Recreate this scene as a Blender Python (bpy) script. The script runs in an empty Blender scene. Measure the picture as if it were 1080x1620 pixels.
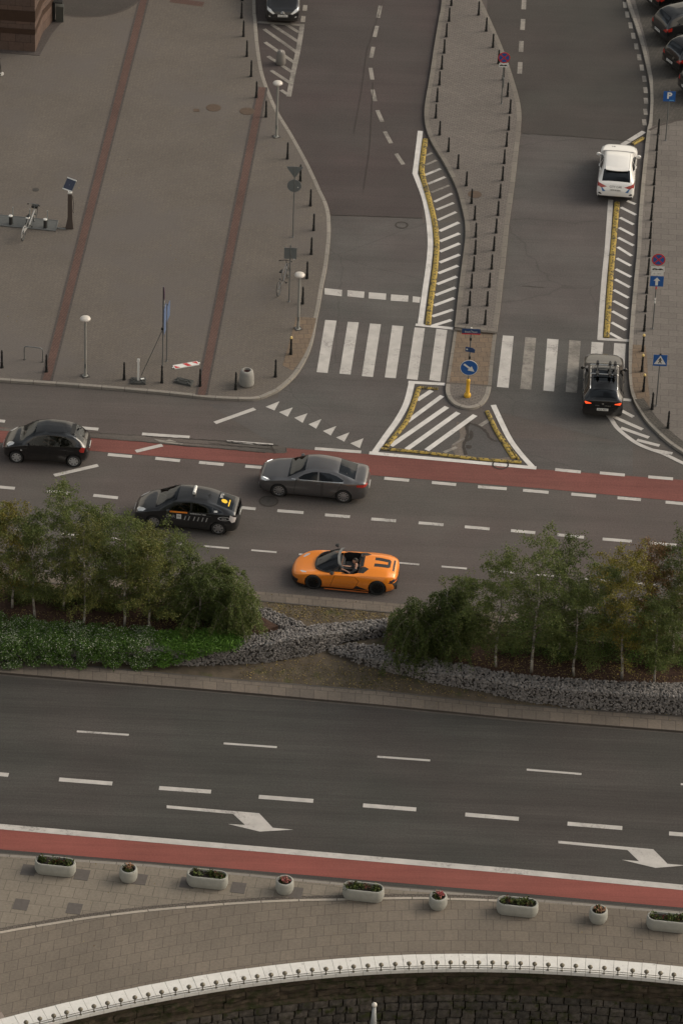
import bpy, bmesh, math, random
from mathutils import Vector, Matrix
from mathutils.bvhtree import BVHTree
from mathutils.geometry import tessellate_polygon
from math import sin, cos, pi, radians, sqrt, atan2, floor
random.seed(7)
SC = bpy.context.scene
COL = SC.collection

# ---------------- camera ----------------
W0, H0 = 1080.0, 1620.0
TH = radians(34.0); ROLL = 0.040; CAMH = 102.4; FPX = 6912.0
CAMY = -CAMH / math.tan(TH)
_fw = Vector((0, cos(TH), -sin(TH))); _r0 = Vector((1, 0, 0)); _u0 = Vector((0, sin(TH), cos(TH)))
_rt = _r0 * cos(ROLL) + _u0 * sin(ROLL); _up = -_r0 * sin(ROLL) + _u0 * cos(ROLL)
CAMPOS = Vector((0, CAMY, CAMH))
cam_d = bpy.data.cameras.new('camera'); cam = bpy.data.objects.new('camera', cam_d); COL.objects.link(cam)
m = Matrix(((_rt.x, _up.x, -_fw.x), (_rt.y, _up.y, -_fw.y), (_rt.z, _up.z, -_fw.z))).to_4x4()
m.translation = CAMPOS
cam.matrix_world = m
cam_d.sensor_fit = 'VERTICAL'; cam_d.sensor_height = 24.0; cam_d.lens = FPX / H0 * 24.0
cam_d.clip_start = 1.0; cam_d.clip_end = 6000.0
SC.camera = cam

# ---------------- sky and sun ----------------
SUN_EL = radians(38); SUN_AZ = radians(75)
wd = bpy.data.worlds.new('World'); SC.world = wd; wd.use_nodes = True
nt = wd.node_tree; nt.nodes.clear()
o_ = nt.nodes.new('ShaderNodeOutputWorld'); b_ = nt.nodes.new('ShaderNodeBackground')
s_ = nt.nodes.new('ShaderNodeTexSky'); s_.sky_type = 'NISHITA'; s_.sun_disc = False
s_.sun_elevation = SUN_EL; s_.sun_rotation = SUN_AZ; s_.air_density = 1.2; s_.dust_density = 4.0; s_.ozone_density = 1.0
h_ = nt.nodes.new('ShaderNodeHueSaturation'); h_.inputs['Saturation'].default_value = 0.12
mx_ = nt.nodes.new('ShaderNodeMix'); mx_.data_type = 'RGBA'; mx_.blend_type = 'MULTIPLY'; mx_.inputs[0].default_value = 1.0
mx_.inputs[7].default_value = (0.965, 0.985, 0.98, 1)
# broken cloud cover: soft brighter and darker masses in the sky
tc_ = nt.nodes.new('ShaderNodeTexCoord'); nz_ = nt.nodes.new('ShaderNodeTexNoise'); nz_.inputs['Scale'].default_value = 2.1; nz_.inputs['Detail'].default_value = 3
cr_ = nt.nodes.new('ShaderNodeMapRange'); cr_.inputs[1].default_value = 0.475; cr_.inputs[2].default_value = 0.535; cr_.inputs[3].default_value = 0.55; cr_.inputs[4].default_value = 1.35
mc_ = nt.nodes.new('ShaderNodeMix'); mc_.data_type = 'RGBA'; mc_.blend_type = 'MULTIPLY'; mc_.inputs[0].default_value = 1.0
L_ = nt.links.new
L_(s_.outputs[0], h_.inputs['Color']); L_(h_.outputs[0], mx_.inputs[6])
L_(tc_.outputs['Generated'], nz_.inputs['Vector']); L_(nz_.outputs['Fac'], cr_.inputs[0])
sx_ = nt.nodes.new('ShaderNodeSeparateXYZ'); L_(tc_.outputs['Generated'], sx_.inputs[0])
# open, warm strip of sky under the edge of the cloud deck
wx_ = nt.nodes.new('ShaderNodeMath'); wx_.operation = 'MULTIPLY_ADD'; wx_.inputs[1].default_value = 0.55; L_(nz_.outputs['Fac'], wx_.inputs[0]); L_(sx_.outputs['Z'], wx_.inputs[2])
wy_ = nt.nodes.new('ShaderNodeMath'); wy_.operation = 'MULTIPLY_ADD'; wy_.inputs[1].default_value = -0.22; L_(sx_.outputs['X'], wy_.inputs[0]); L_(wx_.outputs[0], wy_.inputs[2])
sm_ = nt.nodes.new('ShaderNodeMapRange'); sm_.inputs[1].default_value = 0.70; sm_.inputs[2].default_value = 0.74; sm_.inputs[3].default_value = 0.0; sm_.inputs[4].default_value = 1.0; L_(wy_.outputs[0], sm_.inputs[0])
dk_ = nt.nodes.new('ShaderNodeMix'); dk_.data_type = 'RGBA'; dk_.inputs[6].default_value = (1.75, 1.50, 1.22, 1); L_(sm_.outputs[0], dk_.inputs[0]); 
nr_ = nt.nodes.new('ShaderNodeMapRange'); nr_.inputs[1].default_value = 0.25; nr_.inputs[2].default_value = 0.7; nr_.inputs[3].default_value = 1.15; nr_.inputs[4].default_value = 0.42; L_(sx_.outputs['Y'], nr_.inputs[0])   # sky darkened ahead, standing in for tall buildings mirrored in the car roofs
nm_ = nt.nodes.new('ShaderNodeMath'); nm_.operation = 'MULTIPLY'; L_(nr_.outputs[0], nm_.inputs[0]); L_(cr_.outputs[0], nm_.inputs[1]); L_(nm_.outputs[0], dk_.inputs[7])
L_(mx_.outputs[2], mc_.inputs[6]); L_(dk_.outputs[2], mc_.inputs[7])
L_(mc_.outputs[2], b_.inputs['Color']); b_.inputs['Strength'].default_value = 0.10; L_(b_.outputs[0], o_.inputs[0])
sd = bpy.data.lights.new('sun', 'SUN'); sun = bpy.data.objects.new('sun', sd); COL.objects.link(sun)
sd.energy = 0.5; sd.angle = radians(40); sd.color = (1.0, 0.93, 0.84)
_sd = Vector((sin(SUN_AZ) * cos(SUN_EL), cos(SUN_AZ) * cos(SUN_EL), sin(SUN_EL)))
sun.rotation_euler = (-_sd).to_track_quat('-Z', 'Y').to_euler()
vs = SC.view_settings; SC.display_settings.display_device = 'sRGB'
vs.view_transform = 'Standard'; vs.look = 'None'; vs.gamma = 1.0; vs.use_curve_mapping = False; vs.exposure = 0.50

# ---------------- helpers ----------------
def P(px, py, z=0.0):
    """where the sight line of photograph pixel (px, py) meets height z"""
    d = _fw * FPX + _rt * (px - W0 / 2) + _up * (H0 / 2 - py)
    t = (z - CAMPOS.z) / d.z
    return CAMPOS + d * t
def Zm(ox, oy, s):
    return lambda pts: [(ox + a / s, oy + b / s) for a, b in pts]
def tag(o, label=None, cat=None, group=None, kind=None):
    if label: o['label'] = label
    if cat: o['category'] = cat
    if group: o['group'] = group
    if kind: o['kind'] = kind
    return o
def empty(name, loc=(0, 0, 0), rz=0.0, label=None, cat=None, group=None):
    o = bpy.data.objects.new(name, None); o.empty_display_size = 0.2; COL.objects.link(o)
    o.location = loc; o.rotation_euler = (0, 0, rz)
    return tag(o, label, cat, group)
def mesh_obj(name, verts, faces, mats, parent=None, smooth=False, mi=None):
    me = bpy.data.meshes.new(name); me.from_pydata([tuple(v) for v in verts], [], faces)
    if not isinstance(mats, (list, tuple)): mats = [mats]
    for m_ in mats: me.materials.append(m_)
    if mi: me.polygons.foreach_set('material_index', mi)
    if smooth: me.polygons.foreach_set('use_smooth', [True] * len(me.polygons))
    me.update()
    o = bpy.data.objects.new(name, me); COL.objects.link(o)
    if parent: o.parent = parent
    return o
def copy_tree(o, parent=None, loc=None, rz=None, label=None, scale=None):
    c = o.copy(); COL.objects.link(c)
    if parent: c.parent = parent
    for ch in list(o.children): copy_tree(ch, c)
    if loc is not None: c.location = loc
    if rz is not None: c.rotation_euler = (0, 0, rz)
    if scale is not None: c.scale = scale
    if label: c['label'] = label
    return c
def tess(pts):
    t = tessellate_polygon([[Vector((p[0], p[1], 0)) for p in pts]]); out = []
    for q in t:
        a, b, c = [pts[i] for i in q]
        ar = (b[0] - a[0]) * (c[1] - a[1]) - (c[0] - a[0]) * (b[1] - a[1])
        if abs(ar) < 1e-9: continue
        out.append(tuple(q) if ar > 0 else tuple(q[::-1]))
    return out
class MB:
    """collects boxes, bars, lathes into one mesh"""
    def __init__(s): s.v = []; s.f = []; s.m = []
    def add(s, v, f, mi=0):
        n = len(s.v); s.v += [Vector(a) for a in v]; s.f += [tuple(i + n for i in q) for q in f]; s.m += [mi] * len(f); return s
    def box(s, c, d, rz=0.0, mi=0, top=1.0, M=None):
        x, y, z = [a / 2 for a in d]; v = []
        for k, (a, b, e) in enumerate([(-1, -1, -1), (1, -1, -1), (1, 1, -1), (-1, 1, -1), (-1, -1, 1), (1, -1, 1), (1, 1, 1), (-1, 1, 1)]):
            t = top if e > 0 else 1.0
            p = Vector((a * x * t, b * y * t, e * z))
            if M: p = M @ p
            elif rz: p = Vector((p.x * cos(rz) - p.y * sin(rz), p.x * sin(rz) + p.y * cos(rz), p.z))
            v.append(p + Vector(c))
        return s.add(v, [(0, 3, 2, 1), (4, 5, 6, 7), (0, 1, 5, 4), (1, 2, 6, 5), (2, 3, 7, 6), (3, 0, 4, 7)], mi)
    def bar(s, a, b, r, n=8, r2=None, mi=0):
        a = Vector(a); b = Vector(b); d = (b - a)
        if d.length < 1e-6: return s
        q = d.to_track_quat('Z', 'Y'); r2 = r if r2 is None else r2; v = []
        for (o, rr) in ((a, r), (b, r2)):
            for k in range(n): v.append(o + q @ Vector((rr * cos(2 * pi * k / n), rr * sin(2 * pi * k / n), 0)))
        f = [(k, (k + 1) % n, n + (k + 1) % n, n + k) for k in range(n)] + [tuple(range(n - 1, -1, -1)), tuple(range(n, 2 * n))]
        return s.add(v, f, mi)
    def tube(s, pts, r, n=8, mi=0):
        for a, b in zip(pts, pts[1:]): s.bar(a, b, r, n, mi=mi)
        return s
    def lathe(s, c, prof, n=20, mi=0, M=None, sx=1, sy=1):
        c = Vector(c); v = []; f = []
        for (r, z) in prof:
            for k in range(n):
                p = Vector((r * cos(2 * pi * k / n) * sx, r * sin(2 * pi * k / n) * sy, z))
                if M: p = M @ p
                v.append(c + p)
        for i in range(len(prof) - 1):
            for k in range(n): f.append((i * n + k, i * n + (k + 1) % n, (i + 1) * n + (k + 1) % n, (i + 1) * n + k))
        f.append(tuple(range(n - 1, -1, -1))); f.append(tuple((len(prof) - 1) * n + k for k in range(n)))
        return s.add(v, f, mi)
    def prism(s, pts, z0, z1, mi=0, bottom=True):
        n = len(pts); v = [(p[0], p[1], z0) for p in pts] + [(p[0], p[1], z1) for p in pts]
        a = sum(pts[i][0] * pts[(i + 1) % n][1] - pts[(i + 1) % n][0] * pts[i][1] for i in range(n))
        if a < 0: v = [(p[0], p[1], z0) for p in pts[::-1]] + [(p[0], p[1], z1) for p in pts[::-1]]
        f = [(k, (k + 1) % n, n + (k + 1) % n, n + k) for k in range(n)] + ([tuple(range(n, 2 * n))] if n < 5 else [tuple(i + n for i in q) for q in tess([(p[0], p[1]) for p in v[:n]])])
        if bottom: f.append(tuple(range(n - 1, -1, -1)))
        return s.add(v, f, mi)
    def build(s, name, mats, parent=None, smooth=False):
        return mesh_obj(name, s.v, s.f, mats, parent, smooth, s.m)
def smooth_angle(o, deg=40):
    me = o.data; me.polygons.foreach_set('use_smooth', [True] * len(me.polygons))
    bm = bmesh.new(); bm.from_mesh(me)
    for e in bm.edges:
        if len(e.link_faces) == 2 and e.calc_face_angle(0) > radians(deg): e.smooth = False
    bm.to_mesh(me); bm.free(); return o
def spline(pts, n=6):
    """Catmull-Rom through pixel or world points"""
    if len(pts) < 3: return list(pts)
    out = []; q = [pts[0]] + list(pts) + [pts[-1]]
    D = len(pts[0])
    for i in range(1, len(q) - 2):
        p0, p1, p2, p3 = q[i - 1], q[i], q[i + 1], q[i + 2]
        for k in range(n):
            t = k / n
            out.append(tuple(0.5 * ((2 * p1[j]) + (-p0[j] + p2[j]) * t + (2 * p0[j] - 5 * p1[j] + 4 * p2[j] - p3[j]) * t * t + (-p0[j] + 3 * p1[j] - 3 * p2[j] + p3[j]) * t ** 3) for j in range(D)))
    out.append(tuple(pts[-1])); return out
def offset_line(w, d):
    """offset a world polyline sideways by d (positive = left of travel)"""
    out = []
    for i, p in enumerate(w):
        a = w[max(i - 1, 0)]; b = w[min(i + 1, len(w) - 1)]
        t = (Vector((b[0], b[1])) - Vector((a[0], a[1])))
        if t.length < 1e-9: t = Vector((1, 0))
        t.normalize(); out.append(Vector((p[0] - t.y * d, p[1] + t.x * d, 0)))
    return out

# ---------------- materials ----------------
MATS = {}
def newmat(name):
    m_ = bpy.data.materials.new(name); m_.use_nodes = True; MATS[name] = m_
    return m_, m_.node_tree, m_.node_tree.nodes['Principled BSDF']
def nd(t, typ, **kw):
    n = t.nodes.new(typ)
    for k, v in kw.items(): setattr(n, k, v)
    return n
def plain(name, col, rough=0.6, metal=0.0, coat=0.0, emis=None, es=0.0, var=0.0, vs_=6.0, spec=None):
    m_, t, b = newmat(name)
    b.inputs['Base Color'].default_value = (*col, 1); b.inputs['Roughness'].default_value = rough; b.inputs['Metallic'].default_value = metal
    b.inputs['Coat Weight'].default_value = coat; b.inputs['Coat Roughness'].default_value = 0.05
    if spec is not None: b.inputs['Specular IOR Level'].default_value = spec
    if emis: b.inputs['Emission Color'].default_value = (*emis, 1); b.inputs['Emission Strength'].default_value = es
    if var:
        tc = nd(t, 'ShaderNodeTexCoord'); nz = nd(t, 'ShaderNodeTexNoise'); nz.inputs['Scale'].default_value = vs_; nz.inputs['Detail'].default_value = 6
        nz.inputs['Roughness'].default_value = 0.65
        mr = nd(t, 'ShaderNodeMapRange'); mr.inputs[1].default_value = 0.3; mr.inputs[2].default_value = 0.7; mr.inputs[3].default_value = 1 - var; mr.inputs[4].default_value = 1 + var
        mm = nd(t, 'ShaderNodeMix', data_type='RGBA', blend_type='MULTIPLY'); mm.inputs[0].default_value = 1; mm.inputs[6].default_value = (*col, 1)
        t.links.new(tc.outputs['Object'], nz.inputs['Vector']); t.links.new(nz.outputs['Fac'], mr.inputs[0]); t.links.new(mr.outputs[0], mm.inputs[7]); t.links.new(mm.outputs[2], b.inputs['Base Color'])
    return m_
def _noise(t, vec, scale, detail=5, rough=0.6):
    n = nd(t, 'ShaderNodeTexNoise'); n.inputs['Scale'].default_value = scale; n.inputs['Detail'].default_value = detail; n.inputs['Roughness'].default_value = rough
    t.links.new(vec, n.inputs['Vector']); return n.outputs['Fac']
def _map(t, f, a, b, c, d):
    n = nd(t, 'ShaderNodeMapRange'); n.inputs[1].default_value = a; n.inputs[2].default_value = b; n.inputs[3].default_value = c; n.inputs[4].default_value = d
    t.links.new(f, n.inputs[0]); return n.outputs[0]
def _mul(t, a, b):
    n = nd(t, 'ShaderNodeMath', operation='MULTIPLY'); t.links.new(a, n.inputs[0]); t.links.new(b, n.inputs[1]); return n.outputs[0]
def _mixc(t, fac, ca, cb, mode='MIX'):
    n = nd(t, 'ShaderNodeMix', data_type='RGBA', blend_type=mode)
    if isinstance(fac, (int, float)): n.inputs[0].default_value = fac
    else: t.links.new(fac, n.inputs[0])
    for i, c in ((6, ca), (7, cb)):
        if isinstance(c, tuple): n.inputs[i].default_value = (*c, 1)
        else: t.links.new(c, n.inputs[i])
    return n.outputs[2]
def asphalt(name, col, ang=0.0, streak=0.12, blotch=0.14, tint=(0.0, 0.0, 0.0), grain=0.22, cracks=0.0):
    """road surface: aggregate grain, blotches, wheel-track bands along the travel direction"""
    m_, t, b = newmat(name); b.inputs['Roughness'].default_value = 0.85; b.inputs['Specular IOR Level'].default_value = 0.3
    tc = nd(t, 'ShaderNodeTexCoord').outputs['Object']
    g = _map(t, _noise(t, tc, 14, 3, 0.7), 0.3, 0.7, 1 - grain, 1 + grain)
    bl = _map(t, _noise(t, tc, 0.35, 6, 0.6), 0.3, 0.7, 1 - blotch, 1 + blotch)
    mp = nd(t, 'ShaderNodeMapping'); mp.inputs['Rotation'].default_value = (0, 0, -ang); mp.inputs['Scale'].default_value = (0.035, 0.75, 1)
    t.links.new(tc, mp.inputs[0]); st = _map(t, _noise(t, mp.outputs[0], 1.0, 4, 0.6), 0.32, 0.68, 1 - streak, 1 + streak)
    mp2 = nd(t, 'ShaderNodeMapping'); mp2.inputs['Rotation'].default_value = (0, 0, -ang); mp2.inputs['Scale'].default_value = (0.3, 9.0, 1)
    t.links.new(tc, mp2.inputs[0]); s2 = _map(t, _noise(t, mp2.outputs[0], 1.0, 3, 0.6), 0.3, 0.7, 1 - streak * 0.5, 1 + streak * 0.5)
    f = _mul(t, _mul(t, g, bl), _mul(t, st, s2))
    warm = _mixc(t, _map(t, _noise(t, tc, 0.13, 4), 0.4, 0.6, 0, 1), col, tuple(c * (1 + k) for c, k in zip(col, (0.07, -0.02, 0.0))))
    c = _mixc(t, 1.0, warm, f, 'MULTIPLY')
    if cracks:
        vo = nd(t, 'ShaderNodeTexVoronoi', feature='DISTANCE_TO_EDGE'); vo.inputs['Scale'].default_value = 0.22
        wv = nd(t, 'ShaderNodeMix', data_type='RGBA'); nn = nd(t, 'ShaderNodeTexNoise'); nn.inputs['Scale'].default_value = 0.9; nn.inputs['Detail'].default_value = 6
        t.links.new(tc, nn.inputs['Vector']); wv.inputs[0].default_value = 0.35; t.links.new(tc, wv.inputs[6]); t.links.new(nn.outputs['Color'], wv.inputs[7]); t.links.new(wv.outputs[2], vo.inputs['Vector'])
        ck = _map(t, vo.outputs['Distance'], 0.0, 0.006, cracks, 0.0)
        c = _mixc(t, ck, c, tuple(x * 0.45 for x in col))
    t.links.new(c, b.inputs['Base Color'])
    bp = nd(t, 'ShaderNodeBump'); bp.inputs['Strength'].default_value = 0.25; bp.inputs['Distance'].default_value = 0.01
    t.links.new(_noise(t, tc, 40, 2), bp.inputs['Height']); t.links.new(bp.outputs[0], b.inputs['Normal'])
    return m_
def pavers(name, c1, c2, mortar, bw, bh, ang=0.0, msize=0.01, blotch=0.16, offset=0.5, uv=False, stain=None, bvar=0.5):
    m_, t, b = newmat(name); b.inputs['Roughness'].default_value = 0.88; b.inputs['Specular IOR Level'].default_value = 0.25
    tcn = nd(t, 'ShaderNodeTexCoord'); tc = tcn.outputs['UV'] if uv else tcn.outputs['Object']
    mp = nd(t, 'ShaderNodeMapping'); mp.inputs['Rotation'].default_value = (0, 0, -ang); t.links.new(tc, mp.inputs[0])
    br = nd(t, 'ShaderNodeTexBrick'); br.offset = offset; br.inputs['Scale'].default_value = 1.0; br.inputs['Mortar Size'].default_value = msize; br.inputs['Mortar Smooth'].default_value = 0.3
    br.inputs['Brick Width'].default_value = bw; br.inputs['Row Height'].default_value = bh; br.inputs['Bias'].default_value = 0.0
    br.inputs['Color1'].default_value = (*c1, 1); br.inputs['Color2'].default_value = (*c2, 1); br.inputs['Mortar'].default_value = (*mortar, 1)
    t.links.new(mp.outputs[0], br.inputs['Vector'])
    ob = tcn.outputs['Object']
    bl = _map(t, _noise(t, ob, 0.28, 7, 0.62), 0.3, 0.7, 1 - blotch, 1 + blotch)
    g = _map(t, _noise(t, ob, 9, 4, 0.7), 0.3, 0.7, 0.86, 1.14)
    c = _mixc(t, 1.0, br.outputs['Color'], _mul(t, bl, g), 'MULTIPLY')
    if stain:
        c = _mixc(t, _map(t, _noise(t, ob, 0.16, 5, 0.6), 0.48, 0.62, 0, 0.7), c, stain)
    t.links.new(c, b.inputs['Base Color'])
    bp = nd(t, 'ShaderNodeBump'); bp.inputs['Strength'].default_value = 0.35; bp.inputs['Distance'].default_value = 0.01; bp.invert = True
    t.links.new(br.outputs['Fac'], bp.inputs['Height']); t.links.new(bp.outputs[0], b.inputs['Normal'])
    return m_
def paint(name, col, under, wear=0.45, scale=5.0):
    """worn road paint"""
    m_, t, b = newmat(name); b.inputs['Roughness'].default_value = 0.7
    tc = nd(t, 'ShaderNodeTexCoord').outputs['Object']
    w1 = _noise(t, tc, scale, 8, 0.75); w2 = _noise(t, tc, 0.7, 5, 0.6)
    ad = nd(t, 'ShaderNodeMath', operation='ADD'); t.links.new(w1, ad.inputs[0]); t.links.new(w2, ad.inputs[1])
    f = _map(t, ad.outputs[0], 1.16 - wear * 0.35, 1.34 - wear * 0.25, 0.0, 0.85)
    dirt = _map(t, _noise(t, tc, 1.7, 5), 0.3, 0.7, 0.80, 1.08)
    c = _mixc(t, 1.0, _mixc(t, f, col, under), dirt, 'MULTIPLY')
    t.links.new(c, b.inputs['Base Color']); return m_
def stone(name, col, scale=3.0, var=0.3, rough=0.85, col2=None, moss=None, mscale=1.2, m0=0.5, m1=0.62):
    m_, t, b = newmat(name); b.inputs['Roughness'].default_value = rough; b.inputs['Specular IOR Level'].default_value = 0.3
    tcn = nd(t, 'ShaderNodeTexCoord'); tc = tcn.outputs['Object']
    v = _map(t, _noise(t, tc, scale, 8, 0.65), 0.3, 0.7, 1 - var, 1 + var)
    gi = nd(t, 'ShaderNodeNewGeometry'); rv = _map(t, gi.outputs['Random Per Island'], 0, 1, 0.0, 1.0)
    c = _mixc(t, rv, col, col2 or col)
    c = _mixc(t, 1.0, c, v, 'MULTIPLY')
    if moss: c = _mixc(t, _map(t, _noise(t, tc, mscale, 7, 0.7), m0, m1, 0, 1), c, moss)
    t.links.new(c, b.inputs['Base Color'])
    bp = nd(t, 'ShaderNodeBump'); bp.inputs['Strength'].default_value = 0.5; bp.inputs['Distance'].default_value = 0.02
    t.links.new(_noise(t, tc, scale * 4, 6), bp.inputs['Height']); t.links.new(bp.outputs[0], b.inputs['Normal'])
    return m_
def leafmat(name, cols, rough=0.55, trans=0.25):
    """leaf faces with a hue of their own per leaf"""
    m_, t, b = newmat(name)
    gi = nd(t, 'ShaderNodeNewGeometry'); r = nd(t, 'ShaderNodeValToRGB')
    while len(r.color_ramp.elements) < len(cols): r.color_ramp.elements.new(0.5)
    for i, e in enumerate(r.color_ramp.elements): e.position = i / (len(cols) - 1); e.color = (*cols[i], 1)
    t.links.new(gi.outputs['Random Per Island'], r.inputs[0]); t.links.new(r.outputs[0], b.inputs['Base Color'])
    b.inputs['Roughness'].default_value = rough; b.inputs['Specular IOR Level'].default_value = 0.25
    tr = nd(t, 'ShaderNodeBsdfTranslucent'); t.links.new(r.outputs[0], tr.inputs[0])
    mx = nd(t, 'ShaderNodeMixShader'); mx.inputs[0].default_value = trans
    out = t.nodes['Material Output']; t.links.new(b.outputs[0], mx.inputs[1]); t.links.new(tr.outputs[0], mx.inputs[2]); t.links.new(mx.outputs[0], out.inputs[0])
    return m_
def glassmat(name, tint=(0.10, 0.11, 0.11), rough=0.03):
    m_, t, b = newmat(name); t.nodes.remove(b)
    tr = nd(t, 'ShaderNodeBsdfTransparent'); tr.inputs[0].default_value = (*tint, 1)
    gl = nd(t, 'ShaderNodeBsdfGlossy'); gl.inputs['Roughness'].default_value = rough; gl.inputs['Color'].default_value = (0.9, 0.95, 1, 1)
    fr = nd(t, 'ShaderNodeFresnel'); fr.inputs[0].default_value = 1.5
    mx = nd(t, 'ShaderNodeMixShader'); out = t.nodes['Material Output']
    t.links.new(fr.outputs[0], mx.inputs[0]); t.links.new(tr.outputs[0], mx.inputs[1]); t.links.new(gl.outputs[0], mx.inputs[2]); t.links.new(mx.outputs[0], out.inputs[0])
    return m_
# ================= THE SETTING =================
ROAD_A = -0.145   # direction of the avenue in the world
AW = (0.30, 0.285, 0.27)
M_base = asphalt('asphalt_avenue', (0.080, 0.073, 0.067), ROAD_A, 0.10, 0.10)
M_dark_l = asphalt('asphalt_side_street_left', (0.056, 0.048, 0.046), 1.5, 0.10, 0.10)  # dark asphalt, lowered further to put the vignette at the frame top into the colour
M_dark_r = asphalt('asphalt_side_street_right', (0.049, 0.046, 0.042), 1.5, 0.08, 0.12)  # own dark tone plus the same vignette darkening mixed into the colour
M_mid = asphalt('asphalt_junction', (0.078, 0.075, 0.071), 1.45, 0.12, 0.14, cracks=0.35)
M_low = asphalt('asphalt_lower_road', (0.049, 0.048, 0.044), ROAD_A, 0.22, 0.10)
M_rim = asphalt('broken_surface', (0.125, 0.110, 0.095), 0, 0.1, 0.35)
M_patch = asphalt('asphalt_patch', (0.068, 0.068, 0.066), 0, 0.04, 0.2)
M_drain = asphalt('worn_drain_strip', (0.088, 0.082, 0.073), ROAD_A, 0.25, 0.25)
M_crack = plain('tar_crack', (0.034, 0.028, 0.024), 0.9, var=0.3)
M_red = asphalt('red_lane_surface', (0.145, 0.056, 0.047), ROAD_A, 0.13, 0.16, grain=0.16)
M_red2 = asphalt('red_cycle_lane_surface', (0.195, 0.064, 0.052), ROAD_A, 0.16, 0.10, grain=0.12)
M_white = paint('white_road_paint', (0.44, 0.42, 0.40), (0.18, 0.17, 0.16), 0.28, 9.0)
M_whiteb = paint('fresh_white_road_paint', (0.57, 0.55, 0.53), (0.24, 0.225, 0.21), 0.06, 9.0)
M_whitef = paint('faded_white_road_paint', (0.25, 0.23, 0.205), (0.11, 0.10, 0.09), 0.7)
M_plaza = pavers('plaza_setts', (0.126, 0.110, 0.095), (0.112, 0.099, 0.088), (0.088, 0.077, 0.068), 0.22, 0.11, 0.75, 0.010, 0.10, stain=(0.108, 0.097, 0.092))
M_brick = pavers('red_brick_band', (0.108, 0.064, 0.053), (0.094, 0.058, 0.049), (0.06, 0.04, 0.036), 0.22, 0.11, 1.2, 0.01, 0.14)
M_brickedge = plain('dark_sett_edging', (0.055, 0.046, 0.043), 0.9, var=0.3, vs_=9)
M_sett = pavers('grey_island_setts', (0.156, 0.139, 0.127), (0.132, 0.118, 0.108), (0.088, 0.078, 0.071), 0.24, 0.12, -0.1, 0.014, 0.10)
M_tan = pavers('tan_tactile_slabs', (0.160, 0.118, 0.084), (0.135, 0.104, 0.078), (0.09, 0.07, 0.055), 0.4, 0.4, 0.1, 0.014, 0.12)
M_slab = pavers('grey_paving_slabs', (0.150, 0.135, 0.123), (0.131, 0.118, 0.108), (0.085, 0.076, 0.069), 0.72, 0.5, -0.04, 0.012, 0.10)
M_park = pavers('parking_bay_setts', (0.090, 0.082, 0.072), (0.070, 0.065, 0.058), (0.04, 0.036, 0.033), 0.22, 0.11, 0.5, 0.012, 0.12)
M_prom = pavers('promenade_slabs', (0.188, 0.164, 0.134), (0.168, 0.147, 0.121), (0.10, 0.086, 0.07), 0.52, 0.62, ROAD_A + 0.02, 0.012, 0.10)
M_promc = pavers('promenade_slabs_curved', (0.158, 0.134, 0.109), (0.140, 0.120, 0.099), (0.085, 0.072, 0.06), 0.52, 0.60, 0, 0.012, 0.12, uv=True)
M_pale = pavers('pale_edge_slabs', (0.27, 0.225, 0.195), (0.24, 0.20, 0.175), (0.14, 0.12, 0.10), 0.6, 0.6, 0, 0.012, 0.10, uv=True)
M_vergeslab = pavers('verge_slabs', (0.155, 0.130, 0.108), (0.125, 0.107, 0.091), (0.07, 0.06, 0.052), 0.55, 0.55, 0, 0.012, 0.15, uv=True)
M_kerb = pavers('granite_kerb', (0.235, 0.215, 0.19), (0.20, 0.185, 0.165), (0.09, 0.08, 0.07), 1.0, 0.5, 0, 0.014, 0.12, uv=True, offset=0.0)
M_palekerb = pavers('pale_kerb_stones', (0.36, 0.32, 0.27), (0.32, 0.29, 0.25), (0.09, 0.08, 0.07), 1.4, 0.5, 0, 0.02, 0.10, uv=True, offset=0.0)
M_kerbd = pavers('weathered_kerb', (0.17, 0.155, 0.135), (0.145, 0.13, 0.115), (0.07, 0.06, 0.055), 1.0, 0.5, 0, 0.014, 0.14, uv=True, offset=0.0)
M_cobble = pavers('dark_cobbles', (0.120, 0.103, 0.088), (0.090, 0.078, 0.067), (0.05, 0.043, 0.037), 0.14, 0.12, ROAD_A, 0.012, 0.10)
M_gutter = plain('gutter_stone', (0.075, 0.066, 0.058), 0.85, var=0.22, vs_=3)
M_darkslab = plain('dark_slab', (0.082, 0.072, 0.066), 0.8, var=0.15, vs_=7)
M_soil = stone('bare_soil', (0.088, 0.070, 0.050), 2.2, 0.35, 0.95, moss=(0.062, 0.068, 0.020), mscale=0.45, m0=0.56, m1=0.66)
M_mulch = stone('bark_mulch', (0.055, 0.031, 0.022), 9, 0.5, 0.95)
M_iron = plain('rusty_iron', (0.085, 0.058, 0.040), 0.7, 0.2, var=0.25, vs_=8)
M_irond = plain('iron_cover', (0.055, 0.050, 0.046), 0.7, 0.3, var=0.25, vs_=8)

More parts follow.
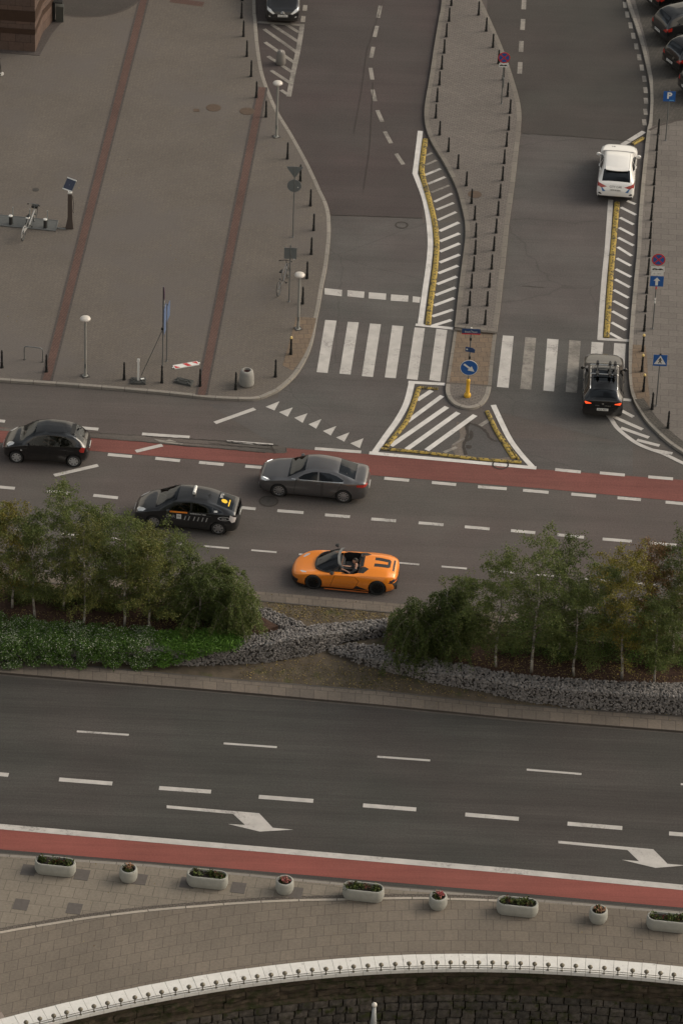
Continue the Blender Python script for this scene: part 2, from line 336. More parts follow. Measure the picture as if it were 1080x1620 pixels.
def W2(pts, z=0.0): return [P(a, b, z) for a, b in pts]
def sheet(name, pts_px, z, mat, px_z=None, kind='structure', smoothn=0):
    if smoothn: pts_px = spline(pts_px, smoothn)
    w = W2(pts_px, z if px_z is None else px_z)
    a = sum(w[i].x * w[(i + 1) % len(w)].y - w[(i + 1) % len(w)].x * w[i].y for i in range(len(w)))
    if a < 0: w = w[::-1]
    o = mesh_obj(name, [(p.x, p.y, z) for p in w], tess(w), mat); o['kind'] = kind; return o
def ribbon_mb(mb, world, wl, wr, z, mi=0, uvs=None, v0=0.0):
    A = offset_line(world, wl); B = offset_line(world, -wr); n = len(world); s = 0.0
    vv = []; ff = []; ds = []
    for i in range(n):
        if i: s += (Vector(world[i][:2]) - Vector(world[i - 1][:2])).length
        ds.append(s); vv.append((A[i].x, A[i].y, z)); vv.append((B[i].x, B[i].y, z))
    for i in range(n - 1):
        ff.append((2 * i, 2 * i + 1, 2 * i + 3, 2 * i + 2))
        if uvs is not None: uvs += [(ds[i], wl + wr), (ds[i], 0), (ds[i + 1], 0), (ds[i + 1], wl + wr)]
    mb.add(vv, ff, mi); return ds
def ribbon(name, world, wl, wr, z, mat, kind='structure'):
    mb = MB(); uv = []; ribbon_mb(mb, world, wl, wr, z, 0, uv)
    o = mb.build(name, mat); l = o.data.uv_layers.new(name='UVMap'); l.data.foreach_set('uv', [c for p in uv for c in p]); o['kind'] = kind; return o
def kerb(name, world, w, z1, mat, inward=1, z0=-0.02):
    """kerbstone line: outer edge follows world, extends w inward, top at z1"""
    inner = offset_line(world, w * inward); n = len(world); v = []; f = []; uv = []; s = 0
    b = 0.012; mid = offset_line(world, b * inward)
    for i in range(n):
        if i: s += (Vector(world[i][:2]) - Vector(world[i - 1][:2])).length
        o = world[i]; k = inner[i]; m2 = mid[i]
        v += [(o[0], o[1], z0), (o[0], o[1], z1 - b), (m2.x, m2.y, z1), (k.x, k.y, z1), (s, 0, 0)]
    vs2 = [x for j, x in enumerate(v) if j % 5 != 4]; S = [x[0] for j, x in enumerate(v) if j % 5 == 4]
    vc = [0, .12, .14, .3]
    for i in range(n - 1):
        for k in range(3):
            q = (4 * i + k, 4 * (i + 1) + k, 4 * (i + 1) + k + 1, 4 * i + k + 1)
            u = [(S[i], vc[k]), (S[i + 1], vc[k]), (S[i + 1], vc[k + 1]), (S[i], vc[k + 1])]
            if inward < 0: q = q[::-1]; u = u[::-1]
            f.append(q); uv += u
    o = mesh_obj(name, vs2, f, mat); l = o.data.uv_layers.new(name='UVMap'); l.data.foreach_set('uv', [c for p in uv for c in p]); o['kind'] = 'structure'; return o

# parapet line (world, top edge of the white coping at z = .30), fitted as a smooth arc
CZ = 0.30
_tp = [(0, 1612), (110, 1585), (172, 1571), (270, 1552), (352, 1538), (440, 1525), (540, 1516.5), (590, 1512), (665, 1510), (750, 1510), (840, 1511.5), (940, 1516), (1010, 1522), (1080, 1530)]
import numpy as np
_tw = np.array([[*P(a, b, CZ)[:2]] for a, b in _tp]); _pc = np.polyfit(_tw[:, 0], _tw[:, 1], 4)
_x0, _x1 = _tw[0, 0], _tw[-1, 0]
def arc_y(x):
    if x < _x0: return float(np.polyval(_pc, _x0) + np.polyval(np.polyder(_pc), _x0) * (x - _x0))
    if x > _x1: return float(np.polyval(_pc, _x1) + np.polyval(np.polyder(_pc), _x1) * (x - _x1))
    return float(np.polyval(_pc, x))
ARC = [Vector((x * 0.5, arc_y(x * 0.5), 0)) for x in range(-60, 61)]
ARC_S = offset_line(ARC, -0.86)   # outer (south) edge of the coping

# ground sheet reaching to the horizon, ending at the sunken court
g = [(a.x, a.y + -0.45, 0) for a in ARC]
g_ = [(-2500, g[0][1], 0)] + g + [(2500, g[-1][1], 0), (2500, 4000, 0), (-2500, 4000, 0)]
mesh_obj('ground', g_, tess(g_), M_base)['kind'] = 'structure'
mesh_obj('sunken_court_floor', [(-2500, -400, -6.5), (2500, -400, -6.5), (2500, g[60][1] + 3, -6.5), (-2500, g[60][1] + 3, -6.5)], [(0, 1, 2, 3)], M_gutter)['kind'] = 'structure'

Z1 = 0.004; Z2 = 0.008; Z3 = 0.012; Z4 = 0.016; Z5 = 0.020
# road zones
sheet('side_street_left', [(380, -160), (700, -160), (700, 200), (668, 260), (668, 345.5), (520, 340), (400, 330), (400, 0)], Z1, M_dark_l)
sheet('junction_surface', [(440, 340), (668, 345.5), (668, 352), (740, 352), (740, 690), (1000, 700), (1000, 752), (860, 742), (575, 717), (440, 707), (330, 640), (440, 630)], Z1, M_mid)
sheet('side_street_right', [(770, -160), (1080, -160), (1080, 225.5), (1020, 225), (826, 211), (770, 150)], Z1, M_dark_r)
sheet('side_street_right_lower', [(775, 208), (826, 211), (1020, 225), (1030, 225), (1040, 700), (1000, 705), (741, 640), (741, 520)], Z1 + 0.0015, M_mid)
# avenue, lower carriageway
low_top = W2([(-900, 996), (0, 1067), (148, 1080), (296, 1091), (400, 1100), (600, 1118), (822, 1140), (1080, 1160), (1980, 1236)])
low_bot = W2([(-900, 1271), (0, 1350), (540, 1396), (1080, 1440), (1980, 1516)])
lp = [(p.x, p.y, Z1) for p in low_bot] + [(p.x, p.y, Z1) for p in low_top[::-1]]
mesh_obj('lower_road', lp, tess(lp), M_low)['kind'] = 'structure'
# red lanes
sheet('red_bus_lane', [(-900, 600), (0, 676), (145, 690), (215, 698), (300, 707), (430, 713), (455, 709), (575, 718), (847, 742), (1080, 759.5), (1980, 830), (1980, 868), (1080, 793.5), (860, 773), (580, 751), (420, 736), (144, 713), (0, 700), (-900, 626)], Z2, M_red)
sheet('red_cycle_lane', [(-900, 1234), (0, 1311), (270, 1334), (540, 1358), (810, 1381), (1080, 1407), (1980, 1486), (1980, 1512), (1080, 1436), (810, 1412), (540, 1389), (270, 1366), (0, 1343.5), (-900, 1268)], Z2, M_red2)
# drain strip with torn edges
sheet('drain_strip', spline([(-60, 674), (0, 677), (120, 682), (190, 686), (243, 691), (330, 696.5), (400, 703), (448, 706), (453, 711), (449, 717), (400, 714), (340, 708.5), (300, 705.5), (240, 700), (180, 695), (120, 690.5), (0, 681), (-60, 679)], 3), Z3, M_drain)
zz = Zm(120, 655, 3.176)
def line_px(mb, pts, w, z, mi=0, n=5, taper=False):
    pts = spline(pts, n) if len(pts) > 2 else pts
    wv = W2(pts, z); ribbon_mb(mb, wv, w / 2, w / 2, z, mi)
mb = MB()
rnd = random.Random(3)
def crackline(mb, pts, w, z, jit=1.2):
    q = []
    for a, b in zip(pts, pts[1:]):
        k = max(2, int(math.hypot(b[0] - a[0], b[1] - a[1]) / 5))
        for i in range(k): q.append((a[0] + (b[0] - a[0]) * i / k + rnd.uniform(-jit, jit) * .4, a[1] + (b[1] - a[1]) * i / k + rnd.uniform(-jit, jit) * .45))
    q.append(pts[-1]); wv = W2(q, z)
    for a, b in zip(wv, wv[1:]): ribbon_mb(mb, [a, b], w * rnd.uniform(.3, .7), w * rnd.uniform(.3, .7), z)
for pts, w in [([(120, 683), (243, 690)], .03), ([(230, 690), (345, 697), (440, 705)], .07), ([(120, 690), (240, 700)], .03), ([(240, 700), (345, 709), (420, 716)], .06),
               ([(260, 698), (430, 710)], .03), ([(330, 701), (440, 712)], .03), ([(430, 706), (436, 717)], .10), ([(452, 708), (452, 714)], .05),
               ([(522, 340), (600, 342), (668, 345)], .04), ([(826, 211), (900, 215), (1020, 225)], .045), ([(825, 452), (860, 455)], .03),
               ([(590, 130), (585, 230), (575, 300)], .03), ([(606, 0), (580, 80), (572, 140), (560, 210)], .025)]:
    crackline(mb, pts, w, Z5)
# cracks around the pothole patch
zt = Zm(720, 640, 9.0)
hole = [(180, 270), (310, 300), (400, 350), (450, 400), (470, 460), (540, 510), (630, 525), (700, 600), (790, 740), (600, 770), (180, 735), (130, 620), (130, 560), (160, 500), (190, 420), (160, 330)]
crackline(mb, zt([(150, 720), (115, 600), (130, 530), (180, 420), (160, 300), (190, 265), (310, 300), (400, 350), (450, 400), (470, 460), (540, 510), (640, 525)]), .13, Z5, 1.0)
mb.build('tar_cracks', M_crack)['kind'] = 'structure'
_hc = (sum(p[0] for p in hole) / len(hole), sum(p[1] for p in hole) / len(hole)); rj = random.Random(6)
sheet('broken_surface', spline([(lambda k: (_hc[0] + (p[0] - _hc[0]) * k, _hc[1] + (p[1] - _hc[1]) * min(k, 1.1)))(rj.uniform(1.12, 1.42)) for p in zt(hole) for _hc in [(790 - 0, 696)]], 3), Z3 - .002, M_rim)
sheet('asphalt_patch', zt(hole), Z4, M_patch)
for pts in ([(215, 360), (250, 390), (255, 450), (225, 500), (170, 525), (165, 500), (205, 460), (200, 400)], [(150, 575), (225, 580), (235, 610), (200, 630), (150, 620)]):
    o = sheet('pothole', zt(pts), Z5 + .004, M_crack)
# ---- pavements ----
def raised(name, outline_px, z, mat):
    w = W2(outline_px, z); mb = MB(); mb.prism([(p.x, p.y) for p in w], 0.0, z, bottom=False); o = mb.build(name, mat); o['kind'] = 'structure'; return o
KZ = 0.12
pl = [(404.4, -160), (404.4, 0), (406, 30), (409, 68), (416, 113), (428, 148), (441.5, 178), (461, 210), (484.5, 252), (500, 284), (508, 302), (515.5, 317), (520.6, 333), (522.5, 350), (522.5, 375), (517.4, 420), (511.5, 450), (506, 483), (501, 507), (497, 530), (491, 552), (480, 575), (466, 595), (443, 615), (427, 623), (408, 630), (380, 631), (330, 628.5), (270, 622), (180, 614), (90, 607), (0, 601), (-90, 594), (-400, 569), (-900, 528)]
plz = spline(pl, 5); plw = W2(plz, KZ)
def zoneish(name, edge_w, far, z, mat):
    v = [(p[0], p[1]) for p in edge_w] + far
    mb = MB(); mb.prism(v, 0.0, z, bottom=False); o = mb.build(name, mat); o['kind'] = 'structure'; return o
plin = offset_line(plw, -0.17)   # inner edge of kerb
zoneish('plaza_pavement', plin, [(plw[-1].x, 300), (plw[0].x - 0.17, 300)], KZ - .002, M_plaza)
kerb('plaza_kerb', plw, 0.17, KZ, M_kerb, inward=-1)
# brick bands on the plaza
def band(name, a, b, w, edge=True, ext=0):
    A = P(*a, KZ); B = P(*b, KZ)
    ribbon(name, [A, B], w / 2, w / 2, KZ + .004, M_brick)
    if edge:
        mb = MB(); L = offset_line([A, B], w / 2 + .05); R = offset_line([A, B], -w / 2 - .05)
        ribbon_mb(mb, L, .05, .05, KZ + .008); ribbon_mb(mb, R, .05, .05, KZ + .008); mb.build(name + '_edging', M_brickedge)['kind'] = 'structure'
band('red_brick_band', (229, -5), (74, 602), 0.34)
band('red_brick_band', (415, 138), (319, 625), 0.34)
band('red_brick_band', (118, 160), (-60, 860), 0.30) if False else None
band('red_brick_band', (270, 0), (322, 7), 0.5, False)
# tan tactile area near the crossing, clipped to the kerb
tn = [(468, 501), (500, 503), (497.5, 516), (493, 533), (488, 547), (481, 562), (473, 574), (463, 586), (447, 578), (458, 540), (467, 508)]
sheet('tan_slabs', tn, KZ + .004, M_tan)
mb = MB()
for (cx, cy, r) in ((338, 170.5, .37), (391, 176, .37)): 
    c = P(cx, cy, KZ); mb.lathe((c.x, c.y, KZ - .05), [(r, 0), (r, .058), (r - .05, .062)], 24)
c = P(311, 174.5, KZ); mb.box((c.x, c.y, KZ), (.28, .28, .02), .1)
mb.build('manhole_covers', M_iron)['kind'] = 'structure'
c = P(57, 300, KZ); mb = MB(); mb.lathe((c.x, c.y, KZ - .05), [(.16, 0), (.16, .058)], 16); mb.build('valve_cover', M_irond)['kind'] = 'structure'
mb = MB()
for (cx, cy, r, z) in ((425, 793, .38, Z3), (635, 356, .28, Z3), (791, 735, .33, Z5)):
    c = P(cx, cy, z); w = [c + Vector((cos(k * pi / 12) * r, sin(k * pi / 12) * r, 0)) for k in range(25)]; ribbon_mb(mb, w, .035, .035, z + .004)
mb.build('manhole_rings', M_crack)['kind'] = 'structure'
c = P(425, 793, Z3); mesh_obj('manhole_cover', [c + Vector((cos(k * pi / 12) * .34, sin(k * pi / 12) * .34, 0)) for k in range(24)], [tuple(range(24))], M_irond)['kind'] = 'structure'
c = P(750.5, 307.5, KZ); mb = MB(); mb.lathe((c.x, c.y, KZ - .05), [(.33, 0), (.33, .058)], 24); mb.build('manhole_cover', M_iron)['kind'] = 'structure'
# dark drive at top left
c = P(135, -12, KZ)
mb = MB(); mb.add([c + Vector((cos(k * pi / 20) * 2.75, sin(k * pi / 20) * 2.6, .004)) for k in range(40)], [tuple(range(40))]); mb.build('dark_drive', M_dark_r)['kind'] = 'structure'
w = [c + Vector((cos(k * pi / 20) * 2.8, sin(k * pi / 20) * 2.65, 0)) for k in range(41)]; mb = MB(); ribbon_mb(mb, w, .06, .06, KZ + .008); mb.build('drive_edging', M_kerbd)['kind'] = 'structure'

# ---- median island ----
isl = [(712, -160), (698, 0), (694, 26), (686, 73), (678.7, 122), (672.6, 157), (670.5, 177), (671.6, 193.5), (675.6, 210), (684, 228.5), (699, 253), (711, 275), (721.5, 298), (729.6, 326), (734.7, 351), (735, 375), (731.7, 404), (725.5, 452), (718.4, 517)]
isr = [(785.6, 525), (791.8, 478), (801, 393), (805, 352), (813, 293.7), (820, 232.6), (823.5, 200), (824, 178), (820, 153), (809, 116), (797, 81.5), (782.6, 47), (762, 2), (700, -130)]
isw = W2(spline(isl, 4), KZ) + W2(spline(isr, 4), KZ); isw = [Vector(p) for p in isw]
loop = isw + [isw[0]]
zoneish('island_pavement', offset_line(isw, 0.15), [], KZ - .002, M_sett)
kerb('island_kerb', isw, 0.22, KZ, M_kerbd, inward=1)
# refuge: kerb nearly flush across the crossing, raised round nose
rf = [(717.5, 522), (711, 565), (704.8, 607), (704.5, 619), (709, 630), (717.5, 638.5), (729, 643.5), (743, 645.5), (756, 642.5), (766, 636), (773, 624.5), (776.6, 610), (779, 580), (784.7, 527.5)]
rw = W2(spline(rf, 4), .05)
zoneish('refuge_pavement', offset_line(rw, 0.1), [], .046, M_tan)
kerb('refuge_kerb', rw, 0.15, .05, M_kerbd, inward=1)
ns = [(704.8, 607), (704.5, 619), (709, 630), (717.5, 638.5), (729, 643.5), (743, 645.5), (756, 642.5), (766, 636), (773, 624.5), (776.6, 610)]
nw = W2(spline(ns, 5), .11)
zoneish('refuge_nose_pavement', offset_line(nw, .1), [], .106, M_sett)
kerb('refuge_nose_kerb', nw, 0.19, .11, M_kerb, inward=1)
mb = MB(); line_px(mb, [(705.5, 605.5), (777, 610.5)], .12, .112); line_px(mb, [(719, 520.5), (786, 526)], .14, .124); mb.build('island_cross_kerbs', M_kerb)['kind'] = 'structure'
# ---- right pavement ----
rp = [(1000, -130), (984, -30), (990, 0), (1000.6, 30.6), (1010.7, 61), (1020, 98), (1026, 126), (1028, 155), (1026, 190), (1022.6, 205), (1018, 245), (1012.5, 301), (1009, 347), (1007, 390), (1002, 444), (997, 499.6), (994, 545), (993.4, 582), (995.6, 613), (1001, 632), (1010, 649), (1022, 666.7), (1037.8, 683.3), (1054.4, 698), (1071, 710), (1095, 725), (1130, 741), (1190, 757), (1300, 768), (1980, 822)]
rpw = W2(spline(rp[1:], 5), KZ)
zoneish('right_pavement', offset_line(rpw, .15), [(rpw[-1].x, rpw[-1].y + 5), (rpw[-1].x, 300), (rpw[0].x + .2, 300)], KZ - .002, M_slab)
kerb('right_kerb', rpw, 0.19, KZ, M_kerb, inward=1)
sheet('parking_bay', [(1000, -120), (1004, 0), (1014.5, 40), (1025, 80), (1032, 126), (1033, 160), (1031, 200), (1050, 194), (1080, 189), (1400, 150), (1400, -120)], KZ + .004, M_park)
mb = MB(); line_px(mb, [(1026, 206), (1040, 199), (1060, 193.5), (1080, 189), (1200, 176)], .14, KZ + .008); mb.build('bay_kerb', M_kerbd)['kind'] = 'structure'
sheet('tan_slabs', [(1000, 545), (1020, 546), (1023, 570), (1024, 600), (1027, 630), (1026, 645), (1013, 640), (1005, 628), (1000, 612), (998.5, 585)], KZ + .004, M_tan)
ribbon('sett_border', W2(spline([(1003, 632), (1013, 647), (1025, 664), (1041, 680), (1057, 694.5), (1074, 706.5), (1098, 721)], 4), KZ), .42, 0, KZ + .008, M_park)
# ---- lower promenade ----
pk = W2([(-900, 1276), (0, 1350.5), (240, 1367.5), (540, 1396.5), (810, 1419), (1080, 1442), (1980, 1521)], .10)
pin = offset_line(pk, -.15)
zoneish('promenade_pavement', pin[::-1], [(-30.0, arc_y(-30) - .3)] + [(a.x, a.y - .3) for a in ARC[1:-1]] + [(30.0, arc_y(30) - .3)], .098, M_prom)
kerb('promenade_kerb', pk, 0.15, .10, M_kerb, inward=-1)
mb = MB(); ribbon_mb(mb, offset_line(pk, .11), .055, .055, Z3); mb.build('gutter', M_gutter)['kind'] = 'structure'
cv = [(-300, 1530), (-160, 1504), (-60, 1486), (0, 1476), (30, 1470.5), (87, 1461), (145, 1452), (235, 1441), (310, 1434.5), (360, 1430.5), (425, 1426.5), (482, 1424.5), (540, 1423.5), (605, 1421.8), (670, 1421.4), (705, 1422.5), (745, 1423.5), (800, 1426)]
cw = W2(spline(cv, 4), .10)
# slabs laid along the curve between the curved kerb and the parapet
cva = cw + W2([(900, 1432), (1080, 1446), (1500, 1482)], .10)
NB = 60; vv = []; ff = []; uv = []; s = 0
def resample(w, n):
    L = [0]
    for a, b in zip(w, w[1:]): L.append(L[-1] + (Vector(b[:2]) - Vector(a[:2])).length)
    out = []; j = 0
    for i in range(n):
        t = L[-1] * i / (n - 1)
        while j < len(L) - 2 and L[j + 1] < t: j += 1
        f = (t - L[j]) / max(1e-9, L[j + 1] - L[j]); a = w[j]; b = w[j + 1]
        out.append(Vector((a[0] + (b[0] - a[0]) * f, a[1] + (b[1] - a[1]) * f, 0)))
    return out
top = resample(cva, 90); bot = [Vector((p.x + (p.x + 0) * 0.0, arc_y(p.x) - .2, 0)) for p in top]
rows = 10; acc = 0
for i, (a, b) in enumerate(zip(top, bot)):
    if i: acc += (((a + b) / 2) - ((top[i - 1] + bot[i - 1]) / 2)).length
    for k in range(rows + 1):
        p = a.lerp(b, k / rows); vv.append((p.x, p.y, .104)); uv.append((acc, -(a - b).length * k / rows * 0 - (p.y - bot[i].y)))
for i in range(len(top) - 1):
    for k in range(rows): ff.append((i * (rows + 1) + k, i * (rows + 1) + k + 1, (i + 1) * (rows + 1) + k + 1, (i + 1) * (rows + 1) + k))
o = mesh_obj('curved_promenade', vv, ff, M_promc); l = o.data.uv_layers.new(name='UVMap')
l.data.foreach_set('uv', [c for f_ in ff for i in f_ for c in uv[i]]); o['kind'] = 'structure'
ribbon('curved_kerb_line', cw, .07, .07, .114, M_palekerb)
ribbon('cobble_strip', offset_line(cw, .17), .09, .10, .108, M_cobble)
ribbon('pale_slab_edge', [Vector((x * .25, arc_y(x * .25) + .26, 0)) for x in range(-80, -44)], .30, .25, .109, M_pale)
mb = MB()
for (cx, cy) in ((46, 1376.5), (130, 1384), (297, 1396.5), (377, 1404.5), (34, 1431), (118, 1437.5), (221, 1391), (467, 1412)):
    c = P(cx, cy, .10); mb.box((c.x, c.y, .1005), (.54, .62, .016), ROAD_A + .02)
mb.build('dark_slabs', M_darkslab)['kind'] = 'structure'
# ---- planted median: verges and soil ----
v1a = W2([(-900, 823), (0, 901), (423, 937), (620, 954), (1080, 994), (1980, 1070)], .10); v1b = W2([(-900, 838), (0, 915), (420, 951), (610, 968), (1080, 1008), (1980, 1086)], .10)
v2a = W2([(-900, 972), (0, 1044.5), (122, 1053), (222, 1062), (400, 1078), (600, 1093.5), (778, 1113), (1080, 1134), (1980, 1210)], .10); v2b = W2([(-900, 992), (0, 1063.5), (148, 1076), (296, 1087.5), (400, 1096.5), (600, 1114.5), (822, 1136.5), (1080, 1156.5), (1980, 1232)], .10)
mb = MB(); mb.prism([(p.x, p.y) for p in v1b] + [(p.x, p.y) for p in v2a[::-1]], 0, .085, bottom=False); mb.build('soil_bed', M_soil)['kind'] = 'structure'
def strip2(name, A, B, z, mat):
    n = 60; a = resample(A, n); b = resample(B, n); v = []; f = []; uv = []
    for i in range(n): v += [(a[i].x, a[i].y, z), (b[i].x, b[i].y, z)]
    s = [0]
    for i in range(1, n): s.append(s[-1] + (a[i] - a[i - 1]).length)
    for i in range(n - 1):
        f.append((2 * i, 2 * i + 1, 2 * i + 3, 2 * i + 2)); w = .8; uv += [(s[i], w), (s[i], 0), (s[i + 1], 0), (s[i + 1], w)]
    v += [(p.x, p.y, 0) for p in a] + [(p.x, p.y, 0) for p in b]
    for i in range(n - 1):
        f += [(2 * n + i, 2 * i, 2 * i + 2, 2 * n + i + 1), (2 * i + 1, 3 * n + i, 3 * n + i + 1, 2 * i + 3)]; uv += [(0, 0)] * 8
    o = mesh_obj(name, v, f, mat); l = o.data.uv_layers.new(name='UVMap'); l.data.foreach_set('uv', [c for p in uv for c in p]); o['kind'] = 'structure'
strip2('upper_verge', v1a, v1b, .10, M_vergeslab); strip2('lower_verge', v2a, v2b, .10, M_vergeslab)
mb = MB(); ribbon_mb(mb, v2a, .06, .03, .108); ribbon_mb(mb, v2b, .0, .10, .012); ribbon_mb(mb, v1b, .02, .05, .108); mb.build('verge_edging', M_gutter)['kind'] = 'structure'

# ================= ROAD MARKINGS =================
mbw = MB(); mbb = MB(); mbf = MB()
def dash(a, b, w, z=Z3, mb=None):
    line_px(mb or mbw, [a, b], w, z)
def quad(pts, z=Z3, mb=None):
    w = W2(pts, z); n = len(w)
    a = sum(w[i].x * w[(i + 1) % n].y - w[(i + 1) % n].x * w[i].y for i in range(n))
    if a < 0: w = w[::-1]
    (mb or mbw).add([(p.x, p.y, z) for p in w], tess(w))
# lower road
for a, b in [((122, 1157), (204, 1162.5)), ((354, 1176), (438, 1182)), ((596.5, 1197), (680, 1203)), ((832.5, 1217.5), (919, 1224.5)), ((1076, 1240.5), (1160, 1247)), ((-110, 1138), (-30, 1144))]:
    dash(a, b, .12)
for a, b in [((-66, 1219), (14, 1226)), ((94, 1233), (178, 1239.5)), ((252, 1246.5), (334, 1252.5)), ((409.5, 1260.5), (495.5, 1267)), ((574, 1274), (658, 1280.5)), ((735.5, 1288.5), (820, 1295.5)), ((897, 1303), (983.5, 1310)), ((1057.5, 1318.5), (1140, 1325))]:
    dash(a, b, .24)
for sh in (0, 1):
    q = [(264, 1274), (410, 1286.5), (431.5, 1309.5), (464, 1312.5), (411, 1315.5), (361, 1303.5), (387.5, 1305), (369, 1287.8), (264, 1278.5)] if not sh else \
        [(882.5, 1330), (1032.5, 1343.5), (1055, 1366.5), (1085, 1369), (1036, 1373), (982.5, 1360), (1010, 1362.5), (991.5, 1344.7), (882.5, 1334)]
    quad(q)
wl = W2([(-900, 1230), (0, 1307.5), (270, 1331), (540, 1354.5), (810, 1378), (1080, 1404), (1980, 1482)], Z4); ribbon_mb(mbw, wl, .16, .16, Z4)
# avenue rows
for a, b in [((171, 719), (209, 722.3)), ((246, 725), (285, 729)), ((315, 731.5), (354, 735)), ((388, 737.5), (430, 741)), ((607.5, 756.5), (646.7, 760)), ((682.7, 763.3), (721, 766.7)), ((755.5, 770), (801, 773.3)), ((826.7, 775.5), (867, 779)), ((903, 781.7), (942, 785)), ((976, 787.5), (1013, 790.5)), ((1052, 794.3), (1092, 798)), ((-55, 696), (-15, 700))]:
    dash(a, b, .22)
for a, b in [((-16, 769), (24, 772.5)), ((75, 777), (111, 780.5)), ((148, 783.5), (187, 787.5)), ((221, 789.5), (260, 793)), ((294, 796), (333, 799)), ((367, 801.5), (404.5, 805)), ((438.7, 807.8), (480, 811)), ((514, 814.5), (553.3, 817.5)), ((587, 821), (626, 824)), ((661.8, 827), (701, 830.3)), ((734.7, 833.3), (773.8, 836.7)), ((807.6, 839.3), (846, 842.8)), ((881, 846), (923, 850)), ((952.4, 852.7), (998.7, 856.3)), ((1026.7, 859), (1069, 862.5))]:
    dash(a, b, .21)
for k in range(-1, 15):
    x = 22 + 75.1 * k; dash((x, 838 + k * 6.45), (x + 40, 838 + k * 6.45 + 3.4), .12)
for a, b in [((-30, 663), (8.5, 666.5)), ((110, 675), (156, 679)), ((225, 686.5), (300, 691.5)), ((358.5, 698.5), (432, 704)), ((498, 709.5), (571, 715)), ((877.5, 742.7), (918, 746.7)), ((948, 748), (987.5, 751.5)), ((1024.6, 754.3), (1063.7, 757.5))]:
    dash(a, b, .22)
for a, b in [((86, 752), (155.6, 736)), ((215, 714), (257, 704)), ((340, 669), (403, 646.5))]: dash(a, b, .22, Z4)
quad([(243, 694), (262, 697), (268, 695), (280, 699), (274, 702), (262, 700), (252, 698.5)], Z4, mbf); quad([(276, 700), (290, 701), (288, 703.5), (274, 702.5)], Z4, mbf)
z7 = Zm(380, 600, 2.25)
for t in ([(90, 98), (140, 78), (122, 111)], [(138, 117), (187, 100), (169, 133)], [(192, 137), (239, 121), (222, 155)], [(243, 160), (289, 141), (270, 176)], [(294, 184), (342, 166), (322, 200)], [(341, 207), (388, 189), (370, 222)], [(391, 228), (438, 210), (425, 245)]): quad(z7(t))
# crossings
for q in [[(514.3, 506), (532.3, 507.3), (518, 590), (500.7, 588.7)], [(550, 509), (567.3, 510), (554.3, 592.6), (536.7, 591)], [(585, 511.7), (602.3, 513), (589.7, 596.3), (572, 595)], [(620, 514.7), (637.7, 516), (625.7, 598.3), (608.3, 597)],
          [(655.5, 518), (671.8, 519.2), (660, 601), (643, 599.2)], [(689.7, 520), (707, 522), (696, 603.4), (678.7, 601)], [(794.8, 530.5), (812, 531.7), (803.8, 613.6), (785.4, 612)], [(865, 535.8), (882.8, 537), (875.5, 619.3), (858.8, 617.7)],
          [(935, 540.7), (953.7, 542), (947, 624), (929.5, 623)], [(970.8, 542.7), (989, 544), (984, 627), (965, 626)]]: quad(q)
for q in [[(830.3, 533.4), (847.4, 534.6), (839.6, 616.5), (822, 614.9)], [(900, 538), (917.9, 539.5), (911.7, 621.4), (894, 620)]]: quad(q, Z3, mbf)
z3 = Zm(300, 310, 3.0)
for q in ([(640, 437), (723, 446), (721, 476), (640, 467)], [(748, 447), (829, 454), (826, 484), (748, 476)], [(850, 457), (932, 463), (930, 493), (848, 486)], [(955, 467), (1037, 473), (1035, 502), (953, 497)], [(1058, 476), (1094, 480), (1090, 507), (1056, 504)]): quad(z3(q))
# hatched zone beside the island
def wl_px(pts, w, z=Z4, mb=None): line_px(mb or mbb, pts, w, z)
wl_px([(664.6, 207), (660.5, 241), (656, 275)], .25); wl_px([(656, 274), (663, 291.7), (671, 314), (677, 342.6), (680, 373), (680, 395), (677, 425), (671.6, 462), (664.4, 515)], .25, Z4 + .0012)
wl_px([(657, 513.5), (716, 519.5)], .20, Z4 + .0024)
za = Zm(640, 200, 4.909); zb = Zm(640, 360, 4.909)
def stripe(z, a, b, mb, w=.15):
    p, q = z([a, b]); line_px(mb, [p, q], w, Z3)
for a, b in [((160, 228), (212, 205)), ((160, 300), (245, 262)), ((205, 512), (345, 457))]: stripe(za, a, b, mbf, .14)
for a, b in [((155, 378), (278, 328)), ((178, 447), (313, 392)), ((228, 585), (366, 520)), ((246, 647), (380, 593)), ((258, 727), (398, 664))]: stripe(za, a, b, mbw, .16)
for a, b in [((270, 812), (420, 745)), ((272, 892), (424, 830)), ((272, 972), (425, 908)), ((270, 1057), (425, 995))]: stripe(za, a, b, mbb, .19)
for a, b in [((260, 355), (413, 295)), ((250, 440), (403, 380)), ((236, 525), (393, 465)), ((226, 605), (383, 547)), ((213, 690), (372, 637)), ((208, 765), (362, 717))]: stripe(zb, a, b, mbb, .19)
# triangle
z6 = Zm(570, 590, 3.6)
wl_px(z6([(292, 55), (262, 170), (212, 265), (150, 352), (80, 452)]), .27); wl_px(z6([(272, 52), (480, 64)]), .22, Z4 + .0012); wl_px(z6([(50, 455), (1000, 541)]), .24, Z4 + .0012)
wl_px(z6([(755, 182), (800, 280), (850, 378), (912, 462), (980, 537)]), .24, Z4 + .0024)
for a, b, w in [((322, 155), (405, 100), .22), ((265, 277), (465, 130), .22), ((172, 415), (492, 193), .24), ((262, 435), (556, 225), .24), ((376, 440), (652, 240), .24)]: stripe(z6, a, b, mbb, w)
for a, b, w in [((525, 410), (590, 370), .10), ((475, 452), (548, 422), .16), ((680, 300), (740, 262), .2)]: stripe(z6, a, b, mbf, w)
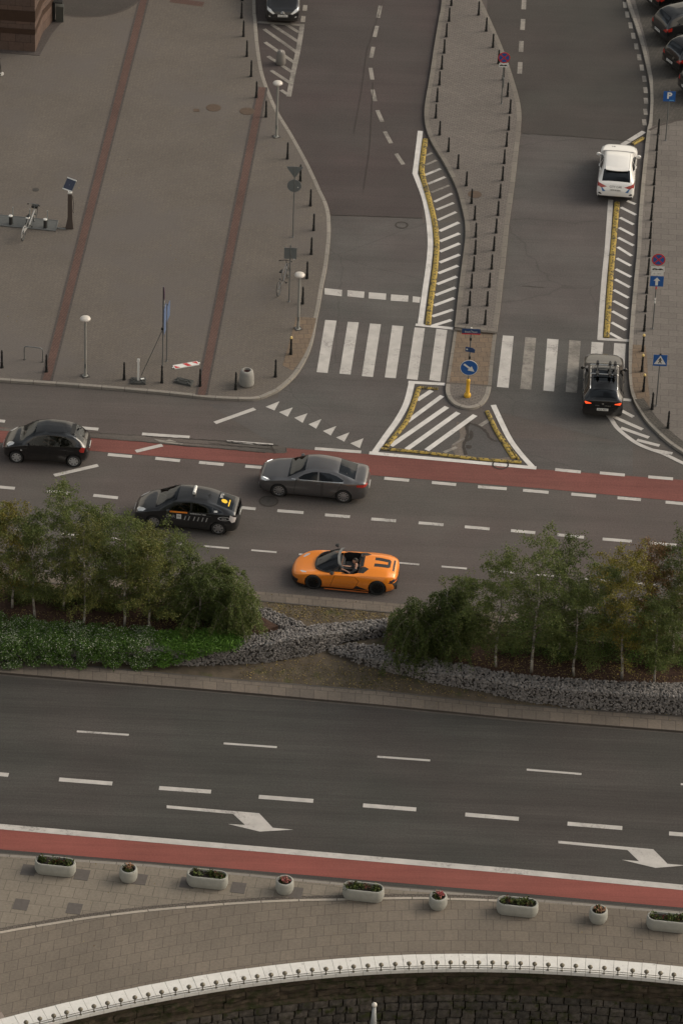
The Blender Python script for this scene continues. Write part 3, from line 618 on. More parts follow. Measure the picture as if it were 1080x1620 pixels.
# hatched zone on the right
zc = Zm(880, 370, 5.4); zd = Zm(880, 190, 5.4)
wl_px(zd([(460, 680), (432, 1080)]) + zc([(408, 350), (385, 640), (368, 905)]), .24, Z4, mbw); wl_px(zc([(350, 897), (628, 912)]), .20, Z4 + .0012, mbw)
wl_px(zd([(745, 98), (560, 212)]), .26, Z4, mbw)
for a, b in [((600, 690), (672, 718)), ((548, 745), (676, 810)), ((540, 832), (656, 892)), ((532, 918), (656, 984)), ((524, 1003), (656, 1072))]: stripe(zd, a, b, mbb, .17)
for a, b in [((520, 112), (640, 188)), ((512, 208), (632, 272)), ((502, 300), (634, 368)), ((497, 388), (624, 456)), ((485, 478), (612, 546)), ((483, 572), (608, 638)), ((474, 660), (596, 728)), ((468, 756), (588, 822)), ((452, 845), (560, 905))]: stripe(zc, a, b, mbb, .17)
ze = Zm(960, 560, 9.0)
wl_px(ze([(0, 860), (60, 935), (130, 1040), (250, 1150), (420, 1270), (600, 1350), (800, 1420), (1080, 1555), (1300, 1640)]), .20, Z4, mbw)
for a, b in [((180, 795), (370, 895)), ((60, 880), (500, 1075)), ((190, 1050), (590, 1190)), ((420, 1222), (740, 1305)), ((640, 1365), (925, 1415)), ((215, 645), (340, 658))]: stripe(ze, a, b, mbw, .20)
# side street dashes
zf = Zm(360, 0, 3.375)
for a, b in [((815, 30), (803, 95)), ((797, 138), (783, 197)), ((777, 250), (765, 308)), ((762, 362), (772, 425)), ((773, 478), (787, 540)), ((798, 588), (825, 650)), ((838, 702), (872, 765)), ((898, 820), (937, 878)), ((835, -75), (822, -12))]:
    stripe(zf, a, b, mbf if b[1] < 500 or b[1] > 1 else mbw, .20)
for a, b in [((426, -40), (422, -5)), ((415, 27), (411, 57)), ((405, 85), (401, 117))]: stripe(zf, a, b, mbf, .22)
wl_px(zf([(160, 118), (410, 135)]), .22, Z4, mbf); wl_px(zf([(398, 135), (378, 260), (348, 400), (326, 515)]), .24, Z4 + .0012, mbf)
for a, b in [((315, 132), (380, 172)), ((235, 130), (380, 225)), ((195, 155), (370, 280)), ((200, 225), (365, 340)), ((215, 300), (355, 392)), ((232, 375), (345, 450)), ((285, 480), (330, 510))]: stripe(zf, a, b, mbf, .20)
zg = Zm(640, 0, 4.909)
for a, b in [((930, -60), (926, -20)), ((925, 0), (921, 72)), ((917, 148), (912, 232)), ((905, 318), (900, 402)), ((895, 482), (890, 572))]: stripe(zg, a, b, mbf, .23)
zh = Zm(860, 0, 4.909)
for (a, b) in [(614, -45), (628, 38), (645, 113), (671, 197), (692, 278), (715, 360), (738, 445), (758, 525), (777, 612), (787, 700), (790, 783), (787, 868), (778, 950)]:
    stripe(zh, (a - 3, b - 23), (a + 3, b + 23), mbf, .20)
mbw.build('white_markings', M_white)['kind'] = 'structure'; mbb.build('fresh_white_markings', M_whiteb)['kind'] = 'structure'; mbf.build('faded_markings', M_whitef)['kind'] = 'structure'
# ================= CARS =================
M_blackpl = plain('black_plastic', (0.018, 0.018, 0.018), 0.55)
M_tyre = plain('tyre_rubber', (0.02, 0.02, 0.02), 0.8)
M_alloy = plain('alloy_silver', (0.45, 0.45, 0.46), 0.3, 0.85)
M_hub = plain('hubcap_silver', (0.42, 0.42, 0.42), 0.4, 0.4)
M_rimblack = plain('rim_black', (0.012, 0.012, 0.012), 0.3, 0.4)
M_chrome = plain('chrome', (0.72, 0.71, 0.69), 0.12, 1.0)
M_seam = plain('door_gap', (0.006, 0.006, 0.006), 0.9)
M_glass = glassmat('car_glass', (0.16, 0.17, 0.16))
M_glassd = glassmat('privacy_glass', (0.03, 0.03, 0.033))
M_glasslite = glassmat('clear_glass', (0.38, 0.40, 0.39))
M_headlamp = plain('headlamp_lens', (0.62, 0.63, 0.63), 0.15, 0.3, coat=1.0)
M_headon = plain('lit_headlamp', (0.8, 0.8, 0.8), 0.2, emis=(1.0, 0.98, 0.92), es=0.9)
M_tail = plain('tail_lamp_red', (0.30, 0.018, 0.012), 0.2, coat=1.0)
M_tailc = plain('tail_lamp_clear', (0.62, 0.58, 0.57), 0.2, coat=1.0)
M_tailon = plain('lit_brake_lamp', (0.6, 0.05, 0.02), 0.3, emis=(1.0, 0.09, 0.02), es=0.85)
M_plate = plain('plate_white', (0.62, 0.62, 0.60), 0.5)
M_text_dark = plain('lettering_black', (0.02, 0.02, 0.02), 0.6)
M_text_white = plain('lettering_white', (0.62, 0.62, 0.62), 0.5)
M_text_grey = plain('lettering_grey', (0.30, 0.30, 0.30), 0.5)
M_int = plain('interior_dark', (0.02, 0.02, 0.022), 0.8)
M_intg = plain('interior_grey', (0.10, 0.10, 0.09), 0.8)
M_amber = plain('amber_lens', (0.6, 0.22, 0.03), 0.3)
def carpaint(name, col, metal=0.0, rough=0.25, coat=1.0):
    m_, t, b = newmat(name); b.inputs['Base Color'].default_value = (*col, 1); b.inputs['Metallic'].default_value = metal; b.inputs['Roughness'].default_value = rough
    b.inputs['Coat Weight'].default_value = coat; b.inputs['Coat Roughness'].default_value = 0.04; b.inputs['Specular IOR Level'].default_value = 0.3
    tc = nd(t, 'ShaderNodeTexCoord').outputs['Object']      # road dust towards the sills
    sp = nd(t, 'ShaderNodeSeparateXYZ'); t.links.new(tc, sp.inputs[0])
    d = _mul(t, _map(t, sp.outputs['Z'], 0.2, 0.65, 0.25, 0.0), _map(t, _noise(t, tc, 4, 6), 0.3, 0.7, 0.5, 1.2))
    c = _mixc(t, d, col, (0.10, 0.09, 0.08)); t.links.new(c, b.inputs['Base Color'])
    r = _map(t, d, 0, 0.4, rough, min(1, rough + .35)); t.links.new(r, b.inputs['Roughness'])
    return m_
M_black = carpaint('car_paint_black', (0.004, 0.004, 0.0045))
M_blackw = carpaint('car_paint_black_warm', (0.006, 0.0055, 0.0055), rough=0.3)
M_grey = carpaint('car_paint_grey', (0.115, 0.112, 0.115), 0.65, 0.32)
M_orange = carpaint('car_paint_orange', (0.85, 0.25, 0.018), 0.1, 0.35)
M_whitec = carpaint('car_paint_white', (0.72, 0.71, 0.69), 0.0, 0.25)
M_anth = carpaint('car_paint_anthracite', (0.014, 0.0145, 0.016), 0.2, 0.3)
M_bluedec = plain('blue_decal', (0.04, 0.13, 0.30), 0.4)
M_orangedec = plain('orange_decal', (0.75, 0.22, 0.02), 0.4)
M_yellowdec = plain('yellow_decal', (0.80, 0.50, 0.02), 0.4)

def pchip(xs, ys, x):
    n = len(xs); h = [xs[i + 1] - xs[i] for i in range(n - 1)]; d = [(ys[i + 1] - ys[i]) / h[i] for i in range(n - 1)]
    m_ = [0.0] * n; m_[0] = d[0]; m_[-1] = d[-1]
    for i in range(1, n - 1):
        if d[i - 1] * d[i] > 0:
            w1 = 2 * h[i] + h[i - 1]; w2 = h[i] + 2 * h[i - 1]; m_[i] = (w1 + w2) / (w1 / d[i - 1] + w2 / d[i])
    if x <= xs[0]: return ys[0]
    if x >= xs[-1]: return ys[-1]
    i = 0
    while x > xs[i + 1]: i += 1
    t = (x - xs[i]) / h[i]
    return ys[i] * (1 + 2 * t) * (1 - t) ** 2 + h[i] * m_[i] * t * (1 - t) ** 2 + ys[i + 1] * t * t * (3 - 2 * t) + h[i] * m_[i + 1] * t * t * (t - 1)
def chaikin(p, q=0.25):
    o = [p[0]]
    for a, b in zip(p, p[1:]):
        o.append(tuple(a[k] * (1 - q) + b[k] * q for k in range(2))); o.append(tuple(a[k] * q + b[k] * (1 - q) for k in range(2)))
    o.append(p[-1]); return o

class Car:
    """a car shell lofted from its own stations; panels are then cut out of it as parts.
    stations: (s from the nose, half width, bottom z, shoulder z, shoulder y, corner y, corner z, top z)"""
    def __init__(c, name, L, st, label, cat, paint_, group=None, step=0.05, mid=0.48):
        c.L = L; c.root = empty(name, label=label, cat=cat, group=group); c.paint = paint_
        xs = [s[0] for s in st]; S = [xs[0] + 0.0]
        ns = int(L / step); S = sorted(set([round(L * 0.5 * (1 - cos(pi * i / ns)) * 0.35 + L * i / ns * 0.65, 4) for i in range(ns + 1)]))
        rings = []
        for s in S:
            w, zb, zs, ys, yc, zc, zt = [pchip(xs, [q[k] for q in st], s) for k in range(1, 8)]
            zm = zb + (zs - zb) * mid
            ctl = [(0, zb), (w * .6, zb), (w * .93, zb + .01), (w * .985, zb + (zm - zb) * .35), (w, zm), ((w + ys) / 2 + .006, zm + (zs - zm) * .65), (ys, zs), (ys + (yc - ys) * .12, zs + (zc - zs) * .12), (ys + (yc - ys) * .88 + .01, zs + (zc - zs) * .88),
                   (yc * .93, zc + (zt - zc) * .35), (yc * .5, zc + (zt - zc) * .86), (0, zt)]
            r = chaikin(chaikin(ctl)); rings.append([(L / 2 - s, y, z) for y, z in r])
        n = len(rings[0]); V = []; F = []
        bm = bmesh.new(); c.bm = bm; G = []
        for r in rings:
            full = [(x, y, z) for x, y, z in r] + [(x, -y, z) for x, y, z in r[-2:0:-1]]
            G.append([bm.verts.new(p) for p in full])
        N = len(G[0])
        for i in range(len(G) - 1):
            for k in range(N):
                bm.faces.new((G[i][k], G[i][(k + 1) % N], G[i + 1][(k + 1) % N], G[i + 1][k]))
        for g_, sg in ((G[0], 1), (G[-1], -1)):
            cx = sum(v.co.x for v in g_) / N; cz = sum(v.co.z for v in g_) / N; prev = g_
            for t, bul in ((.75, .02), (.4, .03), (.12, .033)):
                ring = [bm.verts.new((cx + sg * bul, v.co.y * t, cz + (v.co.z - cz) * t)) for v in g_]
                for k in range(N): bm.faces.new((prev[k], prev[(k + 1) % N], ring[(k + 1) % N], ring[k]))
                prev = ring
            bm.faces.new(prev)
        bmesh.ops.recalc_face_normals(bm, faces=bm.faces)
        if sum(f.normal.z * f.calc_area() for f in bm.faces if f.calc_center_median().z > .9) < 0: bmesh.ops.reverse_faces(bm, faces=bm.faces)
        c.lay = bm.faces.layers.int.new('part'); c.parts = [('body', paint_)]; c.extra = {}
        bm.normal_update(); c.bvh = BVHTree.FromBMesh(bm)
    def X(c, s): return c.L / 2 - s
    def cut(c, name, mat, view, poly, side=0, only=None, conv=True, keep=None):
        """poly: convex outline. side view (s,z); front/rear view (y,z); top view (s,y)"""
        bm = c.bm; L2 = c.L / 2
        if view == 'side': pts = [(L2 - a, b) for a, b in poly]; ax = (0, 2); nrm = 1
        elif view in ('front', 'rear'): pts = list(poly); ax = (1, 2); nrm = 0
        else: pts = [(L2 - a, b) for a, b in poly]; ax = (0, 1); nrm = 2
        a = sum(pts[i][0] * pts[(i + 1) % len(pts)][1] - pts[(i + 1) % len(pts)][0] * pts[i][1] for i in range(len(pts)))
        if a < 0: pts = pts[::-1]
        lo = [min(p[k] for p in pts) - .12 for k in (0, 1)]; hi = [max(p[k] for p in pts) + .12 for k in (0, 1)]
        def ok(f):
            q = f.calc_center_median(); n = f.normal
            if view == 'side' and (q.y * side <= 0.02 or n.y * side < 0.12): return False
            if view == 'front' and (n.x < 0.15 or q.x < 0): return False
            if view == 'rear' and (n.x > -0.15 or q.x > 0): return False
            if view == 'top' and n.z < 0.18: return False
            if only is not None and f[c.lay] not in only: return False
            u = (q[ax[0]], q[ax[1]]); return lo[0] < u[0] < hi[0] and lo[1] < u[1] < hi[1]
        for i in range(len(pts)):
            p, q = pts[i], pts[(i + 1) % len(pts)]
            e = (q[0] - p[0], q[1] - p[1]); nn = [0, 0, 0]; nn[ax[0]] = e[1]; nn[ax[1]] = -e[0]; co = [0, 0, 0]; co[ax[0]] = p[0]; co[ax[1]] = p[1]
            fs = [f for f in bm.faces if ok(f)]; ed = set(); vs_ = set()
            for f in fs: ed.update(f.edges); vs_.update(f.verts)
            bmesh.ops.bisect_plane(bm, geom=fs + list(ed) + list(vs_), dist=1e-5, plane_co=co, plane_no=nn)
        bm.normal_update(); idx = len(c.parts); c.parts.append((name, mat)); k = 0
        for f in bm.faces:
            if not ok(f): continue
            q = f.calc_center_median(); u = (q[ax[0]], q[ax[1]])
            if all((pts[(i + 1) % len(pts)][0] - pts[i][0]) * (u[1] - pts[i][1]) - (pts[(i + 1) % len(pts)][1] - pts[i][1]) * (u[0] - pts[i][0]) >= -1e-7 for i in range(len(pts))):
                f[c.lay] = idx; k += 1
        return idx
    def both(c, name, mat, view, poly, **k): return [c.cut(name, mat, view, poly, side=s, **k) for s in (1, -1)]
    def mirror_fr(c, name, mat, view, poly, **k):
        return [c.cut(name, mat, view, poly, **k), c.cut(name, mat, view, [(-a, b) for a, b in poly] if view != 'top' else [(a, -b) for a, b in poly], **k)]
    def door(c, poly, handle=None, side=(1, -1)):
        cx = sum(p[0] for p in poly) / len(poly); cz = sum(p[1] for p in poly) / len(poly)
        for s in side:
            i = c.cut('door_gap', M_seam, 'side', poly, side=s, only={0})
            inn = []
            for a, b in poly:
                d = math.hypot(a - cx, b - cz); k = (d - .016) / d; inn.append((cx + (a - cx) * k, cz + (b - cz) * k))
            j = c.cut('door', c.paint, 'side', inn, side=s, only={i})
            if handle: c.extra.setdefault(j, []).append((handle, s))
    def arch(c, s, r, z=None, n=18):
        z = r * .97 if z is None else z
        for sd_ in (1, -1):
            c.cut('__del', None, 'side', [(s + r * cos(2 * pi * k / n), z + r * sin(2 * pi * k / n)) for k in range(n)], side=sd_)
    def finish(c):
        bm = c.bm; idxs = {}
        for f in bm.faces: idxs.setdefault(f[c.lay], []).append(f)
        objs = {}
        for i, fs in idxs.items():
            name, mat = c.parts[i]
            if name == '__del': continue
            vm = {}; V = []; F = []
            for f in fs:
                q = []
                for v in f.verts:
                    if v.index not in vm or True:
                        if v not in vm: vm[v] = len(V); V.append(tuple(v.co))
                    q.append(vm[v])
                F.append(tuple(q))
            o = mesh_obj(name, V, F, mat, c.root, smooth=True); objs[i] = o
            o.data.set_sharp_from_angle(angle=radians(50))
            for (hs, hz), s in c.extra.get(i, []):
                p = c.on_side(hs, hz, s); mb = MB(); mb.box(p + Vector((0, s * .02, 0)), (.19, .035, .03), top=.85); mb.build('handle', c.paint if not getattr(c, 'hm', None) else c.hm, o)
        c.objs = objs; bm.free(); return c
    def on_side(c, s, z, side):
        h = c.bvh.ray_cast(Vector((c.X(s), side * 2.0, z)), Vector((0, -side, 0))); return h[0] if h[0] else Vector((c.X(s), side * .85, z))
    def on_end(c, y, z, sg):
        h = c.bvh.ray_cast(Vector((sg * 5.0, y, z)), Vector((-sg, 0, 0))); return h[0] if h[0] else Vector((sg * c.L / 2, y, z))
    def on_top(c, s, y):
        h = c.bvh.ray_cast(Vector((c.X(s), y, 3.0)), Vector((0, 0, -1))); return h[0] if h[0] else Vector((c.X(s), y, 1))
    def wheel(c, s, y, r, rim='spokes', ns=10, mat=None, w=.21, caliper=None, house=.06):
        for side in (1, -1):
            cx = c.X(s); yo = y * side; mb = MB(); M = Matrix.Rotation(-side * pi / 2, 3, 'X')
            rr = r * .67
            mb.lathe((cx, yo - side * w, r), [(rr, 0), (r * .93, 0.004), (r * .985, w * .12), (r, w * .25), (r, w * .75), (r * .985, w * .9), (r * .93, w), (rr + .01, w - .004), (rr, w - .03)], 36, M=M)
            o = mb.build('wheel', M_tyre, c.root); smooth_angle(o, 50)
            mb = MB(); mt = [mat or M_alloy, M_rimblack]
            yy = yo - side * .035
            mb.lathe((cx, yo - side * w * .95, r), [(rr, 0.0), (rr + .008, w * .93), (rr - .012, w * .95), (rr - .018, w * .5)], 32, mi=0, M=M)
            mb.lathe((cx, yy - side * .03, r), [(rr - .01, 0), (rr - .01, .004)], 24, mi=1 if rim == 'spokes' else 0, M=M)
            if rim == 'spokes':
                for k in range(ns):
                    a = 2 * pi * k / ns + .2; d = Vector((cos(a), 0, sin(a))); t_ = Vector((-sin(a), 0, cos(a)))
                    wi, wo = rr * (1.5 / ns), rr * (1.5 / ns) * 1.15; q = Vector((cx, yy, r))
                    A = q + d * .04; B = q + d * (rr - .004)
                    v = [A - t_ * wi, A + t_ * wi, B + t_ * wo * .8, B - t_ * wo * .8]; off = Vector((0, side * .022, 0)); off2 = Vector((0, side * .008, 0))
                    mb.add([v[0] + off, v[1] + off, v[2] + off2, v[3] + off2, v[0] - off, v[1] - off, v[2] - off, v[3] - off], [(0, 1, 2, 3), (0, 4, 5, 1), (1, 5, 6, 2), (3, 7, 4, 0)], 0)
            mb.lathe((cx, yy, r), [(.055, -.005), (.055, .02), (.03, .028)], 16, mi=0, M=M)
            mb.build('rim', mt, o)
            if caliper:
                mb = MB(); mb.box((cx - .12, yy - side * .01, r + .03), (.10, .03, .17)); mb.build('brake_caliper', caliper, o)
            # wheel housing behind the arch opening
            mb = MB(); mb.lathe((cx, yo - side * (w + house), r), [(r * .5, 0), (r + house, 0.0), (r + house, w * .9)], 28, M=M)
            mb.f.pop(); mb.m.pop(); mb.build('wheel_housing', M_int, c.root)
    def mirror(c, s, z, mat, y=None, glassm=None, size=1.0):
        for side in (1, -1):
            p = c.on_side(s, z, side); mb = MB(); k = size
            q = p + Vector((0, side * .13 * k, .03))
            mb.bar(p - Vector((0, side * .03, 0)), q, .022, 8); mb.lathe(q - Vector((.05 * k, 0, 0)), [(.03 * k, -.02), (.085 * k, 0), (.095 * k, .05 * k), (.07 * k, .11 * k), (.02 * k, .135 * k)], 14, M=Matrix.Rotation(pi / 2, 3, 'Y'), sx=.72)
            smooth_angle(mb.build('wing_mirror', mat, c.root), 50)
    def plate(c, sg, z, text, w=.50, y=0, tilt=0.0, mat=None, label=None):
        p = c.on_end(y, z, sg); mb = MB(); mb.box(p + Vector((sg * .012, 0, 0)), (.014, w, .115)); o = mb.build('number_plate', mat or M_plate, c.root)
        if text:
            t = text_mesh('lettering', text, .095, M_text_dark, o, extrude=.001)
            R = Matrix(((0, 0, sg), (sg, 0, 0), (0, 1, 0))).to_4x4()
            for v in t.data.vertices: v.co = R.to_3x3() @ v.co + p + Vector((sg * .0205, 0, 0))
        return o
    def cabin(c, s0, s1, z=.42, seats=True, ztop=None, wheel_s=None, hw=.62, rear=True, seatmat=None):
        sm = seatmat or M_int; mb = MB(); mb.box((c.X((s0 + s1) / 2), 0, z), (s1 - s0, hw * 2.15, .03)); mb.build('cabin_floor', M_int, c.root)
        mb = MB(); mb.box((c.X(s0 + .25), 0, z + .3), (.42, hw * 2.1, .22), top=.9); mb.build('dashboard', M_int, c.root)
        sw = wheel_s or s0 + .62
        mb = MB(); q = Matrix.Rotation(radians(-65), 3, 'Y'); cc = Vector((c.X(sw), .36, z + .46)); R = .18
        pts = [cc + q @ Vector((R * cos(k * pi / 8), R * sin(k * pi / 8), 0)) for k in range(17)]; mb.tube(pts, .016, 6); mb.bar(cc, cc + q @ Vector((R, 0, 0)), .014, 6); mb.bar(cc + q @ Vector((0, R, 0)), cc + q @ Vector((0, -R, 0)), .014, 6); mb.bar(cc, cc + Vector((.3, 0, -.12)), .02)
        mb.build('steering_wheel', M_int, c.root)
        if seats:
            for y in (.36, -.36):
                for sb in ((sw + .78,) if not rear else (sw + .80, sw + 1.62)):
                    mb = MB(); x = c.X(sb)
                    mb.box((x + .24, y, z + .14), (.48, .48, .16), top=.95); mb.box((x - .04, y, z + .42), (.13, .46, .56), top=.86, M=Matrix.Rotation(radians(-14), 3, 'Y')); mb.box((x - .13, y, z + .76), (.08, .25, .16), top=.8, M=Matrix.Rotation(radians(-10), 3, 'Y'))
                    o = mb.build('seat', sm, c.root); bv = o.modifiers.new('b', 'BEVEL'); bv.width = .04; bv.segments = 2
    def place(c, pf, pr, fa, ra, track=None, side=1):
        """pf, pr: photograph pixels where the near front and rear tyres touch the road; fa, ra axle positions"""
        A = P(*pf, 0); B = P(*pr, 0); d = (A - B); d.z = 0; d.normalize(); n = Vector((-d.y, d.x, 0)) * side
        mid = (A + B) / 2 - n * (track or .78); off = (c.X(fa) + c.X(ra)) / 2
        c.root.location = (mid - d * off); c.root.location.z = .004; c.root.rotation_euler = (0, 0, atan2(d.y, d.x))
    def place_axis(c, p, ang, z=.004):
        c.root.location = (p.x, p.y, z); c.root.rotation_euler = (0, 0, ang)

def text_mesh(name, s, size, mat, parent=None, extrude=0.002, align='CENTER', xs=1.0, bold=0.0):
    cu = bpy.data.curves.new('t', 'FONT'); cu.body = s; cu.size = size; cu.extrude = extrude; cu.align_x = align; cu.align_y = 'CENTER'; cu.offset = bold; cu.resolution_u = 3
    ob = bpy.data.objects.new('t', cu); COL.objects.link(ob); dg = bpy.context.evaluated_depsgraph_get()
    me = bpy.data.meshes.new_from_object(ob.evaluated_get(dg)); bpy.data.objects.remove(ob)
    me.name = name; me.materials.clear(); me.materials.append(mat)
    for v in me.vertices: v.co.x *= xs
    o = bpy.data.objects.new(name, me); COL.objects.link(o)
    if parent: o.parent = parent
    return o
def side_text(car, s, z, txt, size, mat, side=1, xs=1.0, bold=0.0, name='lettering'):
    """lettering laid onto the flank; reads correctly from outside"""
    o = text_mesh(name, txt, size, mat, car.root, 0.0, xs=xs, bold=bold)
    for v in o.data.vertices:
        ss = s + v.co.x * side; zz_ = z + v.co.y; p = car.on_side(ss, zz_, side); v.co = p + Vector((0, side * .006, 0))
    return o

# ---- hatchback, black, front left of the photograph ----
def micra():
    L = 3.63
    st = [(0.0, .42, .34, .52, .40, .32, .56, .58), (.07, .60, .24, .62, .58, .44, .66, .69), (.25, .75, .20, .74, .73, .56, .80, .83), (.5, .81, .18, .83, .78, .66, .91, .95), (.72, .825, .17, .88, .80, .68, .97, 1.01),
          (1.0, .83, .17, .92, .80, .65, 1.16, 1.21), (1.42, .83, .17, .95, .80, .61, 1.39, 1.44), (1.95, .83, .17, .96, .80, .60, 1.48, 1.53), (2.5, .83, .17, .97, .80, .585, 1.47, 1.52), (2.95, .82, .18, .98, .78, .56, 1.38, 1.43),
          (3.28, .785, .20, .98, .74, .55, 1.19, 1.24), (3.48, .72, .23, .95, .67, .52, 1.0, 1.03), (3.58, .64, .27, .85, .58, .45, .90, .92), (3.63, .50, .34, .70, .44, .36, .76, .78)]
    c = Car('hatchback_car', L, st, 'small round black hatchback driving at the left edge of the avenue', 'car', M_black)
    fa, ra = .62, 3.05
    c.arch(fa, .335); c.arch(ra, .335)
    c.both('side_window', M_glasslite, 'side', [(1.02, .97), (1.30, 1.20), (1.60, 1.34), (1.95, 1.40), (1.95, .99)])
    c.both('side_window', M_glasslite, 'side', [(2.02, .99), (2.02, 1.40), (2.5, 1.385), (2.80, 1.28), (2.88, 1.08), (2.72, 1.0)])
    c.cut('windscreen', M_glasslite, 'top', [(.74, -.64), (.74, .64), (1.40, .565), (1.40, -.565)])
    c.cut('rear_window', M_glasslite, 'top', [(3.06, -.50), (3.06, .50), (3.42, .50), (3.42, -.50)])
    c.mirror_fr('headlight', M_headlamp, 'top', [(.16, .50), (.26, .42), (.42, .50), (.52, .64), (.46, .70), (.26, .68)])
    c.cut('grille', M_blackpl, 'front', [(-.30, .46), (.30, .46), (.34, .56), (-.34, .56)]); c.cut('lower_grille', M_blackpl, 'front', [(-.4, .28), (.4, .28), (.36, .38), (-.36, .38)])
    c.both('tail_light', M_tail, 'side', [(3.38, .98), (3.28, .84), (3.36, .74), (3.48, .72), (3.52, .92)])
    c.door([(1.05, .30), (2.05, .28), (2.05, .97), (1.16, .96)], (1.93, .86)); c.door([(2.08, .28), (2.62, .30), (2.74, .62), (2.76, .97), (2.08, .97)], (2.66, .88))
    c.finish()
    c.wheel(fa, .80, .29, 'spokes', 7, M_hub); c.wheel(ra, .80, .29, 'spokes', 7, M_hub)
    c.mirror(1.10, .98, M_black, size=.85); c.plate(1, .42, ''); c.plate(-1, .72, 'WX 30471', .46); c.cabin(.80, 3.1, .40, seatmat=M_intg, rear=True, hw=.60)
    mb = MB(); mb.box((c.X(2.96), 0, 1.435), (.20, .86, .03), top=.9); mb.build('spoiler', M_blackpl, c.root)
    mb = MB(); p = c.on_side(.83, .70, 1); mb.box(p, (.08, .02, .035)); mb.build('side_indicator', M_headlamp, c.root)
    c.place((26.7, 733), (116.3, 739.6), fa, ra, .80); return c
# ---- taxi ----
def taxi():
    L = 4.38
    st = [(0.0, .52, .32, .50, .50, .36, .55, .57), (.06, .62, .24, .58, .60, .44, .63, .66), (.3, .77, .19, .70, .76, .60, .76, .80), (.65, .85, .17, .82, .83, .70, .89, .92), (.88, .86, .165, .87, .83, .72, .95, .99),
          (1.35, .862, .165, .92, .83, .66, 1.19, 1.25), (1.85, .862, .165, .94, .83, .61, 1.39, 1.44), (2.4, .862, .165, .955, .83, .60, 1.43, 1.485), (3.0, .86, .165, .97, .82, .58, 1.39, 1.44), (3.6, .855, .17, .985, .80, .56, 1.24, 1.28),
          (4.1, .82, .18, .99, .75, .57, 1.08, 1.11), (4.24, .76, .20, .98, .69, .54, 1.02, 1.045), (4.31, .70, .24, .86, .63, .48, .90, .93), (4.38, .55, .34, .68, .50, .40, .74, .76)]
    c = Car('taxi_car', L, st, 'black taxi with a white roof light and telephone number, partly behind the birches', 'taxi', M_anth)
    fa, ra = .88, 3.58
    c.arch(fa, .345); c.arch(ra, .345)
    c.both('side_window', M_glasslite, 'side', [(1.42, .98), (1.75, 1.17), (2.05, 1.30), (2.38, 1.345), (2.38, 1.0)])
    c.both('side_window', M_glass, 'side', [(2.46, 1.0), (2.46, 1.345), (2.95, 1.32), (3.30, 1.23), (3.30, 1.03)])
    c.both('quarter_window', M_glassd, 'side', [(3.34, 1.03), (3.34, 1.215), (3.72, 1.08), (3.68, 1.045)])
    c.cut('windscreen', M_glass, 'top', [(.92, -.70), (.92, .70), (1.80, .58), (1.80, -.58)])
    c.cut('rear_window', M_glassd, 'top', [(3.45, -.50), (3.45, .50), (4.10, .52), (4.10, -.52)])
    c.mirror_fr('headlight', M_headlamp, 'top', [(.10, .44), (.18, .40), (.42, .58), (.52, .70), (.40, .74), (.18, .64)])
    c.cut('lower_grille', M_blackpl, 'front', [(-.44, .26), (.44, .26), (.38, .38), (-.38, .38)])
    c.both('tail_light', M_tailc, 'side', [(4.06, .99), (4.02, .80), (4.14, .66), (4.26, .68), (4.30, .86)])
    c.cut('tailgate_glass', M_glassd, 'rear', [(-.50, .86), (.50, .86), (.54, .98), (-.54, .98)])
    c.hm = M_blackpl
    c.door([(1.28, .30), (2.40, .28), (2.40, .98), (1.38, .97)], (2.27, .86)); c.door([(2.44, .28), (3.08, .30), (3.22, .60), (3.34, 1.0), (2.44, .99)], (3.2, .90))
    c.finish()
    c.wheel(fa, .83, .315, 'spokes', 7); c.wheel(ra, .83, .315, 'spokes', 7)
    c.mirror(1.5, 1.0, M_black); c.plate(1, .42, ''); c.plate(-1, .76, 'WI 11829'); c.cabin(1.1, 3.6, .40)
    # roof light
    p = c.on_top(2.46, 0); mb = MB(); mb.lathe(p + Vector((0, -.28, .09)), [(.02, 0), (.07, .015), (.08, .05), (.08, .51), (.07, .545), (.02, .56)], 16, M=Matrix.Rotation(-pi / 2, 3, 'X'), sx=.85)
    o = smooth_angle(mb.build('roof_light', plain('roof_light_white', (0.62, 0.62, 0.60), 0.4), c.root), 50)
    mb = MB(); mb.box(p + Vector((0, 0, .015)), (.10, .4, .03)); mb.build('roof_light_foot', M_blackpl, o)
    p = c.on_top(3.05, .1); mb = MB(); mb.bar(p, p + Vector((-.10, 0, .09)), .012); mb.build('aerial', M_blackpl, c.root)
    # lettering: outlined digits, small line, side badge
    for k, s_ in enumerate((2.19, 2.35, 2.57, 2.74, 2.92, 3.09)):
        o = side_text(c, s_, .70, '1', .27, M_text_grey, xs=1.1, bold=.008)
        for v in o.data.vertices: v.co.x -= (v.co.z - .70) * .3
    o = side_text(c, 1.58, .73, 'CAR', .20, M_text_grey, xs=1.0)
    side_text(c, 2.72, .935, 'WARSZAWA TAXI', .085, M_text_white, xs=.95)
    def flank_patch(name, pts, mat):
        V = [c.on_side(a, b, 1) + Vector((0, .007, 0)) for a, b in pts]; return mesh_obj(name, V, [tuple(range(len(V)))], mat, c.root)
    flank_patch('orange_stripe', [(1.46, .965), (2.28, .985), (2.28, .925), (1.46, .90)], M_orangedec)
    o = flank_patch('city_badge', [(1.83, .64), (2.03, .64), (2.03, .86), (1.83, .86)], M_text_white)
    o = side_text(c, 1.93, .75, 'W', .12, M_text_dark); o.name = 'badge_letter'
    for v in o.data.vertices: v.co.y += .004
    n = 28; V = []; F = []
    for k in range(n):
        a = 2 * pi * k / n
        for r_ in (1.0, .86): V.append(c.on_side(3.82 + .26 * r_ * cos(a), .83 + .085 * r_ * sin(a), 1) + Vector((0, .006, 0)))
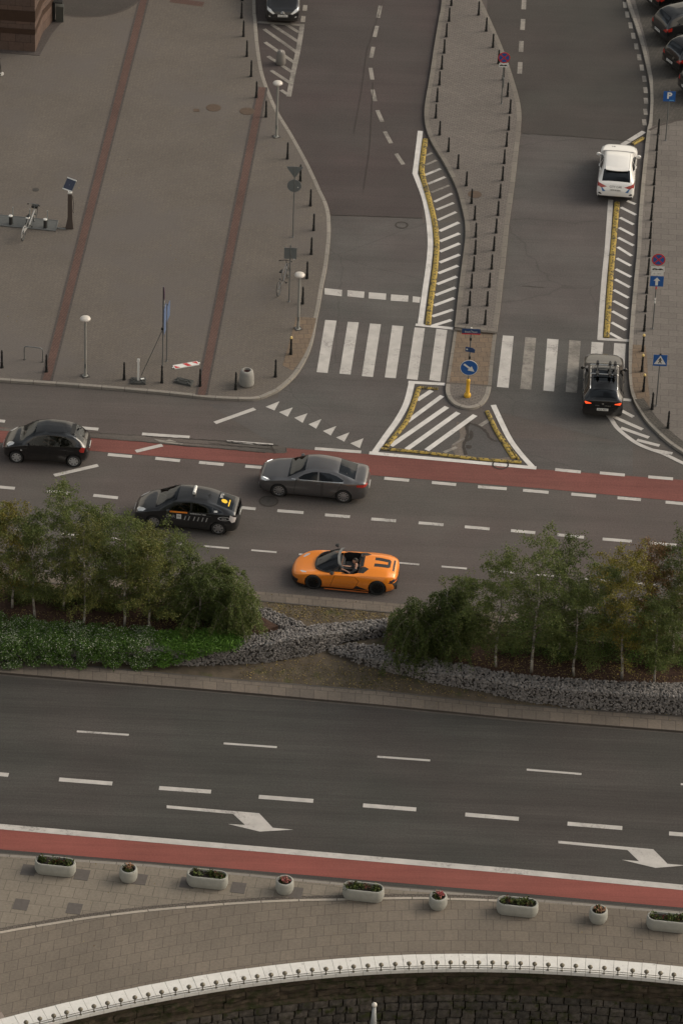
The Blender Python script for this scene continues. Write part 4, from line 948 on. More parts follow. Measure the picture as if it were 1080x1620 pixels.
    for k in range(n): F.append((2 * k, 2 * k + 1, (2 * k + 3) % (2 * n), (2 * k + 2) % (2 * n)))
    mesh_obj('oval_badge', V, F, M_text_white, c.root); side_text(c, 3.82, .83, 'eco', .13, M_text_white)
    V = [c.on_side(a, b, 1) + Vector((0, .008, 0)) for a, b in ((3.38, 1.06), (3.52, 1.06), (3.52, 1.12), (3.38, 1.12))]; mesh_obj('window_sticker', V, [(0, 1, 2, 3)], M_text_white, c.root)
    # stickers on the rear window
    V = [c.on_top(3.72 + .13 * cos(k * pi / 10), .12 + .13 * sin(k * pi / 10)) + Vector((0, 0, .006)) for k in range(20)]; mesh_obj('yellow_sticker', V, [tuple(range(20))], M_yellowdec, c.root)
    V = [c.on_top(a, b) + Vector((0, 0, .006)) for a, b in ((3.90, -.10), (3.95, -.10), (3.95, .36), (3.90, .36))]; mesh_obj('yellow_sticker', V, [(0, 1, 2, 3)], M_yellowdec, c.root)
    o = text_mesh('lettering', 'TAXI', .17, M_text_white, c.root, 0)
    for v in o.data.vertices: v.co = c.on_top(3.56 - v.co.y * -1, -.22 + v.co.x) + Vector((0, 0, .006))
    # chrome rear edge
    c.place((243, 836), (345.4, 846.7), fa, ra, .83); return c
# ---- grey four-door coupe ----
def coupe():
    L = 4.60
    st = [(0.0, .46, .34, .56, .44, .34, .62, .64), (.06, .66, .24, .64, .63, .48, .70, .72), (.30, .82, .18, .72, .80, .64, .79, .82), (.75, .905, .165, .82, .88, .72, .90, .93), (1.20, .915, .165, .875, .88, .76, .95, .98),
          (1.55, .915, .165, .90, .88, .70, 1.11, 1.15), (2.0, .915, .165, .925, .88, .63, 1.31, 1.365), (2.55, .915, .165, .94, .88, .61, 1.38, 1.435), (3.1, .913, .165, .955, .87, .59, 1.34, 1.39), (3.7, .91, .17, .965, .86, .60, 1.18, 1.225),
          (4.10, .885, .18, .97, .83, .67, 1.04, 1.07), (4.42, .80, .21, .965, .73, .62, .99, 1.01), (4.53, .72, .26, .90, .65, .54, .93, .955), (4.60, .56, .36, .72, .50, .40, .78, .80)]
    c = Car('coupe_car', L, st, 'metallic grey four-door coupe driving along the avenue', 'car', M_grey)
    fa, ra = .90, 3.63
    c.arch(fa, .355); c.arch(ra, .355)
    c.both('side_window', M_glass, 'side', [(1.60, .975), (1.92, 1.16), (2.25, 1.275), (2.50, 1.305), (2.50, .99)])
    c.both('side_window', M_glassd, 'side', [(2.57, .99), (2.57, 1.305), (2.95, 1.285), (3.30, 1.20), (3.60, 1.06), (3.55, 1.01)])
    c.cut('windscreen', M_glassd, 'top', [(1.24, -.73), (1.24, .73), (1.96, .60), (1.96, -.60)])
    c.cut('rear_window', M_glassd, 'top', [(3.36, -.56), (3.36, .56), (4.06, .61), (4.06, -.61)])
    c.mirror_fr('headlight', M_headlamp, 'top', [(.09, .52), (.14, .50), (.42, .70), (.50, .82), (.30, .80), (.14, .68)])
    c.cut('grille', M_blackpl, 'front', [(-.46, .42), (.46, .42), (.52, .62), (-.52, .62)]); c.mirror_fr('air_intake', M_blackpl, 'front', [(.48, .24), (.74, .26), (.72, .38), (.54, .40)])
    c.both('tail_light', M_tail, 'side', [(4.16, .93), (4.16, .84), (4.42, .80), (4.54, .84), (4.54, .92)])
    c.mirror_fr('tail_light', M_tail, 'rear', [(.42, .80), (.80, .80), (.80, .92), (.42, .90)])
    c.both('window_trim', M_chrome, 'side', [(1.42, .945), (3.60, .980), (3.60, 1.0), (1.42, .965)], only={0})
    c.door([(1.52, .29), (2.70, .27), (2.70, .965), (1.60, .945)], (2.55, .85)); c.door([(2.74, .27), (3.22, .29), (3.38, .62), (3.62, .985), (2.74, .97)], (3.42, .87))
    c.finish()
    c.wheel(fa, .88, .325, 'spokes', 10); c.wheel(ra, .88, .325, 'spokes', 10)
    c.mirror(1.68, 1.0, M_grey); c.plate(1, .34, ''); c.plate(-1, .52, 'WF 7742K'); c.cabin(1.3, 3.6, .38)
    mb = MB()
    for k in range(5): 
        a = c.on_top(.30 + .0 * k, .60 + .02 * k) if k == 0 else a
    for sgn in (1, -1):
        p1 = c.on_top(.20, .60 * sgn); p2 = c.on_top(.40, .75 * sgn); mb.bar(p1 + Vector((0, 0, .012)), p2 + Vector((0, 0, .012)), .012, 6)
    mb.build('running_light', M_headon, c.root)
    mb = MB(); p = c.on_end(0, .36, 1); mb.box(p + Vector((-.02, .0, -.08)), (.06, .80, .02)); mb.build('bumper_trim', M_chrome, c.root)
    mb = MB(); p = c.on_end(0, .30, -1); mb.box(p + Vector((.02, 0, -.02)), (.06, .9, .025)); mb.build('exhaust_trim', M_chrome, c.root)
    c.place((441, 786.7), (542.2, 796.3), fa, ra, .88); return c
# ---- orange open sports car ----
def spyder():
    L = 4.30
    st = [(0.0, .34, .20, .36, .32, .24, .38, .40), (.06, .52, .14, .42, .50, .40, .45, .47), (.30, .78, .11, .54, .74, .56, .57, .55), (.62, .91, .11, .66, .85, .62, .66, .62), (.9, .95, .11, .72, .87, .64, .72, .68), (1.2, .95, .11, .74, .88, .68, .77, .765),
          (1.6, .93, .11, .76, .88, .74, .80, .80), (2.1, .925, .11, .78, .88, .76, .82, .82), (2.65, .945, .11, .81, .89, .70, .86, .87), (2.90, .96, .11, .83, .88, .56, .96, .98), (3.35, .97, .11, .85, .87, .52, .98, 1.0),
          (3.85, .96, .13, .84, .83, .54, .95, .97), (4.12, .88, .20, .80, .73, .52, .88, .90), (4.24, .80, .28, .76, .65, .48, .82, .835), (4.30, .66, .36, .66, .55, .42, .72, .73)]
    c = Car('sports_car', L, st, 'bright orange open-top sports car with its driver, beside the planted median', 'sports car', M_orange, mid=.42)
    fa, ra = .94, 3.56
    c.arch(fa, .365, .335); c.arch(ra, .375, .34)
    k = c.cut('cockpit_opening', M_int, 'top', [(2.02, -.70), (2.02, .70), (2.25, .80), (2.55, .79), (2.74, .72), (2.74, -.72), (2.55, -.79), (2.25, -.80)])
    c.parts[k] = ('__del', None)
    k = c.cut('cowl_opening', M_int, 'top', [(.96, -.46), (.96, .46), (1.26, .68), (2.015, .70), (2.015, -.70), (1.26, -.68)]); c.parts[k] = ('__del', None)
    c.mirror_fr('rear_buttress', M_blackpl, 'top', [(2.745, .40), (2.745, .73), (2.95, .75), (3.16, .52), (2.98, .40)])
    c.cut('centre_panel', M_blackpl, 'top', [(2.745, -.395), (2.745, .395), (2.92, .38), (2.92, -.38)])
    c.mirror_fr('engine_vent', M_blackpl, 'top', [(3.34, .12), (3.34, .34), (3.95, .30), (3.95, .08)])
    c.cut('engine_vent', M_blackpl, 'top', [(3.88, -.28), (3.88, .28), (4.0, .24), (4.0, -.24)])
    c.cut('rear_slot', M_blackpl, 'top', [(4.10, -.40), (4.10, .40), (4.18, .40), (4.18, -.40)])
    c.mirror_fr('headlight', M_headlamp, 'top', [(.34, .50), (.42, .48), (.60, .62), (.62, .70), (.46, .66)])
    c.mirror_fr('front_intake', M_blackpl, 'front', [(.18, .16), (.74, .16), (.78, .34), (.30, .27)])
    c.both('side_intake', M_blackpl, 'side', [(2.55, .20), (2.72, .38), (2.95, .30), (3.2, .20)])
    c.both('sill_trim', M_blackpl, 'side', [(1.40, .10), (3.2, .10), (3.2, .16), (1.40, .16)], only={0})
    c.mirror_fr('tail_light', M_tail, 'rear', [(.36, .60), (.86, .62), (.84, .70), (.40, .66)]); c.cut('rear_grille', M_blackpl, 'rear', [(-.80, .34), (.80, .34), (.84, .58), (-.84, .58)])
    c.both('tail_vent', M_blackpl, 'side', [(3.98, .60), (4.20, .74), (4.27, .66), (4.12, .56)])
    c.door([(1.62, .24), (2.62, .24), (2.80, .60), (2.62, .775), (1.78, .74)], None)
    c.finish()
    c.wheel(fa, .93, .335, 'spokes', 10, M_rimblack, .25, house=.015, caliper=plain('brake_caliper_orange', (0.5, 0.13, 0.02), .5)); c.wheel(ra, .94, .345, 'spokes', 10, M_rimblack, .28, house=.015, caliper=MATS['brake_caliper_orange'])
    c.place((495.4, 932.4), (595.4, 941.7), fa, ra, .93)
    X = c.X
    # windscreen with black frame and grey header
    base = [(.93, 0, .725), (.99, .40, .735), (1.22, .66, .785), (1.55, .76, .80)]
    head = [(1.86, 0, 1.17), (1.88, .30, 1.165), (1.93, .54, 1.13), (2.0, .64, 1.09)]
    def full(a): return [(s, -y, z) for s, y, z in a[:0:-1]] + list(a)
    b_ = spline(full(base), 4); h2 = spline(full(head), 4); n = len(b_); V = []; F = []
    for i in range(n):
        for t in (0, .25, .5, .75, 1):
            p = Vector(b_[i]).lerp(Vector(h2[i]), t); V.append((X(p.x), p.y, p.z + .03 * sin(pi * t)))
    for i in range(n - 1):
        for k in range(4): F.append((i * 5 + k, (i + 1) * 5 + k, (i + 1) * 5 + k + 1, i * 5 + k + 1))
    mesh_obj('windscreen', V, F, glassmat('sports_glass', (.10, .10, .11)), c.root, smooth=True)
    mb = MB(); mb.tube([(X(a[0]), a[1], a[2]) for a in b_], .03, 6); mb.bar((X(1.55), .76, .80), (X(2.0), .64, 1.09), .028); mb.bar((X(1.55), -.76, .80), (X(2.0), -.64, 1.09), .028); mb.build('windscreen_frame', M_blackpl, c.root)
    mb = MB(); hp = [(X(a[0]), a[1], a[2]) for a in h2]
    for a, b in zip(hp, hp[1:]): mb.box(((a[0] + b[0]) / 2 - .02, (a[1] + b[1]) / 2, (a[2] + b[2]) / 2), (.10, abs(b[1] - a[1]) + .01, .03), atan2(b[0] - a[0], -(b[1] - a[1])) * -1 * 0)
    mb.build('windscreen_header', plain('header_grey', (0.16, 0.16, 0.155), .45), c.root)
    mesh_obj('dashboard', [(X(1.0), -.50, .70), (X(1.0), .50, .70), (X(1.95), .70, .74), (X(1.95), -.70, .74), (X(2.1), .66, .55), (X(2.1), -.66, .55)], [(0, 1, 2, 3), (3, 2, 4, 5)], M_int, c.root)
    # cockpit tub: floor, sides, rear wall, console
    mb = MB(); mb.box((X(2.35), 0, .30), (1.5, 1.6, .02)); mb.box((X(2.32), .83, .54), (.95, .04, .46)); mb.box((X(2.32), -.83, .54), (.95, .04, .46)); mb.box((X(2.79), 0, .56), (.05, 1.5, .54)); mb.box((X(2.3), 0, .45), (1.0, .20, .26), top=.9)
    mb.build('cockpit', M_int, c.root)
    for y in (.38, -.38):
        mb = MB(); mb.box((X(2.35), y, .42), (.50, .48, .14)); mb.box((X(2.68), y, .66), (.12, .46, .56), top=.8, M=Matrix.Rotation(radians(-20), 3, 'Y')); mb.box((X(2.76), y, .96), (.08, .24, .14), top=.8)
        o = mb.build('seat', M_int, c.root); bv = o.modifiers.new('b', 'BEVEL'); bv.width = .04; bv.segments = 2
    mb = MB(); q = Matrix.Rotation(radians(-68), 3, 'Y'); cc = Vector((X(2.03), .38, .80)); R = .17
    mb.tube([cc + q @ Vector((R * cos(k * pi / 8), R * sin(k * pi / 8), 0)) for k in range(17)], .016, 6); mb.bar(cc + q @ Vector((0, R, 0)), cc + q @ Vector((0, -R, 0)), .02, 6); mb.bar(cc, cc + Vector((.25, 0, -.15)), .025); mb.build('steering_wheel', M_blackpl, c.root)
    mb = MB(); mb.box(cc + Vector((-.03, 0, .03)), (.03, .09, .05)); mb.build('wheel_emblem', M_chrome, c.root)
    # far door top, mirrors, splitter
    for sd_ in (1, -1): mb = MB(); mb.box((X(2.32), sd_ * .79, .80), (.62, .035, .035), top=.8); mb.build('door_cap', M_blackpl, c.root)
    for sd_ in (1, -1):
        mb = MB(); mb.bar((X(1.78), sd_ * .80, .82), (X(1.72), sd_ * 1.0, .93), .02); mb.lathe((X(1.70) - .05, sd_ * 1.02, .95), [(.03, -.02), (.08, 0), (.09, .06), (.05, .14)], 12, M=Matrix.Rotation(pi / 2, 3, 'Y'), sx=.6, sy=1.3)
        smooth_angle(mb.build('wing_mirror', M_blackpl, c.root), 50)
    mb = MB(); w = spline([(.60, -.90), (.28, -.78), (.03, -.42), (-.03, 0), (.03, .42), (.28, .78), (.60, .90)], 5)
    mb.prism([(X(a), b) for a, b in w], .09, .12); mb.build('splitter', M_blackpl, c.root)
    mb = MB(); mb.box((X(4.24), 0, .24), (.18, 1.2, .16), top=.9); mb.build('diffuser', M_blackpl, c.root)
    for sd_ in (1, -1):
        mb = MB(); mb.box((X(2.3), sd_ * .955, .11), (1.8, .05, .02)); mb.build('sill', plain('sill_orange', (.45, .13, .03), .5) if sd_ == 1 else MATS['sill_orange'], c.root)
    return c
# ---- black hatchback seen from behind, bike carriers on its roof ----
def aclass():
    L = 4.30
    st = [(0.0, .42, .34, .56, .40, .32, .62, .64), (.07, .62, .22, .66, .60, .48, .72, .74), (.30, .80, .17, .76, .77, .62, .83, .86), (.62, .88, .165, .82, .85, .70, .90, .93), (.95, .895, .16, .86, .865, .74, .95, .98), (1.30, .90, .16, .90, .865, .74, 1.0, 1.03),
          (1.65, .90, .16, .92, .865, .68, 1.17, 1.21), (2.1, .90, .16, .94, .865, .63, 1.34, 1.39), (2.6, .90, .16, .955, .86, .61, 1.38, 1.44), (3.3, .90, .16, .965, .855, .60, 1.35, 1.41), (3.85, .895, .17, .97, .85, .59, 1.25, 1.31),
          (4.1, .89, .19, .97, .83, .62, 1.10, 1.15), (4.27, .87, .22, .95, .80, .66, .98, 1.01), (4.36, .84, .27, .86, .77, .62, .90, .93), (4.42, .74, .36, .66, .68, .52, .72, .75)]
    c = Car('hatchback_car', L, st, 'black hatchback with lit brake lights and roof bars, stopping across the zebra crossing', 'car', M_black)
    fa, ra = .88, 3.61
    c.arch(fa, .355); c.arch(ra, .355)
    c.both('side_window', M_glassd, 'side', [(1.70, .99), (2.05, 1.20), (2.4, 1.29), (2.62, 1.30), (2.62, 1.0)])
    c.both('side_window', M_glassd, 'side', [(2.69, 1.0), (2.69, 1.30), (3.2, 1.27), (3.55, 1.14), (3.62, 1.03)])
    c.cut('windscreen', M_glassd, 'top', [(1.34, -.71), (1.34, .71), (2.02, .60), (2.02, -.60)])
    c.cut('sunroof', M_glassd, 'top', [(2.22, -.46), (2.22, .46), (3.35, .44), (3.35, -.44)])
    c.cut('rear_window', M_glassd, 'top', [(3.88, -.54), (3.88, .54), (4.20, .60), (4.20, -.60)])
    c.mirror_fr('tail_light', M_tailon, 'rear', [(.48, .82), (.74, .79), (.80, .88), (.78, .92), (.54, .86)])
    c.mirror_fr('headlight', M_headlamp, 'top', [(.09, .50), (.14, .48), (.42, .66), (.48, .78), (.30, .78), (.14, .66)])
    c.door([(1.45, .29), (2.63, .27), (2.63, .965), (1.55, .95)], (2.5, .87)); c.door([(2.67, .27), (3.2, .29), (3.36, .62), (3.6, .98), (2.67, .97)], (3.42, .89))
    c.finish()
    c.wheel(fa, .875, .325, 'spokes', 8); c.wheel(ra, .875, .325, 'spokes', 8)
    c.mirror(1.78, 1.02, M_black); c.plate(-1, .55, 'PKZ 4E01'); c.plate(1, .36, '')
    mb = MB(); p = c.on_end(0, .84, -1); mb.lathe(p + Vector((-.012, 0, 0)), [(.045, 0), (.045, .012), (.02, .016)], 16, M=Matrix.Rotation(-pi / 2, 3, 'Y')); mb.build('emblem', M_chrome, c.root)
    for y, t in ((.36, 'A 180'), (-.26, '4MATIC')):
        pass
    mb = MB()
    for y in (.30, .24, .18, -.10, -.17, -.24, -.31): p = c.on_end(y, .745, -1); mb.box(p + Vector((-.008, 0, 0)), (.008, .045, .03))
    mb.build('badge_lettering', M_chrome, c.root)
    mb = MB()
    for sd_ in (1, -1):
        pts = [c.on_top(s, sd_ * .585) + Vector((0, 0, .045 if .1 < t < .9 else .0)) for s, t in ((2.08, 0), (2.25, .2), (2.6, .4), (3.0, .5), (3.4, .6), (3.7, .8), (3.82, 1))]; mb.tube(pts, .017, 8)
    mb.build('roof_rail', M_chrome, c.root)
    mb = MB()
    for s in (2.22, 3.0):
        mb = MB(); z = c.on_top(s, 0).z + .09; mb.box((c.X(s), 0, z), (.075, 1.24, .03), top=.9); mb.build('roof_bar', M_chrome, c.root)
    for y in (.30, -.24, -.46):
        mb = MB(); z = c.on_top(2.6, 0).z + .125; mb.box((c.X(2.62), y, z), (1.30, .06, .04)); mb.box((c.X(2.2), y, z + .03), (.16, .12, .07)); mb.box((c.X(3.02), y, z + .02), (.22, .14, .06)); mb.bar((c.X(2.2), y + .04, z), (c.X(2.55), y + .10, z + .10), .018)
        mb.build('bike_carrier', M_blackpl, c.root)
    A = P(951.6, 656.5, .25); B = P(953.0, 571, 0); A.z = 0; d = (B - A); d.z = 0; d.normalize()
    c.root.location = A + d * (L / 2); c.root.location.z = .004; c.root.rotation_euler = (0, 0, atan2(d.y, d.x)); return c
# ---- white crossover ----
def crossover():
    L = 4.36
    st = [(0.0, .44, .36, .62, .42, .34, .68, .70), (.07, .64, .26, .74, .62, .48, .80, .82), (.30, .80, .20, .84, .78, .62, .91, .94), (.62, .87, .195, .90, .84, .70, .98, 1.0), (.9, .895, .19, .94, .86, .74, 1.02, 1.04), (1.15, .895, .19, .97, .86, .74, 1.06, 1.09),
          (1.55, .89, .19, 1.0, .855, .68, 1.27, 1.32), (2.0, .885, .19, 1.02, .85, .64, 1.45, 1.50), (2.5, .885, .19, 1.04, .845, .62, 1.50, 1.555), (3.1, .89, .19, 1.06, .845, .61, 1.49, 1.55), (3.55, .895, .20, 1.08, .84, .63, 1.43, 1.49),
          (3.95, .895, .22, 1.08, .83, .67, 1.24, 1.28), (4.17, .88, .25, 1.04, .81, .67, 1.07, 1.10), (4.26, .86, .30, .95, .78, .62, .99, 1.01), (4.36, .76, .40, .70, .70, .52, .76, .78)]
    c = Car('crossover_car', L, st, 'white crossover with blue stripes, driving away along the hatched kerb zone', 'car', M_whitec)
    fa, ra = .88, 3.52
    c.arch(fa, .37); c.arch(ra, .37)
    c.both('side_window', M_glassd, 'side', [(1.62, 1.08), (1.95, 1.28), (2.25, 1.37), (2.5, 1.40), (2.5, 1.10)])
    c.both('side_window', M_glassd, 'side', [(2.57, 1.10), (2.57, 1.40), (3.0, 1.37), (3.3, 1.26), (3.2, 1.13)])
    c.cut('windscreen', M_glassd, 'top', [(1.16, -.72), (1.16, .72), (1.86, .62), (1.86, -.62)])
    c.cut('rear_window', M_glassd, 'top', [(3.60, -.61), (3.60, .61), (4.15, .66), (4.15, -.66)])
    c.mirror_fr('tail_light', M_tail, 'rear', [(.40, .90), (.68, .82), (.86, .94), (.86, 1.05), (.62, .98)])
    c.both('tail_light', M_tail, 'side', [(3.92, 1.05), (3.9, .98), (4.22, .84), (4.3, .90), (4.2, 1.02)])
    c.mirror_fr('headlight', M_headlamp, 'top', [(.09, .46), (.14, .44), (.42, .66), (.50, .78), (.30, .78), (.14, .64)])
    c.mirror_fr('stripe', M_bluedec, 'rear', [(.46, .68), (.60, .66), (.68, .84), (.62, .84)])
    c.both('stripe', M_bluedec, 'side', [(3.3, .52), (3.9, .70), (3.9, .80), (3.3, .60)], only={0})
    c.cut('rear_bumper', M_blackpl, 'rear', [(-.80, .20), (.80, .20), (.80, .44), (-.80, .44)]); c.mirror_fr('reflector', M_blackpl, 'rear', [(.62, .50), (.80, .52), (.78, .60), (.70, .60)])
    c.both('wheel_trim', M_blackpl, 'side', [(1.3, .19), (3.1, .19), (3.1, .36), (1.3, .36)], only={0})
    c.door([(1.35, .38), (2.52, .37), (2.52, 1.07), (1.45, 1.04)], (2.4, .96)); c.door([(2.56, .37), (3.05, .39), (3.2, .70), (3.4, 1.1), (2.56, 1.09)], (3.2, 1.2))
    c.finish()
    c.wheel(fa, .88, .345, 'spokes', 5); c.wheel(ra, .88, .345, 'spokes', 5)
    c.mirror(1.65, 1.10, M_whitec, size=1.15); c.plate(-1, .76, 'WX 8130C', .52); c.plate(1, .40, '')
    mb = MB(); mb.prism([(c.X(a), b) for a, b in [(3.45, -.56), (3.45, .56), (3.74, .52), (3.80, .3), (3.82, 0), (3.80, -.3), (3.74, -.52)]], 1.47, 1.50); smooth_angle(mb.build('spoiler', M_whitec, c.root), 40)
    for y in (.565, -.565):
        mb = MB(); mb.tube([c.on_top(s, y) + Vector((0, 0, .004)) for s in (2.0, 2.4, 2.8, 3.2, 3.45)], .012, 6); mb.build('roof_groove', M_seam if False else plain('groove_grey', (.35, .35, .35), .5) if 'groove_grey' not in MATS else MATS['groove_grey'], c.root)
    o = c.root
    p = c.on_top(.62, .30); t = text_mesh('lettering', '18', .22, M_text_dark, c.root, 0)
    for v in t.data.vertices: v.co = c.on_top(.62 - v.co.y, .30 - v.co.x * 1) + Vector((0, 0, .006))
    t2 = text_mesh('lettering', 'CITY CAR', .13, M_text_dark, c.root, 0)
    for v in t2.data.vertices: v.co = c.on_end(-v.co.x, .90 + v.co.y, -1) + Vector((-.006, 0, 0))
    A = P(971.5, 315, .28); A.z = 0; B = P(979, 243, 0); d = (B - A); d.z = 0; d.normalize()
    c.root.location = A + d * (L / 2); c.root.location.z = .004; c.root.rotation_euler = (0, 0, atan2(d.y, d.x)); return c
# ---- dark compact van facing the camera at the top edge, and the parked cars ----
def mpv(name, label, mat, pos, ang, group=None, L=4.12):
    st = [(0.0, .58, .34, .60, .55, .42, .66, .68), (.06, .76, .24, .72, .73, .56, .78, .80), (.30, .84, .19, .86, .82, .68, .93, .95), (.75, .865, .18, .98, .83, .72, 1.05, 1.07), (1.0, .865, .18, 1.0, .83, .72, 1.12, 1.15),
          (1.6, .865, .18, 1.02, .83, .66, 1.45, 1.50), (2.2, .865, .18, 1.04, .83, .64, 1.56, 1.61), (3.2, .86, .18, 1.05, .82, .63, 1.54, 1.59), (3.7, .85, .20, 1.05, .80, .62, 1.42, 1.48), (3.95, .83, .24, 1.0, .78, .64, 1.15, 1.2), (4.05, .80, .3, .9, .75, .6, .98, 1.0), (4.12, .72, .38, .7, .66, .5, .78, .8)]
    c = Car(name, L, st, label, 'car', mat, group); fa, ra = .80, 3.35
    c.arch(fa, .35); c.arch(ra, .35)
    c.both('side_window', M_glassd, 'side', [(1.35, 1.10), (1.75, 1.36), (2.3, 1.46), (2.3, 1.12)]); c.both('side_window', M_glassd, 'side', [(2.37, 1.12), (2.37, 1.46), (3.1, 1.45), (3.5, 1.30), (3.4, 1.13)])
    c.cut('windscreen', M_glassd, 'top', [(.98, -.70), (.98, .70), (1.6, .60), (1.6, -.60)]); c.cut('rear_window', M_glassd, 'top', [(3.72, -.56), (3.72, .56), (3.96, .58), (3.96, -.58)])
    c.mirror_fr('headlight', M_headlamp, 'front', [(.40, .66), (.48, .62), (.78, .80), (.78, .90), (.60, .84)]); c.mirror_fr('fog_light', M_headlamp, 'front', [(.60, .46), (.68, .46), (.70, .52), (.62, .52)])
    c.mirror_fr('tail_light', M_tail, 'rear', [(.50, .80), (.76, .78), (.80, .98), (.60, .92)]); c.cut('grille', M_blackpl, 'front', [(-.44, .34), (.44, .34), (.5, .46), (-.5, .46)])
    c.both('tail_light', M_tail, 'side', [(3.78, 1.02), (3.8, .84), (3.98, .80), (4.02, .96)])
    c.finish(); c.wheel(fa, .845, .315, 'spokes', 7); c.wheel(ra, .845, .315, 'spokes', 7); c.mirror(1.35, 1.10, mat); 
    c.plate(1, .56, 'WB 6041L' if group is None else ''); c.plate(-1, .62, 'WE 5508N' if group else '')
    if group is None:
        mb = MB()
        for dz in (.0, .05):
            p = c.on_end(0, .70 + dz, 1); mb.bar(p + Vector((.01, -.085, -.03)), p + Vector((.01, 0, .02)), .012, 6); mb.bar(p + Vector((.01, .085, -.03)), p + Vector((.01, 0, .02)), .012, 6)
        mb.build('chevron_emblem', M_chrome, c.root)
    c.root.location = pos; c.root.rotation_euler = (0, 0, ang); return c
cars = [micra(), taxi(), coupe(), spyder(), aclass(), crossover()]
A = P(445, 33.5, .25); A.z = .004
mpv('compact_van', 'dark compact van with white headlights facing the camera at the top edge', M_anth, A + Vector((.02, 2.06, 0)), -pi / 2 + .02)
def parked(corner_l, corner_r, z, label, mat, L=4.12, half=.72):
    a = P(*corner_l, .3); b = P(*corner_r, .3); e = b - a; e.z = 0; e.normalize(); hd = Vector((-e.y, e.x, 0)); m_ = (a + b) / 2
    p = m_ + hd * (L / 2) ; p.z = z
    return p, atan2(hd.y, hd.x)
KP = .128
gp = 'dark cars parked in the bay at the top right'
p, a = parked((1009, -1), (1035, 22), KP, '', None); mpv('parked_car', 'black parked car cut by the top edge, furthest back in the bay', M_black, p + Vector((.15, 0, 0)), a, gp)
p, a = parked((1029, 50), (1049, 68), KP, '', None); mpv('parked_car', 'parked dark grey car with pale roof, between the topmost car and the next', M_anth, p, a, gp)
p, a = parked((1045, 99), (1071, 119), KP, '', None); mpv('parked_car', 'black parked car with red tail lights, second from the parking sign', M_blackw, p, a, gp)
p, a = parked((1071, 141), (1092, 160), KP, '', None); mpv('parked_car', 'dark parked car just behind the blue parking sign, cut by the right edge', M_anth, p, a, gp)

